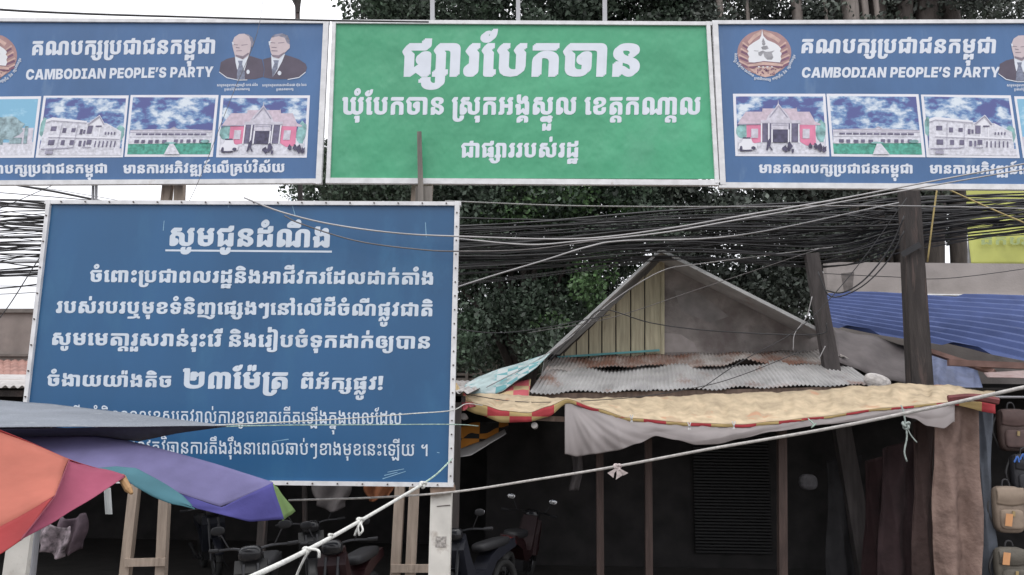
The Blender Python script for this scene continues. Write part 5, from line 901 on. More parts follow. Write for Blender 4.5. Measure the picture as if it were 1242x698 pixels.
# ------------------------------------------------------------------ blue notice board
YN = 8.0
NQ = [(57, 243), (557, 245), (548.5, 590), (17, 584)]
nb = thing('notice_board', Vector((at(290, 588, YN).x, YN, 0)), 'large blue notice board with many lines of white writing in a white frame', 'sign')
slab(NQ, YN, .02).build('sheet', BLUE_N, nb)
fr = MB()
for i, (a, b, w) in enumerate((((54, 245), (559, 247), 5), ((15, 582.5), (550, 588.5), 5), ((58.5, 242), (19, 586), 5), ((554.5, 244), (546, 591), 6))):
    st = strip(a, b, w, YN - .03 - .003 * i, .06); fr.add(st.v, st.f)
fr.build('frame', ALU, nb)
dots(along((60, 245), (556, 247), 17) + along((30, 583), (546, 588.5), 17) + along((554.5, 250), (546.5, 586), 20) + along((58, 246), (22, 560), 10), YN - .036, .008, nb)
ly = YN - .0012
text('n0', (203, 298), (402, 300), 21, ly, LETTERW, nb, 'heading', nib=(24, 18), slant=.04)
slab([(200.5, 302.8), (402.5, 304.3), (402.5, 306.6), (200.5, 305)], ly, .002).build('heading_underline', LETTERW, nb)
text('n1', (108, 342), (527, 345.5), 14, ly, LETTERW, nb, nib=(17, 12), slant=.04)
text('n2', (67, 379.7), (526, 383.7), 14, ly, LETTERW, nb, nib=(17, 12), slant=.04)
text('n3', (61, 418.5), (523, 423), 14.5, ly, LETTERW, nb, nib=(17, 12), slant=.04)
text('n4', (56, 468.3), (209, 470), 13.5, ly, LETTERW, nb, nib=(17, 12), slant=.04)
text('n5', (220, 471), (351, 472), 19.5, ly, LETTERW, nb, nib=(24, 18), slant=.04)
text('n6', (363, 471.5), (465, 473), 13.5, ly, LETTERW, nb, nib=(17, 12), slant=.04)
text('n7', (76, 512), (488, 515), 14, ly, LETTERW, nb, nib=(6, 4), copies=2)
text('n8', (80, 549), (520, 553.5), 14, ly, LETTERW, nb, nib=(6, 4), copies=2)
SCR = mat('pale scratches', (.25, .42, .55), .6, .2, 10)
sm = MB()
for a, b in (((466, 577), (482, 573)), ((464, 581), (492, 572)), ((470, 573), (490, 569)), ((530, 549), (533, 549.5)), ((352, 240), (358, 262)), ((199, 268), (198, 280)), ((277, 244), (277, 252)), ((516, 270), (517, 288)), ((330, 536), (350, 533))):
    st = strip(a, b, .7, ly, .0015); sm.add(st.v, st.f)
sm.build('scratches', SCR, nb)
for a, b, lab in (((536, 588), (533, 700), None), ((36, 586), (20, 700), None)):
    mb, c = post_px(a, b, YN + .08, .20 if a[0] > 300 else .22, .10)
    lg = mb.build('leg', mat('white painted post', (.56, .54, .50), .6, .12, 5, stain=(.30, .25, .21), stain_amt=.36, stain_scale=3), nb)
    if a[0] > 300:
        slab([(528.5, 651), (541.5, 651), (541, 664), (528, 664)], YN + .025, .003).build('printed_sticker', mat('grey printed sticker', (.30, .28, .26), .6, .6, 40), lg)
        slab([(530, 614), (546, 612.5), (546, 613.6), (530, 615)], YN + .025, .003).build('weld_line', SCREW, lg)
st = strip((522, 597), (552, 593), 9, YN - .01, .03)
st.build('bracket', mat('rusty bracket', (.23, .16, .12), .7, .3, 12), nb)

# ------------------------------------------------------------------ market house with gable and rusty apron roof
GALV = mat('galvanised roof edge', (.40, .40, .40), .5, .15, 6)
TIN = mat('old corrugated tin', (.335, .325, .32), .55, .22, 3, bump=.15, bscale=30, stain=(.20, .105, .075), stain_amt=.38, stain_scale=1.4)
TIN_R = mat('rusty corrugated tin', (.30, .275, .26), .65, .25, 3, bump=.15, bscale=30, stain=(.165, .085, .06), stain_amt=.52, stain_scale=1.3)
PLANK = mat('cream painted planks', (.38, .34, .24), .7, .22, 4, stretch=(7, 1, .5), stain=(.20, .15, .10), stain_amt=.34, stain_scale=1.6, bump=.2, bscale=20)
PLASTER = mat('grey stained plaster', (.225, .20, .19), .9, .26, 3.5, bump=.3, bscale=18, stain=(.15, .125, .12), stain_amt=.48, stain_scale=1.5)
INNER = mat('interior toned for shade', (.023, .021, .021), .9, .4, 3)  # near-black colour stands in for the deep shade indoors
SHUT = mat('dark shutter metal', (.011, .0105, .011), .6, .3, 6)
hb = at(815, 525, 14.0)
house = thing('market_house', (hb.x, 14.0, 0), 'gabled market house with cream planks, grey plaster and a rusty tin apron roof', 'house')
px0, px1 = at(640, 500, 14.0).x, at(1035, 500, 14.0).x
slab([(803, 318), (985, 402), (1001, 410), (1001, 442), (803, 440)], 14.06, .08).build('plaster_gable', PLASTER, house)
mbp = MB()
n = 9
xs = [670, 684, 699, 714, 730, 747, 765, 782, 803]
def slope_l(x): return 436 - (x - 672) * (436 - 313) / (801 - 672)
for a, b in zip(xs, xs[1:]):
    yo = 14.0 + .012 * ((xs.index(a)) % 2)
    q = slab([(a + .8, slope_l(a) + 4), (b - .8, slope_l(b) + 4), (b - .8, 440), (a + .8, 440)], yo, .03)
    mbp.add(q.v, q.f)
mbp.build('plank_gable', PLANK, house)
slab([(672, 436), (803, 318), (803, 440), (672, 442)], 14.05, .04).build('gable_backing', mat('dark gap', (.06, .05, .045), .9), house)
slab([(806, 404), (826, 406), (842, 416), (846, 427), (806, 428)], 14.056, .003).build('plaster_patch', mat('paler plaster patch', (.30, .265, .255), .9, .15, 5), house)
slab([(818, 352), (850, 356), (884, 384), (862, 392), (826, 378)], 14.056, .003).build('plaster_patch', mat('greyer plaster patch', (.215, .195, .19), .9, .2, 5), house)
strip((804, 314), (804, 430), 4, 13.985, .03).build('corner_batten', PLANK, house)
for a, b in (((800.5, 306), (661, 434.5)), ((800, 305.5), (998, 405.5))):
    A, B = at(*a, 13.45), at(*b, 13.45)
    up = Vector((0, 0, .045))
    MB().prism([A, B, B + up, A + up], (0, 6.0, 0)).build('roof_slope', TIN, house)
    up2 = Vector((0, -.012, .0))
    MB().prism([A + up2 - up * .25, B + up2 - up * .25, B + up2 + up * 1.1, A + up2 + up * 1.1], (0, -.05, 0)).build('verge_board', GALV, house)
A, B = at(880, 352, 13.45), at(890, 361, 13.45)
rr = random.Random(11)
def apron(u, v, lift, seed, rag=0.0):
    t = at(lerp(672, 1012, u), lerp(437, 428, u), 14.0)
    b = at(lerp(642, 1067, u), lerp(477.5, 467, u), 12.4)
    p = t.lerp(b, v)
    w = math.sin(u * 2 * math.pi * 80) * .013
    warp = .035 * math.sin(u * 17 + seed) * math.sin(v * 3.1) + .015 * math.sin(u * 41 + seed * 2)
    return p + Vector((0, 0, w + lift + warp))
def rag(u, seed):
    k = .03 * math.sin(u * 23 + seed) + .02 * math.sin(u * 61 + seed * 3)
    for c, d, wd in ((.12, .10, .03), (.36, .13, .02), (.62, .12, .05), (.83, .09, .04), (.95, .16, .02)):
        k -= d * math.exp(-((u - c - .03 * seed) / wd) ** 2)
    return k
MB().grid(lambda u, v: apron(u, .30 + v * (.70 + .35 * rag(u, 0)), .0, 1), 460, 10).build('lower_roof_sheet', TIN, house, smooth=True, solid=.004)
MB().grid(lambda u, v: apron(u, v * (.40 + .6 * rag(u, 1)), .045, 3), 460, 6).build('upper_roof_sheet', TIN_R, house, smooth=True, solid=.004)
A, B = at(644, 482, 12.5), at(1060, 472, 12.5)
MB().beam(A, B, .09, .07).build('eave_beam', WOOD_B, house)
strip((676, 433.5), (800, 425), 2.5, 13.95, .03).build('flashing', mat('teal flashing', (.10, .27, .28), .6), house)
zt = 3.55
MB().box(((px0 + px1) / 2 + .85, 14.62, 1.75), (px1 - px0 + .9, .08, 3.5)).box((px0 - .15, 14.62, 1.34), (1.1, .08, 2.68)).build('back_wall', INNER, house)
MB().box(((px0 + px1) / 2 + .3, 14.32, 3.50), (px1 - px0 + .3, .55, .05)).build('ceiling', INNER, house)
sh = MB()
sa, sb = at(842, 600, 14.5), at(934, 600, 14.5)
for k in range(44):
    z = .25 + k * .052
    sh.prism([(sa.x, 14.52, z), (sa.x, 14.49, z + .012), (sa.x, 14.49, z + .038), (sa.x, 14.52, z + .05)], (sb.x - sa.x, 0, 0))
sh.build('roller_shutter', SHUT, house)
for x, y, Y, w in ((727, 512, 12.0, .10), (786, 508, 12.1, .10), (948, 508, 11.95, .115)):
    mb, c = post_px((x, y), (x + 1, 698), Y, w)
    mb.build('awning_post', mat('rough brown pole', (.055, .036, .031), .8, .3, 5, stretch=(3, 3, .4), bump=.4, bscale=25), house)
# unseen roof slab added to keep light out between house and shed
MB().box(((-2.0 + px0) / 2 - .05, 14.85, 2.70), (px0 + 2.6, 5.0, .04)).build('light_block_roof', INNER, house)
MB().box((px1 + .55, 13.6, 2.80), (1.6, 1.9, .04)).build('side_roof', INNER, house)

# ------------------------------------------------------------------ dark shed behind the notice board
shed = thing('market_shed', (-6.5, 14, 0), 'dark open market shed behind the notice board with motorbikes parked inside', 'shed')
sr = MB()
def shedroof(u, v):
    return Vector((lerp(-14, -.78, u), lerp(10.6, 17.2, v), lerp(2.70, 3.25, v) + .018 * math.sin(u * 2 * math.pi * 120)))
sr.grid(shedroof, 960, 3)
sr.build('roof', mat('pale shed tin', (.40, .38, .37), .6, .2, 3, stain=(.2, .12, .09), stain_amt=.4, stain_scale=.8), shed, smooth=True, solid=.004)
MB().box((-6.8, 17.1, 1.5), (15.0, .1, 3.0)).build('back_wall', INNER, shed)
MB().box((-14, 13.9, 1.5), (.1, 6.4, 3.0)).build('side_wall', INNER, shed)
for x in (-11, -7.2, -3.4, -.95):
    MB().beam((x, 10.8, 0), (x, 10.8, 2.72), .1).build('post', WOOD_D, shed)
MB().beam((-14, 10.8, 2.62), (-.85, 10.8, 2.62), .08, .1).build('eave_beam', WOOD_D, shed)

# ------------------------------------------------------------------ awning cloths
def cloth_mat(name, a, b, c3, scale, fac, rough=.8):
    """printed cotton: a base tone with rows of coloured blocks"""
    m = mat(name, a, rough, .26, 5.5, bump=.22, bscale=9, detail=10)
    n_, l_ = m.node_tree.nodes, m.node_tree.links
    bs = n_['Principled BSDF']
    old = bs.inputs['Base Color'].links[0].from_socket
    tcx = n_.new('ShaderNodeTexCoord')
    ck = n_.new('ShaderNodeTexChecker'); ck.inputs['Scale'].default_value = scale
    ck.inputs['Color1'].default_value = b + (1,); ck.inputs['Color2'].default_value = c3 + (1,)
    l_.new(tcx.outputs['Object'], ck.inputs['Vector'])
    ns = n_.new('ShaderNodeTexNoise'); ns.inputs['Scale'].default_value = 2.3; ns.inputs['Detail'].default_value = 3
    l_.new(tcx.outputs['Object'], ns.inputs['Vector'])
    rp = n_.new('ShaderNodeValToRGB')
    rp.color_ramp.elements[0].position = 1 - fac - .02; rp.color_ramp.elements[1].position = 1 - fac + .05
    l_.new(ns.outputs['Fac'], rp.inputs[0])
    x = n_.new('ShaderNodeMix'); x.data_type = 'RGBA'
    l_.new(rp.outputs[0], x.inputs['Factor']); l_.new(old, x.inputs['A']); l_.new(ck.outputs['Color'], x.inputs['B'])
    l_.new(x.outputs['Result'], bs.inputs['Base Color'])
    return m
C_YEL = cloth_mat('faded yellow printed cloth', (.46, .365, .245), (.45, .26, .16), (.40, .30, .20), 4.5, .37)
C_RED = cloth_mat('red and yellow block hem', (.42, .30, .14), (.42, .05, .06), (.46, .34, .15), 3.3, .72)
C_PINK = cloth_mat('pink and yellow cloth', (.46, .34, .20), (.50, .10, .12), (.48, .36, .20), 4.3, .62)
C_PLAID = cloth_mat('faded teal plaid cloth', (.34, .42, .42), (.12, .30, .32), (.44, .48, .48), 6.0, .55)
PLASTIC = mat('milky plastic sheet', (.50, .455, .45), .4, .05, 3.5, bump=.0, bscale=5, trans=.42, stretch=(1, 1, 1))
T_ = [(556, 479), (600, 478), (640, 481), (690, 484), (760, 483), (800, 482), (880, 478), (972, 475), (1046, 469), (1100, 466), (1150, 468), (1204, 475)]
H_ = [(560, 485), (585, 491), (609, 498), (641, 501), (665, 493), (688, 484), (725, 496), (762, 507), (836, 513), (900, 515), (940, 511), (990, 506), (1072, 495), (1153, 488), (1211, 486)]
F_ = [(556, 494), (580, 503), (609, 513), (641, 512), (665, 506), (688, 489), (725, 500), (762, 511), (836, 517), (900, 519), (940, 515), (990, 509), (1072, 498), (1153, 491), (1208, 502)]
def px_at_x(poly, x):
    for (x0, y0), (x1, y1) in zip(poly, poly[1:]):
        if x <= x1 or (x1, y1) == poly[-1]:
            t = max(0, min(1, (x - x0) / (x1 - x0)))
            t2 = t * t * (3 - 2 * t) * .6 + t * .4
            return lerp(y0, y1, t2)
def wr(x, s): return math.sin(x * .11 + s) * .5 + math.sin(x * .23 + s * 2.1) * .3 + math.sin(x * .41 + s * 1.3) * .2
def aw(u, v):
    x = lerp(556, 1207, u)
    a, b = at(x, px_at_x(T_, x), 12.3), at(x, px_at_x(H_, x), 11.35)
    p = a.lerp(b, v)
    return p + Vector((0, 0, (.034 * wr(x, 1 + v * 1.7) + .018 * wr(x * 2.3, 4 - v * 2.2) + .02 * abs(math.sin(x * .05 + v * 2.4))) * math.sin(math.pi * (.12 + .88 * v)) - .03 * math.sin(math.pi * v)))
awn = thing('cloth_awning', (at(880, 500, 11.8).x, 11.8, 0), 'faded yellow cloth awning with red block hem strung before the market house', 'awning')
MB().grid(aw, 260, 14).build('canopy', C_YEL, awn, smooth=True, solid=.006)
def hemf(u, v):
    x = lerp(556, 1207, u)
    a, b = at(x, px_at_x(H_, x) + .6, 11.345), at(x, px_at_x(F_, x), 11.36)
    return a.lerp(b, v) + Vector((0, -.02 * v * wr(x * 1.7, 2), 0))
MB().grid(hemf, 150, 3).build('hem', C_RED, awn, smooth=True, solid=.006)
MB().beam(at(640, 507, 11.5), at(690, 509, 11.5), .07).build('pole', WOOD_B, awn)
MB().tube([at(568, 487, 12.34) + Vector((0, 0, -.07)), at(1203, 480, 12.34) + Vector((0, 0, -.07))], .022).build('ridge_pole', WOOD_B, awn)
MB().tube(smoothpath([at(1150, 484, 11.3), at(1180, 482, 11.25), at(1211, 487, 11.2)], 4), [.05] * 9).build('rolled_end', mat('dark red roll', (.14, .04, .04), .8, .3, 6), awn)
W_ = [(686, 551), (699, 554), (720, 551), (747, 547), (775, 538), (795, 529), (821, 534), (845, 540), (870, 539), (900, 532), (935, 524), (1002, 515), (1050, 510), (1087, 503), (1109, 508), (1125, 517), (1145, 520), (1157, 512)]
def shw(u, v):
    x = lerp(685, 1158, u)
    hem_edge = px_at_x(F_, max(x, 692)) - 3
    y = lerp(hem_edge, px_at_x(W_, x), v)
    amp = min(1.0, (px_at_x(W_, x) - hem_edge) / 40)
    tri = lambda q: abs((q % 2.0) - 1.0)
    ang = math.atan2(y - 484, x - 690)
    dist = min(1.0, math.hypot(x - 690, y - 484) / 55)
    k = max(0.0, min(1.0, (x - 800) / 60))
    crease = (1 - k) * .07 * dist * tri(ang * 3.4 + .5 * math.sin(x * .045 + v * 2)) + (1 - k) * .016 * tri(ang * 11 + v * 1.7) + k * (.05 * tri(v * 2.2 + x * .012) + .012 * tri(x * .11 + v * 1.5))
    return at(x, y, 11.39 - (.07 * math.sin(math.pi * v) + crease * (.3 + .7 * v)) * amp - .03 * v)
tag(MB().grid(shw, 260, 30).build('plastic_sheet', PLASTIC, None, smooth=True, solid=.003),
    'milky white plastic sheet sagging from the yellow awning\'s hem', 'plastic sheet')
PEG = mat('white clothes peg', (.6, .6, .6), .5)
for i, (x, y) in enumerate(((766, 508), (836, 517), (890, 516))):
    r = thing('clothes_peg', at(x, y + 4, 11.22), ['white clothes peg on the awning hem above the first dip of the plastic sheet', 'white clothes peg where the awning hem runs level, middle of three',
                                                 'white clothes peg on the awning hem, rightmost of three'][i], 'clothes peg', 'pegs along the awning hem')
    c = at(x, y, 11.22)
    MB().beam(c + Vector((-.02, 0, .05)), c + Vector((.012, 0, -.05)), .012, .02).build('jaw', PEG, r)
    MB().beam(c + Vector((.02, 0, .05)), c + Vector((-.012, 0, -.05)), .012, .02).build('jaw', PEG, r)
def patch(name, label, cat, polytop, polybot, Yt, Yb, m, amp=.03, n=(24, 8), s=1.0, parent=None):
    def f(u, v):
        a, b = interp(polytop, u), interp(polybot, u)
        p = at(*a, Yt).lerp(at(*b, Yb), v)
        return p + Vector((0, amp * wr(u * 60 * s, 2 + v * 2), amp * .5 * wr(u * 45 * s, 5 + v)))
    o = MB().grid(f, *n).build(name, m, parent, smooth=True, solid=.006)
    return tag(o, label, cat) if label else o
patch('plaid_cloth', 'faded teal plaid cloth stretched over the left corner of the awning', 'cloth', [(564, 466), (580, 457), (636, 439), (668, 428)], [(562, 479), (598, 479), (609, 475), (650, 446)], 13.2, 12.5, C_PLAID)
patch('pink_cloth', 'pink and yellow cloth triangle between plaid cloth and tin roof', 'cloth', [(602, 478), (626, 464), (644, 460)], [(603, 480), (622, 482), (641, 486)], 12.7, 12.35, C_PINK, .015)
patch('bunched_cloth', 'bunched pink cloth at the awning\'s left end, beside the notice board', 'cloth', [(545, 458), (553, 465), (566, 482)], [(545, 500), (560, 497), (578, 494)], 11.6, 11.2, C_PINK, .06, s=2)
patch('orange_tarp', 'orange and black patterned tarp hanging under the awning\'s left end', 'tarp', [(546, 520), (577, 513), (616, 512)], [(548, 556), (572, 548), (618, 519)], 12.2, 12.0,
      cloth_mat('orange and black tarp', (.50, .20, .03), (.02, .02, .02), (.50, .20, .03), 3.6, .9), .03)
patch('tin_sheet', 'loose grey tin sheet leaning under the orange tarp', 'tin sheet', [(548, 548), (586, 535), (612, 521)], [(548, 556), (571, 553), (614, 526)], 11.9, 11.6, TIN, .01)
for p, lab in (((562, 505), 'white pole cap under the awning, nearer the notice board'), ((648, 516), 'white pole cap under the awning, beside the plastic sheet')):
    c = at(*p, 11.4)
    tag(MB().tube([c, c + Vector((.01, .04, -.012)), c + Vector((.03, .3, -.02))], [.045, .045, .02], 10).build('pole_cap', mat('white cap', (.30, .28, .27), .6)), lab, 'pole cap', 'pole caps under the awning')
tag(MB().superbox(at(1064, 463, 12.5), (.40, .2, .22), .8, 16, 10, Matrix.Rotation(.3, 3, 'Y')).build('plastic_bundle', mat('crumpled white plastic', (.48, .45, .43), .6, .25, 14, bump=1.0, bscale=16)), 'crumpled white plastic bundle at the right end of the tin roof', 'bundle')

# hanging cloths down the right side of the shop
def curtain(label, tl, tr, bl, br, Y, m, folds, amp, sub=None, edge=None):
    def f(u, v):
        a = (lerp(tl[0], tr[0], u), lerp(tl[1], tr[1], u)); b = (lerp(bl[0], br[0], u), lerp(bl[1], br[1], u))
        p = at(lerp(a[0], b[0], v), lerp(a[1], b[1], v), Y)
        k = amp * (math.sin(u * math.pi * folds + 1.5 * math.sin(v * 3)) * (.5 + .5 * v) + .35 * abs(math.sin(u * 7 - v * 6)) + .25 * abs(math.sin(u * 4 + v * 11 + folds)))
        pinch = .05 * math.sin(v * 9 + folds) * (u - .5)
        return p + Vector((pinch, k, 0))
    o = MB().grid(f, 60, 60).build('hanging_cloth', m, None, smooth=True, solid=.012)
    return tag(o, label, 'cloth', 'cloths hung at the shop\'s right side')
YB = 760
curtain('brown sacking cloth with a pale worn face, hung at the awning\'s right end', (1134, 494), (1188, 488), (1139, YB), (1190, YB), 11.5,
        mat('brown sacking', (.185, .125, .105), .85, .3, 3, bump=.8, bscale=5, bdist=.07, stain=(.215, .15, .125), stain_amt=.44, stain_scale=3.0), 3.2, .09)
curtain('blue grey tarp edge hanging just right of the brown sacking', (1184, 486), (1201, 486), (1186, YB), (1212, YB), 11.75, mat('blue grey tarp', (.075, .085, .105), .7, .25, 4, bump=.4, bscale=12), 1.6, .05)
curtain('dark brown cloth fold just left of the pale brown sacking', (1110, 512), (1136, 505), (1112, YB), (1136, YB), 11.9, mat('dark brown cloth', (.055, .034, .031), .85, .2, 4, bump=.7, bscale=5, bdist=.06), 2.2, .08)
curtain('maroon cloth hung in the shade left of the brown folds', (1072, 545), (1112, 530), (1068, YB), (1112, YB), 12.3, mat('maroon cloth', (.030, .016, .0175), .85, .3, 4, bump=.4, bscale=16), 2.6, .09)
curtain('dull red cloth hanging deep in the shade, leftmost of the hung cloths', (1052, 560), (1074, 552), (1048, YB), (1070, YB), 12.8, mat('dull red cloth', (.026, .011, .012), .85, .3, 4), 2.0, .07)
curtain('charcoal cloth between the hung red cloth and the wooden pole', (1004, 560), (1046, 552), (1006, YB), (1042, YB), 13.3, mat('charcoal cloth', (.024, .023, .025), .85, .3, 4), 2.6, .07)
tag(MB().superbox(at(980, 585, 13.0), (.28, .2, .24), .75, 14, 8).build('paper_bag', mat('grey paper bag', (.075, .072, .078), .8, .3, 9, bump=.6, bscale=14)), 'grey crumpled bag hanging in the dark shop right of the wooden pole', 'bag')
tag(MB().grid(lambda u, v: at(lerp(692, 704, u) + 3 * math.sin(v * 4), lerp(548, 595, v), 12.0 + .05 * math.sin(u * 6 + v * 3)), 8, 12).build('grey_rag', mat('grey rag', (.07, .062, .063), .85, .2, 5), None, smooth=True, solid=.01), 'narrow grey rag hanging below the plastic sheet\'s left corner', 'rag')

# ------------------------------------------------------------------ right side: blue roof, concrete wall, yellow banner, posts
BLUE_R = mat('blue painted roof sheet', (.055, .078, .185), .72, .15, 3, bump=.1, bscale=20, stain=(.11, .14, .28), stain_amt=.34, stain_scale=1.0, spec=.2)
stall = thing('bag_stall', (at(1230, 525, 13.5).x, 13.5, 0), 'bag stall under a blue corrugated tin roof at the right edge', 'stall')
c00, c10, c01, c11 = at(1001, 359, 16.6), at(1345, 363, 16.6), at(1008, 396, 14.9), at(1345, 455, 12.4)
def broof(u, v):
    p = c00.lerp(c10, u).lerp(c01.lerp(c11, u), v)
    q = (v * 10 - u * 2.4) % 1.0
    rib = 0.0 if q < .50 else ((q - .50) / .10 if q < .60 else (1.0 if q < .82 else max(0.0, 1 - (q - .82) / .10)))
    return p + Vector((0, 0, .085 * rib + .012 * math.sin(u * 9 + v * 4)))
MB().grid(broof, 150, 300).build('roof', BLUE_R, stall)
MB().beam(at(1120, 424, 13.0), at(1206, 452, 12.2), .07, .09).build('rafter', mat('reddish timber', (.17, .10, .085), .8, .3, 5), stall)
MB().beam(at(1150, 440, 12.3), at(1345, 449, 12.0), .09, .09).build('eave_beam', mat('reddish timber', (.17, .10, .085)), stall)
patch('folded_tin', None, None, [(1193, 452), (1242, 450), (1300, 450)], [(1198, 458), (1238, 459), (1300, 460)], 11.9, 11.6, mat('pinkish rusty tin', (.30, .22, .21), .6, .25, 4, stain=(.16, .09, .08), stain_amt=.45, stain_scale=2), .01, parent=stall)
MB().box((at(1230, 525, 14).x + 1.0, 15.3, 1.6), (5.4, .08, 3.2)).build('back_wall', INNER, stall)
MB().box((at(1230, 525, 14).x + 3.6, 13.6, 1.6), (.08, 3.5, 3.2)).build('side_wall', INNER, stall)
MB().box((at(1230, 525, 14).x + .9, 13.75, 2.93), (5.2, 3.0, .03)).build('inner_ceiling', INNER, stall)
RAIL = .0
ra, rb2 = at(1196, 482, 12.1), at(1345, 482, 12.1)
MB().tube([ra, rb2], .018).build('hanging_rail', STEEL, stall)
cw = thing('concrete_wall', (at(1160, 525, 17.2).x, 17.2, 0), 'plain grey concrete wall above the blue tin roof', 'wall')
P = [at(1002, 318, 17.2), at(1345, 321, 17.2)]
MB().prism([P[0], P[1], Vector((P[1].x, 17.2, 0)), Vector((P[0].x, 17.2, 0))], (0, .2, 0)).build('wall_body', mat('bare concrete', (.30, .27, .255), .9, .12, 2.2, bump=.3, bscale=24, stain=(.21, .19, .18), stain_amt=.4, stain_scale=.7), cw)
strip((1068, 356.5), (1345, 360.5), 1.6, 17.15, .04).build('lead_flashing', WHITE, cw)
slab([(1020, 332), (1036, 330), (1034, 352), (1024, 356)], 17.196, .003).build('damp_stain', mat('damp stain', (.13, .115, .11), .9, .3, 8), cw)
yb = thing('yellow_banner', (at(1260, 525, 18.0).x, 18.0, 0), 'lime yellow banner seen from behind above the concrete wall', 'banner')
def banner_cloth(u, v):
    x0, x1 = lerp(1171.5, 1178, v), 1372
    return at(lerp(x0, x1, u), lerp(225, 322, v), 18.0) + Vector((0, .06 * math.sin(u * 9 + v * 3) * math.sin(math.pi * v), 0))
MB().grid(banner_cloth, 40, 20).build('sheet', mat('lime yellow vinyl', (.58, .60, .18), .6, .10, 2, bump=.3, bscale=3, trans=.25, stain=(.56, .57, .28), stain_amt=.36, stain_scale=.8), yb, smooth=True, solid=.004)
text('land', (1188, 297), (1290, 297), 9, 17.88, mat('grey show-through letters', (.30, .36, .16), .6), yb, copies=2, nib=(8, 6), mirror=True)
for x in (1176, 1366):
    mb, c = post_px((x, 224), (x, 325), 18.1, .06)
    mb.build('post', STEEL, yb)
rp = thing('wooden_post', post_px((1101, 200), (1115, 460), 12.75, .3)[1], 'tall dark square post standing between tin roof and blue roof', 'post')
def tapered(a, b, Y, w, w2, d):
    A, B = at(*a, Y), at(*b, Y)
    t = -A.z / (B.z - A.z)
    C = A + (B - A) * t
    k = (A - C).length / (A - B).length
    return MB().beam(C, A, w + (w - w2) * (k - 1) * .5, d, w2=w2)
tapered((1101.5, 222), (1115, 460), 12.75, .335, .27, .26).build('shaft', WOOD_D, rp)
MB().beam(at(1103, 300, 12.6), at(1107, 306, 12.6), .34, .02).build('wire_binding', CABLE, rp)
lp = thing('leaning_post', post_px((983, 300), (1008, 440), 13.3, .25)[1], 'grey weathered post leaning left at the end of the tin roof', 'post')
tapered((984, 308), (1007, 440), 13.25, .25, .21, .18).build('shaft', mat('grey leaning timber', (.062, .054, .053), .85, .3, 5, stretch=(3, 3, .4), bump=.5, bscale=25), lp)
patch('grey_tarp', 'grey tarp slung under the left end of the blue roof', 'tarp', [(1012, 398), (1060, 410), (1128, 428)], [(1016, 440), (1060, 458), (1120, 470)], 14.4, 13.4, mat('grey brown tarp', (.115, .10, .10), .8, .25, 2.5, bump=.4, bscale=8), .06)
patch('blue_tarp', 'crumpled dark blue tarp behind the awning\'s right end', 'tarp', [(1122, 430), (1150, 434), (1185, 446)], [(1122, 478), (1155, 478), (1196, 482)], 13.6, 12.7, mat('dark blue tarp', (.10, .12, .20), .6, .3, 4, bump=.5, bscale=10), .07, s=1.6)

# bags on the stall
def backpack(label, px, py, Y, w, h, d, m, mp, logo=None, group='bags hanging in the stall'):
    c = at(px, py, Y)
    r = thing('backpack', c - Vector((0, 0, h / 2)), label, 'backpack', group)
    MB().superbox(c, (w, d, h), .45, 20, 12).build('body', m, r, smooth=True)
    MB().superbox(c + Vector((0, -d * .42, -h * .2)), (w * .78, d * .5, h * .42), .4, 18, 10).build('front_pocket', mp, r, smooth=True)
    MB().grid(lambda u, v: c + Vector((lerp(-.5, .5, u) * w * .92, -d * (.50 + .18 * math.sin(math.pi * min(1, v * 1.1)) ) , h * (.47 - .34 * v - .05 * math.sin(math.pi * u) * v))), 12, 8).build('flap', mp, r, smooth=True, solid=.008)
    MB().tube(smoothpath([c + Vector((-w * .14, 0, h * .46)), c + Vector((-w * .08, 0, h * .62)), c + Vector((w * .08, 0, h * .62)), c + Vector((w * .14, 0, h * .46))], 4), .012).build('handle', CABLE, r)
    for s in (-1, 1):
        MB().tube(smoothpath([c + Vector((s * w * .4, d * .3, h * .4)), c + Vector((s * w * .62, d * .2, 0)), c + Vector((s * w * .42, d * .3, -h * .42))], 5), .016).build('strap', CABLE, r)
    MB().beam(c + Vector((w * .02, -d * .74, -h * .02)), c + Vector((w * .0, -d * .74, -h * .13)), .035, .012).build('buckle', mat('brass buckle', (.34, .25, .12), .5), r)
    if logo:
        lg = MB()
        for k in range(4):
            lg.tube(smoothpath([at(px - 14 + k * 7, py - 14 - k * 3, Y - d * .76), at(px - 10 + k * 7, py - 21 - k * 3, Y - d * .77), at(px - 8 + k * 7, py - 14 - k * 3, Y - d * .76)], 4), .012, 5)
        lg.build('blue_print', mat('blue bag print', (.05, .13, .40), .6), r)
    return r
TAN = mat('tan canvas', (.21, .165, .13), .85, .15, 8, bump=.3, bscale=80)
DKB = mat('dark brown nylon', (.075, .05, .045), .7, .2, 8, bump=.3, bscale=60)
BLK = mat('black nylon', (.025, .025, .03), .6, .2, 8, bump=.3, bscale=60)
GRY = mat('olive grey canvas', (.10, .09, .075), .8, .25, 8, bump=.3, bscale=60)
backpack('tan canvas backpack with a flap and buckle, hanging in the bag stall', 1222, 618, 11.7, .40, .62, .18, TAN, mat('tan canvas flap', (.25, .195, .15), .85, .15, 8))
backpack('dark brown backpack hanging topmost in the bag stall', 1228, 522, 12.0, .42, .60, .18, DKB, mat('brown nylon flap', (.10, .065, .06), .7, .2, 8))
backpack('black backpack with blue print at the right edge of the stall', 1244, 575, 11.85, .40, .55, .18, BLK, BLK, logo=True)
backpack('olive grey backpack below the tan one, orange tag on it', 1226, 690, 11.6, .42, .56, .18, GRY, GRY)
TAGM = mat('orange paper tag', (.52, .26, .12), .7, .1, 8)
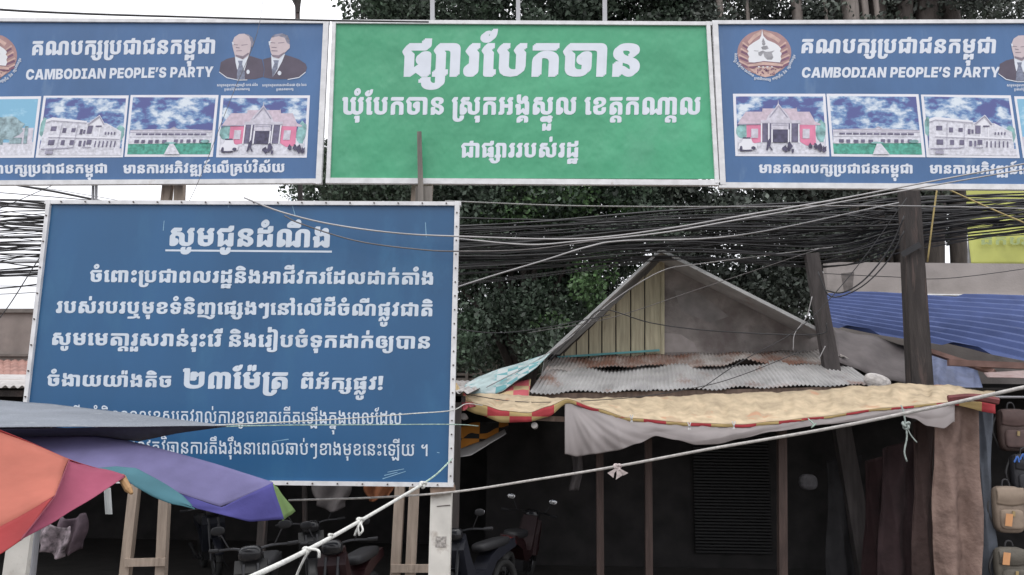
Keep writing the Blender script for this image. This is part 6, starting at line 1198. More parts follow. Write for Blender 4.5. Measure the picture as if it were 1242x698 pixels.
for p, Y, lab in (((1224, 632), 11.52, 'orange and white paper tag on the tan backpack'), ((1221, 679), 11.42, 'orange paper tag on the olive grey backpack')):
    tag(slab([(p[0] - 3.5, p[1] - 9), (p[0] + 5, p[1] - 8), (p[0] + 3.5, p[1] + 7), (p[0] - 5, p[1] + 6)], Y, .004).build('paper_tag', TAGM), lab, 'tag', 'paper tags on the bags')

# ------------------------------------------------------------------ left background building and louvred building
lbg = thing('far_building', (at(0, 525, 24).x, 24, 0), 'grey brown building with a terracotta tiled eave at the left edge', 'building')
P = [at(-130, 375, 24), at(70, 375, 24)]
MB().prism([P[0], P[1], Vector((P[1].x, 24, 0)), Vector((P[0].x, 24, 0))], (0, 6, 0)).build('wall', mat('grey brown render', (.21, .18, .165), .9, .15, 1.5, stain=(.15, .13, .12), stain_amt=.45, stain_scale=.5), lbg)
strip((-130, 377), (70, 377), 5, 23.9, .2).build('parapet_cap', mat('dark parapet', (.13, .115, .105), .9), lbg)
strip((-130, 431), (70, 431), 3, 23.9, .2).build('string_course', mat('dark parapet', (.13, .115, .105), .9), lbg)
def tile(u, v):
    p = at(lerp(-130, 70, u), 438, 23.9).lerp(at(lerp(-130, 70, u), 462, 21.5), v)
    return p + Vector((0, 0, .04 * abs(math.sin(u * 70)) + .03 * ((v * 7) % 1)))
MB().grid(tile, 300, 35).build('tiled_roof', mat('terracotta tiles', (.27, .15, .125), .8, .25, 3), lbg)
lvb = thing('louvred_building', (at(575, 525, 27).x, 27, 0), 'beige building with louvred openings seen low under the trees', 'building')
P = [at(530, 408, 27), at(690, 408, 27)]
MB().prism([P[0], P[1], Vector((P[1].x, 27, 0)), Vector((P[0].x, 27, 0))], (0, 5, 0)).build('wall', mat('dark beige wall', (.10, .09, .08), .9, .2, 2), lvb)
lv = MB()
for k in range(7):
    st = strip((532, 423 + k * 6.2), (680, 424 + k * 6.2), 3.0, 26.85, .12); lv.add(st.v, st.f)
lv.build('louvres', mat('beige louvre blades', (.27, .235, .205), .8, .15, 4), lvb)
for x in (549, 566, 583, 601, 619, 637, 655):
    strip((x, 419), (x, 464), 3.5, 26.8, .1).build('mullion', mat('beige louvre blades', (.27, .235, .205)), lvb)

fl = MB().add([(-14, 10.7, .004), (9.5, 11.4, .004), (9.5, 17, .004), (-14, 17, .004)], [(0, 1, 2, 3)]).build('floor_shade_sheet', mat('floor toned for shade', (.03, .027, .025), .85, .3, 3, bump=.4, bscale=20))  # dark sheet over the ground, shade of the interior put into its colour
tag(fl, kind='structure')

# ------------------------------------------------------------------ trees behind
def leaf_mesh(name, clumps, per, size, m, parent, seed):
    """clumps: (centre, radius); each clump is a cloud of separate small leaves"""
    rg = np.random.default_rng(seed)
    cs, dirs = [], []
    for c, r in clumps:
        k = int(per * r * r)
        q = rg.normal(size=(k, 3)); q /= np.linalg.norm(q, axis=1)[:, None]
        rad = r * rg.random(k)[:, None] ** .45
        cs.append(np.array(c)[None, :] + q * rad * np.array([1, 1, .72])[None, :])
    C = np.concatenate(cs); N = len(C)
    a = rg.normal(size=(N, 3)); a[:, 2] -= .35; a /= np.linalg.norm(a, axis=1)[:, None]
    b = rg.normal(size=(N, 3)); b -= a * (a * b).sum(1)[:, None]; b /= np.linalg.norm(b, axis=1)[:, None]
    L = (size * rg.uniform(.5, 1.5, N))[:, None]
    W = L * .30
    V = np.stack([C - a * L / 2, C + b * W - a * L * .05, C + a * L / 2, C - b * W - a * L * .05], 1).reshape(-1, 3)
    org = np.array(origin(parent))
    me = bpy.data.meshes.new(name)
    me.vertices.add(N * 4); me.loops.add(N * 4); me.polygons.add(N)
    me.vertices.foreach_set('co', (V - org[None, :]).astype(np.float32).ravel())
    me.loops.foreach_set('vertex_index', np.arange(N * 4, dtype=np.int32))
    me.polygons.foreach_set('loop_start', np.arange(0, N * 4, 4, dtype=np.int32))
    me.polygons.foreach_set('loop_total', np.full(N, 4, dtype=np.int32))
    me.update(calc_edges=True)
    me.materials.append(m)
    o = bpy.data.objects.new(name, me)
    COL.objects.link(o); o.parent = parent
    return o
def leafmat(name, col, col2, trans):
    m = mat(name, col, .5, .45, 1.1, spec=.45, trans=trans, detail=3, stain=col2, stain_amt=.42, stain_scale=.8)
    n_, l_ = m.node_tree.nodes, m.node_tree.links
    bs = n_['Principled BSDF']
    src = bs.inputs['Base Color'].links[0].from_socket
    ge = n_.new('ShaderNodeNewGeometry')
    rp = n_.new('ShaderNodeMapRange')
    rp.inputs['To Min'].default_value = .45
    rp.inputs['To Max'].default_value = 2.0
    l_.new(ge.outputs['Random Per Island'], rp.inputs['Value'])
    vs = n_.new('ShaderNodeVectorMath'); vs.operation = 'SCALE'
    l_.new(src, vs.inputs[0]); l_.new(rp.outputs['Result'], vs.inputs['Scale'])
    l_.new(vs.outputs[0], bs.inputs['Base Color'])
    for nd in n_:
        if nd.type == 'BSDF_TRANSLUCENT': l_.new(vs.outputs[0], nd.inputs['Color'])
    return m
LEAF_A = leafmat('dark green leaves', (.050, .070, .050), (.060, .100, .058), .25)
LEAF_B = leafmat('grey green fig leaves', (.050, .060, .050), (.062, .076, .056), .22)
LEAF_C = leafmat('lighter green leaves', (.050, .090, .036), (.060, .115, .045), .25)
BARK = mat('dark bark', (.060, .050, .045), .9, .3, 3, bump=.8, bscale=14, stretch=(3, 3, .5))
BARK_G = mat('grey fig bark', (.19, .165, .15), .9, .3, 3, bump=.8, bscale=14, stretch=(3, 3, .4))
def pin(poly, x, y): return inside((x, y), poly)
def clumps_in(poly, n, Y0, Y1, r0, r1, seed, holes=()):
    rr = random.Random(seed)
    xs, ys = [p[0] for p in poly], [p[1] for p in poly]
    out = []
    tries = 0
    while len(out) < n and tries < n * 60:
        tries += 1
        x, y = rr.uniform(min(xs), max(xs)), rr.uniform(min(ys), max(ys))
        if not pin(poly, x, y): continue
        if any(((x - hx) / hr) ** 2 + ((y - hy) / hs) ** 2 < 1 for hx, hy, hr, hs in holes) and rr.random() < .86: continue
        out.append((at(x, y, rr.uniform(Y0, Y1)), rr.uniform(r0, r1)))
    return out
def tree(label, name, foot, poly, n, Y0, Y1, per, size, leaf, bark, seed, holes=(), trunk_r=.4, extra=None):
    r = thing(name, (foot[0], foot[1], 0), label, 'tree', 'trees behind the market')
    cl = clumps_in(poly, n, Y0, Y1, .55, 1.15, seed, holes)
    leaf_mesh('crown', cl, per, size, leaf, r, seed)
    if extra:
        leaf_mesh('sprays', extra, per * .8, size, LEAF_C, r, seed + 9)
    rr = random.Random(seed)
    f = Vector((foot[0], foot[1], 0))
    trunk_head = Vector((foot[0] + rr.uniform(-.4, .4), foot[1], 3.6))
    tb = MB().tube(smoothpath([f, f + Vector((.05, 0, 1.2)), f + Vector((-.08, .1, 2.4)), trunk_head], 4), [trunk_r * (1.25 - .5 * i / 12) for i in range(13)], 10)
    picks = rr.sample(cl, min(26, len(cl)))
    for c, rad in picks:
        mid = trunk_head.lerp(c, .5) + Vector((rr.uniform(-.5, .5), rr.uniform(-.3, .3), rr.uniform(.1, .6)))
        pts = smoothpath([trunk_head + Vector((0, 0, -.6)), trunk_head.lerp(mid, .5) + Vector((0, 0, .2)), mid, c], 3)
        tb.tube(pts, [max(.015, trunk_r * .42 * (1 - i / len(pts)) ** 1.3) for i in range(len(pts))], 6)
    tb.build('trunk', bark, r, smooth=True)
    return r
PA = [(418, 8), (432, 14), (446, 22), (480, 20), (500, 28), (520, 30), (500, 120), (430, 170), (345, 236), (380, 250), (540, 270), (530, 300), (536, 428), (600, 434), (640, 446), (672, 434), (800, 310), (830, 200), (820, -90), (600, -110), (455, -70), (425, -25)]
HA = [(612, 350, 14, 16), (700, 345, 8, 16), (646, 412, 10, 14), (622, 340, 26, 16), (600, 405, 20, 22), (642, 395, 12, 26), (724, 330, 18, 24), (575, 372, 14, 18), (668, 300, 10, 6), (585, 250, 10, 14), (690, 395, 12, 14), (668, 365, 10, 16)]
ex = [(at(720, 330, 20.5), .7), (at(712, 350, 20.2), .55), (at(730, 375, 20.4), .5), (at(640, 250, 20.5), .8), (at(700, 245, 20.5), .7), (at(600, 262, 20.5), .6), (at(760, 255, 20.6), .5), (at(668, 395, 20.4), .5)]
tree('dark leafy tree behind the green banner, left of the house gable', 'broadleaf_tree', (at(650, 400, 22.5).x, 22.5), PA, 430, 20.0, 25.5, 900, .13, LEAF_A, BARK, 21, HA, .35, ex)
PB = [(830, -100), (1190, -100), (1200, 10), (1186, 60), (1180, 230), (1140, 300), (1000, 330), (980, 400), (900, 370), (840, 330), (800, 300), (780, 200), (800, -60)]
HB = [(893, 296, 26, 14), (930, 330, 18, 12), (1150, 300, 16, 14)]
tree('broad fig tree with hanging roots behind the blue roof, the widest trunk of the trees', 'fig_tree', (at(1085, 400, 23).x, 23), PB, 300, 20.5, 25.0, 820, .13, LEAF_B, BARK, 22, HB, .8)
PC = [(1188, -40), (1215, -10), (1300, -30), (1320, 40), (1260, 60), (1212, 30), (1190, 20)]
tree('small sparse tree high up behind the right banner', 'sparse_tree', (at(1250, 300, 26).x, 26), PC, 26, 25, 27, 560, .13, LEAF_B, BARK, 23, (), .2)
fig = [o for o in COL.objects if o.name == 'fig_tree'][0]
rr = random.Random(5)
rt = MB()
for k in range(32):
    x = rr.uniform(1000, 1170)
    Y = rr.uniform(21.5, 22.6)
    pts = [at(x + rr.uniform(-14, 14), -60, Y), at(x + rr.uniform(-8, 8), 100, Y), at(x + rr.uniform(-3, 3), 220, Y), at(x, 330, Y)]
    pts.append(Vector((pts[-1].x, Y, 0)))
    w = rr.choice((.05, .08, .14, .22, .3))
    rt.tube(smoothpath(pts, 4), [w * (.8 + .3 * rr.random()) for _ in range(17)], 7)
rt.build('hanging_roots', BARK, fig, smooth=True)
rt = MB()
for x, w in ((872, .10), (905, .06), (965, .16), (1000, .05), (1030, .24), (1048, .10), (1062, .08)):
    Y = 20.9
    pts = [at(x - 14, -60, Y), at(x, 0, Y), at(x + 3, 60, Y), at(x + 2, 200, Y + .5), at(x + 8 + rr.uniform(-8, 8), 320, Y + 1)]
    if x < 1000: pts = pts[:4] + [at(x + 60, 300, Y + 2)]
    rt.tube(smoothpath(pts, 4), [w * (1 - .02 * i) for i in range(17)], 7)
rt.build('limbs', BARK_G, fig, smooth=True)
# broken bits of limb behind the bundle of cables, left of the leaning post

# ------------------------------------------------------------------ overhead cables
rr = random.Random(31)
X_ = [-95, 20, 300, 557, 800, 1000, 1097, 1242, 1340]
LO = [238, 236, 250, 268, 262, 252, 246, 238, 232]
HI = [352, 348, 338, 338, 314, 318, 300, 282, 270]
for k in range(66):
    t = rr.random() if k % 3 else rr.gauss(.5, .16)
    t = max(0, min(1, t))
    drift = rr.uniform(-.35, .35)
    Y = 13.35 + rr.uniform(-.15, .2)
    pts = []
    for i, x in enumerate(X_):
        tt = max(-.1, min(1.1, t + drift * math.sin(i * 1.1 + k) + rr.uniform(-.10, .10)))
        pts.append(at(x, lerp(LO[i], HI[i], tt), Y + rr.uniform(-.05, .05)))
    rad = rr.choice((.005, .006, .008, .010, .013, .02))
    o = MB().tube(smoothpath(pts, 5), rad, 5).build('overhead_cable', CABLE, None, smooth=True)
    tag(o, 'black cable in the thick overhead bundle strung behind the boards', 'cable', 'cables of the overhead bundle')
def wire(label, pts, r, m=CABLE, name='loose_wire', cat='wire', seg=6, n=5, group=None):
    P = [at(x, y, Y) for x, y, Y in pts]
    P = smoothpath(P, seg)
    rs = [lerp(r[0], r[1], i / (len(P) - 1)) for i in range(len(P))] if isinstance(r, tuple) else r
    o = MB().tube(P, rs, n).build(name, m, None, smooth=True)
    return tag(o, label, cat, group)
wire('pale cable crossing the notice board\'s upper edge and rising over the right banner', [(296, 240, 7.9), (340, 257, 7.8), (400, 272, 7.75), (480, 283, 7.75), (557, 287, 7.8), (700, 290, 8), (800, 279, 8), (900, 262, 8), (1010, 243, 8), (1110, 224, 8), (1242, 199, 8), (1340, 180, 8)], .0085, CABLE_G)
wire('second pale cable rising beside the first over the right banner', [(557, 290, 8.4), (640, 297, 8.4), (700, 293, 8.3), (800, 283, 8.2), (900, 266, 8.2), (1010, 247, 8.2), (1110, 229, 8.2), (1242, 206, 8.2), (1340, 190, 8.2)], .008, CABLE_G)
wire('thin dark wire crossing the last letters of the board\'s heading', [(345, 262, 7.85), (366, 272, 7.8), (430, 292, 7.78), (500, 302, 7.78), (557, 305, 7.85), (650, 302, 9), (740, 289, 10)], .007, mat('dusty dark wire', (.13, .12, .12), .6))
wire('pale cable sloping up from behind the notice board toward the gable peak', [(530, 356, 9), (556, 348, 9), (600, 334, 9), (660, 316, 9), (715, 299, 9), (760, 292, 9.4), (900, 285, 10.5), (1090, 246, 12)], .009, CABLE_G)
wire('pale cable running level just under the banners', [(540, 244, 12), (700, 250, 12), (900, 251, 12), (1090, 250, 12), (1340, 256, 12)], .010, CABLE_G)
wire('black wire sagging low across the gable planks', [(664, 440, 13.2), (705, 398, 13.1), (732, 376, 13), (790, 392, 13), (870, 402, 13), (990, 406, 13.1), (1003, 392, 13.1)], .009)
wire('grey wire following the gable\'s left slope', [(590, 470, 12.6), (650, 438, 13), (700, 403, 13.2), (742, 366, 13.2), (800, 330, 13.3), (850, 320, 13.3), (1010, 300, 13.2)], .009, CABLE_G)
wire('thin wire across the plaster of the gable', [(640, 404, 13.2), (740, 386, 13.2), (850, 350, 13.2), (1000, 300, 13.2)], .006, mat('dusty dark wire', (.13, .12, .12)))
wire('yellow cord slanting down right of the tall dark post', [(1137, 226, 13), (1131, 270, 13), (1125, 318, 13)], .014, mat('yellow cord', (.40, .31, .13), .7), cat='cord')
wire('yellow cord slanting across the lime yellow banner', [(1150, 230, 13), (1185, 246, 13), (1224, 263, 13), (1290, 290, 13)], .013, mat('yellow cord', (.40, .31, .13)), cat='cord')
wire('slack black wire looping left from the tall dark post', [(1097, 262, 12.6), (1080, 300, 12.7), (1050, 338, 12.8), (1022, 355, 12.9), (1000, 352, 13)], .013)
wire('second slack black wire looping lower from the tall dark post', [(1097, 280, 12.6), (1078, 315, 12.7), (1045, 348, 12.8), (1008, 360, 12.9), (992, 330, 13)], .011)
wire('thin black wire from the post down to the tin roof\'s right end', [(1100, 240, 12.5), (1050, 310, 12.6), (1000, 370, 12.6), (960, 405, 12.5), (900, 438, 12.4), (850, 472, 12.2)], .007)
wire('long thin wire crossing the concrete wall', [(1000, 332, 13), (1080, 336, 13), (1160, 337, 13), (1340, 312, 13)], .006)
wire('white cord end hanging from the leaning post', [(985, 360, 13), (978, 385, 13), (964, 405, 13), (962, 425, 13)], .008, CABLE_G)
wire('short white cord dangling by the leaning post\'s foot', [(1001, 420, 12.9), (996, 430, 12.9), (993, 436, 12.9)], .008, CABLE_G)
wire('thin black wire along the front of the tin roof', [(562, 478, 12), (640, 488, 11.9), (760, 483, 11.9), (846, 470, 11.9), (900, 455, 12), (975, 425, 12.4)], .006)
wire('drooping wires left of the gable in front of the trees', [(545, 398, 13), (600, 404, 13), (660, 398, 13.1), (740, 382, 13.2)], .008)
wire('thick cable across the sky over the left banner', [(-60, 5, 9.6), (0, 12, 9.6), (100, 17, 9.6), (230, 21, 9.6), (390, 25, 9.7), (520, 27, 9.7)], (.018, .012))
wire('thin vertical wire hanging across the left banner\'s portraits', [(322, -30, 9.6), (312, 40, 9.6), (280, 120, 9.6), (240, 222, 9.7), (215, 270, 9.8)], .0035, mat('dusty dark wire', (.13, .12, .12)))
wire('slanting thin wire over the sky between left banner and board', [(-20, 262, 12), (30, 240, 12), (80, 218, 12)], .006)
wire('loose crossing wire left of the notice board', [(-20, 410, 12), (10, 372, 12), (40, 325, 12), (70, 280, 12)], .008)
wire('stray wire low left of the notice board', [(-20, 358, 12), (40, 355, 12), (80, 350, 12)], .006)
up = thing('utility_pole', post_px((359, -20), (361, 40), 12.0, .1)[1], 'dark pole tip rising over the left banner against the sky', 'pole')
mb, c = post_px((360, -40), (361.5, 60), 12.0, .06)
mb.build('shaft', WOOD_D, up)
MB().tube([at(359, -30, 11.98), at(359.5, -2, 11.98), at(361, 6, 11.98), at(361.5, 16, 11.98)], [.09, .085, .05, .03], 8).build('cap', WOOD_D, up)

# ------------------------------------------------------------------ ropes
def knot(mb, c, r, th):
    pts = []
    for i in range(25):
        t = 2 * math.pi * i / 24
        pts.append(c + Vector(((math.sin(t) + 2 * math.sin(2 * t)) * r / 3, math.sin(3 * t) * r / 2.4, (math.cos(t) - 2 * math.cos(2 * t)) * r / 3)))
    mb.tube(pts, th, 6)
r1 = thing('white_rope', at(372, 668, 4.2) * 1.0, 'thick white rope with knots rising from the bottom edge to the notice board', 'rope')
P = [(240, 728, 3.0), (310, 698, 3.4), (372, 668, 4.2), (437, 632, 5.4), (512, 588, 6.9)]
pts = smoothpath([at(*p) for p in P], 8)
MB().tube(pts, [lerp(.0125, .0115, i / len(pts)) for i in range(len(pts))], 8).build('strand', ROPE_W, r1, smooth=True)
MB().tube(smoothpath([at(512, 588, 6.9), at(530, 575, 7.4), at(548, 557, 7.92)], 6), .0085, 6).build('thin_end', ROPE_G, r1, smooth=True)
kb = MB()
for p, s in (((372, 668, 4.18), .018), ((437, 632, 5.38), .021), ((513, 588, 6.88), .026), ((401, 650, 4.7), .012)):
    knot(kb, at(*p), s, s * .42)
kb.build('knots', ROPE_W, r1, smooth=True)
tb = MB()
for p in ([(374, 668, 4.15), (368, 680, 4.15), (360, 698, 4.2), (356, 716, 4.2)], [(374, 666, 4.15), (386, 668, 4.1), (387, 677, 4.1)], [(437, 634, 5.35), (433, 642, 5.3), (430, 650, 5.3)], [(437, 634, 5.35), (440, 643, 5.3), (437, 648, 5.3)], [(436, 634, 5.35), (434, 640, 5.3), (436, 650, 5.3)]):
    tb.tube(smoothpath([at(*q) for q in p], 4), .007, 6)
tb.build('loose_tails', ROPE_W, r1, smooth=True)
r2 = thing('white_rope', at(900, 540, 7.4), 'white rope with a bow knot sloping up across the dark shop to the right', 'rope')
pts = smoothpath([at(*p) for p in [(350, 607, 8.3), (450, 604, 8.2), (550, 597, 7.9), (650, 582, 7.8), (748, 566, 7.6), (860, 545, 7.3), (1000, 521, 7.0), (1120, 497, 6.7), (1242, 470, 6.4), (1345, 447, 6.2)]], 6)
MB().tube(pts, [lerp(.009, .0155, i / len(pts)) for i in range(len(pts))], 8).build('strand', mat('greyed rope', (.42, .40, .38), .85, .2, 30, bump=.6, bscale=160), r2, smooth=True)
bw = MB()
knot(bw, at(749, 567, 7.58), .03, .014)
for p in ([(749, 568), (741, 574), (744, 580)], [(749, 568), (752, 576), (747, 582)], [(750, 568), (758, 574), (756, 577)]):
    q = [at(x, y, 7.56) for x, y in p]
    bw.prism([q[0] + Vector((-.008, 0, 0)), q[1] + Vector((-.03, 0, 0)), q[2], q[1] + Vector((.03, 0, 0)), q[0] + Vector((.008, 0, 0))], (0, .01, 0))
bw.build('bow_knot', mat('pinkish rag', (.40, .34, .33), .85, .2, 30), r2)
wire('thin white cord from the tarp\'s tip across the board to the awning', [(262, 516, 5.9), (330, 513, 6.5), (420, 508, 7.2), (500, 502, 7.75), (548, 498, 7.9), (566, 490, 9.5), (585, 492, 11)], .0055, ROPE_W, 'thin_line', 'cord')
wire('thin grey green cord level across the lowest lines of the board', [(255, 518, 6), (350, 516, 7), (450, 515.5, 7.7), (549, 515, 7.9), (580, 517, 9)], .005, ROPE_G, 'thin_line', 'cord')
gc = MB()
gc.tube(smoothpath([at(*p) for p in [(1093, 492, 11.15), (1096, 500, 11.1), (1098, 512, 11.1), (1100, 530, 11.1), (1097, 548, 11.1), (1100, 560, 11.1)]], 4), .011, 6)
gc.tube(smoothpath([at(*p) for p in [(1099, 515, 11.1), (1104, 527, 11.1), (1112, 537, 11.1)]], 4), .009, 6)
knot(gc, at(1099, 516, 11.1), .05, .018)
tag(gc.build('knotted_cord', mat('grey green cord', (.27, .31, .29), .8, .2, 20), None, smooth=True), 'grey green knotted cord dangling from the rope under the awning\'s right half', 'cord')
gc2 = MB()
gc2.tube(smoothpath([at(*p) for p in [(980, 508, 11.15), (987, 515, 11.1), (984, 519, 11.1), (990, 514, 11.1)]], 4), .009, 6)
tag(gc2.build('knotted_cord', ROPE_G, None, smooth=True), 'small knotted cord end on the awning hem above the wooden pole', 'cord')

# ------------------------------------------------------------------ umbrellas and shade net on the left
def umat(name, c): return mat(name, c, .8, .16, 3.5, bump=.35, bscale=11, trans=.25, spec=.2, detail=12)
U_PUR, U_BLU = umat('purple umbrella cloth', (.145, .135, .262)), umat('violet umbrella valance', (.085, .08, .27))
U_TEA, U_GRN = umat('teal umbrella cloth', (.065, .165, .20)), umat('green umbrella cloth', (.17, .26, .095))
U_ORA, U_PNK, U_RED = umat('orange umbrella cloth', (.40, .130, .095)), umat('pink umbrella cloth', (.31, .075, .125)), umat('red umbrella cloth', (.31, .045, .047))
def panel(parent, name, upper, lower, Yt, Yb, m, n=(24, 10), sag=.03, wob=.012):
    def f(u, v):
        a, b = interp(upper, u), interp(lower, u)
        ya = lerp(Yt[0], Yt[1], u); yb_ = lerp(Yb[0], Yb[1], u)
        p = at(*a, ya).lerp(at(*b, yb_), v)
        return p + Vector((0, wob * wr(u * 40, v * 3), -sag * math.sin(math.pi * u) * math.sin(math.pi * min(v, .999)) + wob * .6 * wr(u * 33, 4 + v * 2)))
    return MB().grid(f, *n).build(name, m, parent, smooth=True, solid=.003)
ub = at(60, 525, 6.2)
u1 = thing('market_umbrella', (ub.x, 6.2, 0), 'purple market umbrella with teal and green panels before the notice board', 'umbrella')
panel(u1, 'purple_panel', [(-80, 512), (20, 516), (100, 521), (180, 541), (260, 563), (330, 585)], [(-80, 620), (40, 600), (130, 582), (214, 597), (269, 616), (331, 586.5)], (6.4, 5.6), (5.2, 5.55), U_PUR)
panel(u1, 'valance', [(212, 597), (240, 606), (269, 615), (300, 601), (331, 586)], [(226, 612), (240, 618), (272, 626), (302, 633), (344, 631)], (5.17, 5.5), (5.2, 5.5), U_BLU, sag=.0)
panel(u1, 'green_panel', [(330.5, 586), (333, 588), (338, 594)], [(343, 632), (350, 627), (358, 621)], (5.55, 5.8), (5.5, 5.9), U_GRN, n=(8, 8), sag=0)
panel(u1, 'teal_panel', [(112, 568), (140, 565), (165, 566), (195, 585), (222, 603), (234, 614)], [(116, 576), (148, 579), (166, 592), (186, 603), (208, 612), (235, 619)], (5.05, 5.05), (4.9, 5.0), U_TEA, n=(24, 8), sag=.0, wob=.02)
panel(u1, 'far_panel', [(-80, 512), (20, 516), (100, 521)], [(60, 570), (220, 582), (330, 587)], (6.4, 6.2), (7.4, 5.9), U_BLU, sag=.05)
c = at(60, 512, 6.2)
MB().tube([(c.x, 6.2, 0), (c.x, 6.2, c.z)], .022, 8).build('pole', STEEL, u1)
for p, Y in (((330, 586), 5.6), ((214, 597), 5.2), ((-80, 600), 5.3)):
    MB().tube([c + Vector((0, 0, -.12)), at(p[0], p[1] + 14, Y + .06)], .008, 6).build('rib', STEEL, u1)
ob = at(-90, 525, 4.1)
u2 = thing('market_umbrella', (ob.x, 4.1, 0), 'orange umbrella with pink and red edge panels in the bottom left corner', 'umbrella')
def ou(u, v, t, b): return None
panel(u2, 'orange_panel', [(-120, 470), (-40, 505), (0, 525), (40, 540), (84, 558)], [(-120, 700), (-40, 660), (0, 640), (20, 630), (66, 603)], (4.3, 4.4), (3.5, 4.0), U_ORA)
panel(u2, 'pink_panel', [(83.5, 558), (105, 564), (130, 571), (152, 577)], [(24, 656), (70, 632), (110, 606), (151, 579)], (4.4, 4.5), (3.72, 4.48), U_PNK)
panel(u2, 'red_panel', [(-120, 700), (-40, 660), (0, 640), (20, 630), (67, 602)], [(-120, 740), (-40, 690), (0, 673), (12, 665), (26, 655)], (3.5, 4.0), (3.35, 3.73), U_RED)
panel(u2, 'far_panel', [(-120, 470), (-40, 505), (84, 558)], [(-60, 560), (60, 590), (152, 579)], (4.3, 4.4), (5.3, 4.55), U_RED, sag=.05)
st = MB()
for a, b, ya, yb_ in (((84, 558.5), (67, 602.5), 4.39, 3.99), ((67, 602.5), (25, 655.5), 3.98, 3.72), ((0, 640), (67, 602), 3.95, 3.99)):
    st.tube([at(lerp(a[0], b[0], k / 8), lerp(a[1], b[1], k / 8), lerp(ya, yb_, k / 8) - .012 + .004 * math.sin(k * 2)) for k in range(9)], .0035, 5)
st.build('seam', mat('dark stitching', (.16, .03, .05), .8), u2)
c = at(-110, 478, 4.3)
MB().tube([(c.x, 4.3, 0), (c.x, 4.3, c.z)], .022, 8).build('pole', STEEL, u2)
a, b = at(140, 576, 4.55), at(158, 598, 4.5)
MB().tube([at(120, 574, 4.56), at(148, 580, 4.5), at(156, 594, 4.47), at(160, 599, 4.46)], [.012, .022, .02, .008], 8).build('rib_tip', mat('brown rib tip', (.30, .17, .07), .6), u2)
MB().tube([c + Vector((0, 0, -.05)), at(148, 584, 4.54)], .008, 6).build('rib', STEEL, u2)
MB().grid(lambda u, v: at(lerp(126, 134, u) + v * 2, lerp(592, 624, v), 4.9 + .01 * math.sin(u * 5)), 4, 8).build('hanging_strap', mat('pale strap', (.40, .42, .42), .8), u2, solid=.004)
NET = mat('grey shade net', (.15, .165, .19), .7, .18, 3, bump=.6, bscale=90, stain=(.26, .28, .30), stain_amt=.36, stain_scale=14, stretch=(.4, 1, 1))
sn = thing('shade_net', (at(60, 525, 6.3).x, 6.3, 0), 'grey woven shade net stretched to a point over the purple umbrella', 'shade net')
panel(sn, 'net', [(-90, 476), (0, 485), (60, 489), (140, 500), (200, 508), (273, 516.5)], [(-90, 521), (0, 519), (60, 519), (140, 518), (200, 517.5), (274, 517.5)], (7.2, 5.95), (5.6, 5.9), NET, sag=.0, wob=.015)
panel(sn, 'dark_flap', [(-90, 521), (60, 519), (119, 518.5), (165, 518), (220, 517.7), (273, 517.3)], [(-90, 530), (60, 530), (119, 529), (165, 536), (215, 526), (274, 518)], (5.62, 5.92), (5.95, 5.95), mat('net side toned for shade', (.045, .048, .06), .8, .2, 20), sag=.0, wob=.01)  # same net in a darker colour, shade on its turned-down side painted in
mb, c = post_px((-70, 480), (-72, 600), 6.9, .05)
mb.build('pole', WOOD_B, sn)

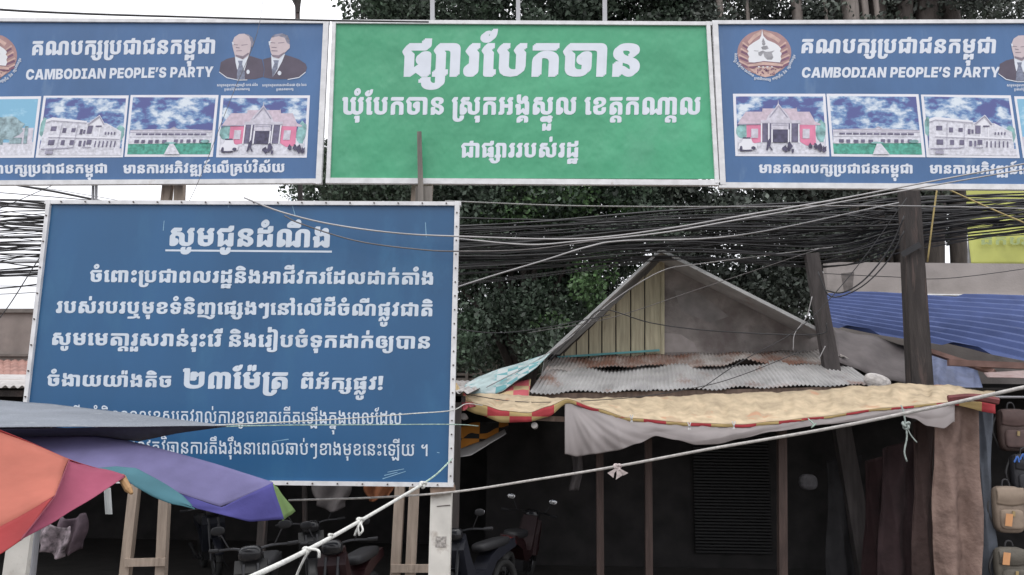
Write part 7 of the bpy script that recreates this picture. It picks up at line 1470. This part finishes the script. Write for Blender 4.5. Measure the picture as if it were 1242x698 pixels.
# ------------------------------------------------------------------ motorbikes in the shade
TYRE = mat('tyre rubber', (.02, .02, .02), .8)
def motorbike(label, loc, rz, body):
    r = thing('motorbike', (0, 0, 0), label, 'motorbike', 'motorbikes parked in the shade')
    V = Vector
    chrome = mat('dull chrome', (.05, .05, .053), .4, .1, 5, metal=.9)
    black = mat('black plastic', (.016, .016, .018), .6)
    for x, nm in ((.62, 'front_wheel'), (-.62, 'rear_wheel')):
        mb = MB()
        ring = [V((x + .245 * math.cos(a), 0, .29 + .245 * math.sin(a))) for a in [2 * math.pi * i / 24 for i in range(25)]]
        w = mb.tube(ring, .045, 8, cap=False).build(nm, TYRE, r, smooth=True)
        rm = MB().tube([V((x, -.03, .29)), V((x, .03, .29))], .05, 10)
        ring2 = [V((x + .20 * math.cos(a), 0, .29 + .20 * math.sin(a))) for a in [2 * math.pi * i / 24 for i in range(25)]]
        rm.tube(ring2, .014, 6, cap=False)
        for i in range(10):
            a = 2 * math.pi * i / 10
            rm.tube([V((x, 0, .29)), V((x + .2 * math.cos(a), 0, .29 + .2 * math.sin(a)))], .006, 4)
        rm.build('rim', chrome, w)
    prof = [(-.80, .72), (-.55, .66), (-.30, .58), (-.12, .40), (.10, .36), (.34, .44), (.40, .62), (.44, .95), (.36, .98), (.28, .70), (.18, .50), (-.05, .52), (-.18, .66), (-.40, .76), (-.78, .82)]
    MB().prism([V((x, -.11, z)) for x, z in prof], (0, .22, 0)).build('body', body, r)
    MB().superbox((-.36, 0, .79), (.72, .25, .12), .5, 18, 8, Matrix.Rotation(.06, 3, 'Y')).build('seat', black, r, smooth=True)
    MB().prism([V((x, -.16, z)) for x, z in [(.30, .42), (.42, .40), (.50, .80), (.44, .92), (.36, .72)]], (0, .32, 0)).build('leg_shield', body, r)
    fd = MB().grid(lambda u, v: V((.62 + .315 * math.cos(.35 + u * 2.1), lerp(-.06, .06, v), .29 + .315 * math.sin(.35 + u * 2.1))), 12, 3)
    fd.build('front_fender', body, r, smooth=True, solid=.006)
    fk = MB()
    for s in (-.07, .07): fk.tube([V((.62, s, .29)), V((.46, s, .88))], .022, 6)
    fk.build('fork', chrome, r)
    hb_ = MB().tube(smoothpath([V((.30, -.34, 1.02)), V((.38, -.18, 1.03)), V((.42, 0, 1.0)), V((.38, .18, 1.03)), V((.30, .34, 1.02))], 4), .014, 6).build('handlebar', chrome, r)
    for s in (-1, 1):
        MB().tube([V((.30, s * .34, 1.02)), V((.26, s * .44, 1.02))], .02, 8).build('grip', black, hb_)
        m_ = MB().tube([V((.37, s * .22, 1.03)), V((.36, s * .30, 1.18))], .007, 5).build('mirror', chrome, r)
        MB().superbox((.36, s * .33, 1.22), (.03, .14, .085), .8, 14, 8).build('mirror_back', black, m_, smooth=True)
        MB().superbox((.342, s * .33, 1.22), (.008, .125, .072), .8, 14, 8).build('mirror_glass', mat('mirror glass', (.75, .76, .78), .15, .02, 4, metal=.8), m_, smooth=True)
    MB().superbox((.46, 0, .98), (.16, .24, .16), .7, 16, 8).build('headlight', mat('headlight glass', (.018, .018, .02), .15), r, smooth=True)
    MB().superbox((-.82, 0, .76), (.08, .18, .09), .6, 14, 8).build('tail_light', mat('red tail light', (.10, .01, .01), .25), r, smooth=True)
    MB().box((.02, 0, .32), (.34, .2, .16)).build('engine', chrome, r)
    MB().tube(smoothpath([V((.08, -.13, .26)), V((-.25, -.15, .24)), V((-.85, -.16, .36))], 5), [.02] * 5 + [.04] * 6, 8).build('exhaust', chrome, r)
    MB().tube([V((-.1, .12, .28)), V((-.16, .3, .01))], .012, 6).build('side_stand', black, r)
    r.location = loc
    r.rotation_euler = (R(6), 0, rz)
    return r
def gp(px, Y): 
    p = at(px, 600, Y)
    return (p.x, Y, 0)
RED = mat('dark red bike paint', (.018, .005, .006), .45, .1, 5)
NAVY = mat('navy bike paint', (.010, .011, .017), .45, .1, 5)
BLKP = mat('black bike paint', (.012, .012, .013), .45, .1, 5)
motorbike('black motorbike facing out below the board, its round mirror left of the knotted rope', gp(330, 9.0), R(-82), BLKP)
motorbike('dark red motorbike just left of the twin brown legs under the notice board', gp(436, 9.5), R(-100), RED)
motorbike('black motorbike behind the dark red one in the shed, half hidden by the rope', gp(388, 11.4), R(-75), BLKP)
motorbike('navy motorbike in the dark just right of the board\'s white leg', gp(585, 10.7), R(-120), NAVY)
motorbike('dark red motorbike behind the navy one, deep under the awning', gp(628, 12.6), R(75), RED)
motorbike('navy motorbike deepest in the shed, behind the purple umbrella\'s pole', gp(262, 13.2), R(-60), NAVY)

# odds and ends hanging in the shed
def hung(label, px, py, Y, w, h, m, name='hanging_shirt', cat='clothing', seed=1):
    c = at(px, py, Y)
    return tag(MB().grid(lambda u, v: c + Vector(((u - .5) * w * (.75 + .4 * math.sin(math.pi * min(1, v + .2))), .05 * math.sin(u * 9 + seed + v * 3), (.5 - v) * h + .04 * math.sin(u * 5 + seed))), 16, 14).build(name, m, None, smooth=True, solid=.015), label, cat, 'clothes hanging in the shed')
hung('pale patterned shirt hanging in the dark under the orange umbrella', 66, 655, 9.8, .36, .34, mat('pale patterned cloth', (.17, .14, .155), .8, .8, 18))
hung('mauve shirt hanging beside the pale patterned one', 88, 648, 10.1, .3, .42, mat('mauve cloth', (.085, .06, .075), .8, .4, 9), seed=3)
hung('grey cloth hanging below the board\'s lower edge, left of the orange one', 402, 600, 10.9, .46, .36, mat('pale grey cloth', (.10, .09, .09), .8, .3, 6), 'hanging_cloth', 'cloth', 2)
hung('orange cloth hanging below the board near the twin brown legs', 460, 594, 10.9, .34, .24, mat('orange cloth', (.24, .09, .04), .8, .3, 6), 'hanging_cloth', 'cloth', 4)
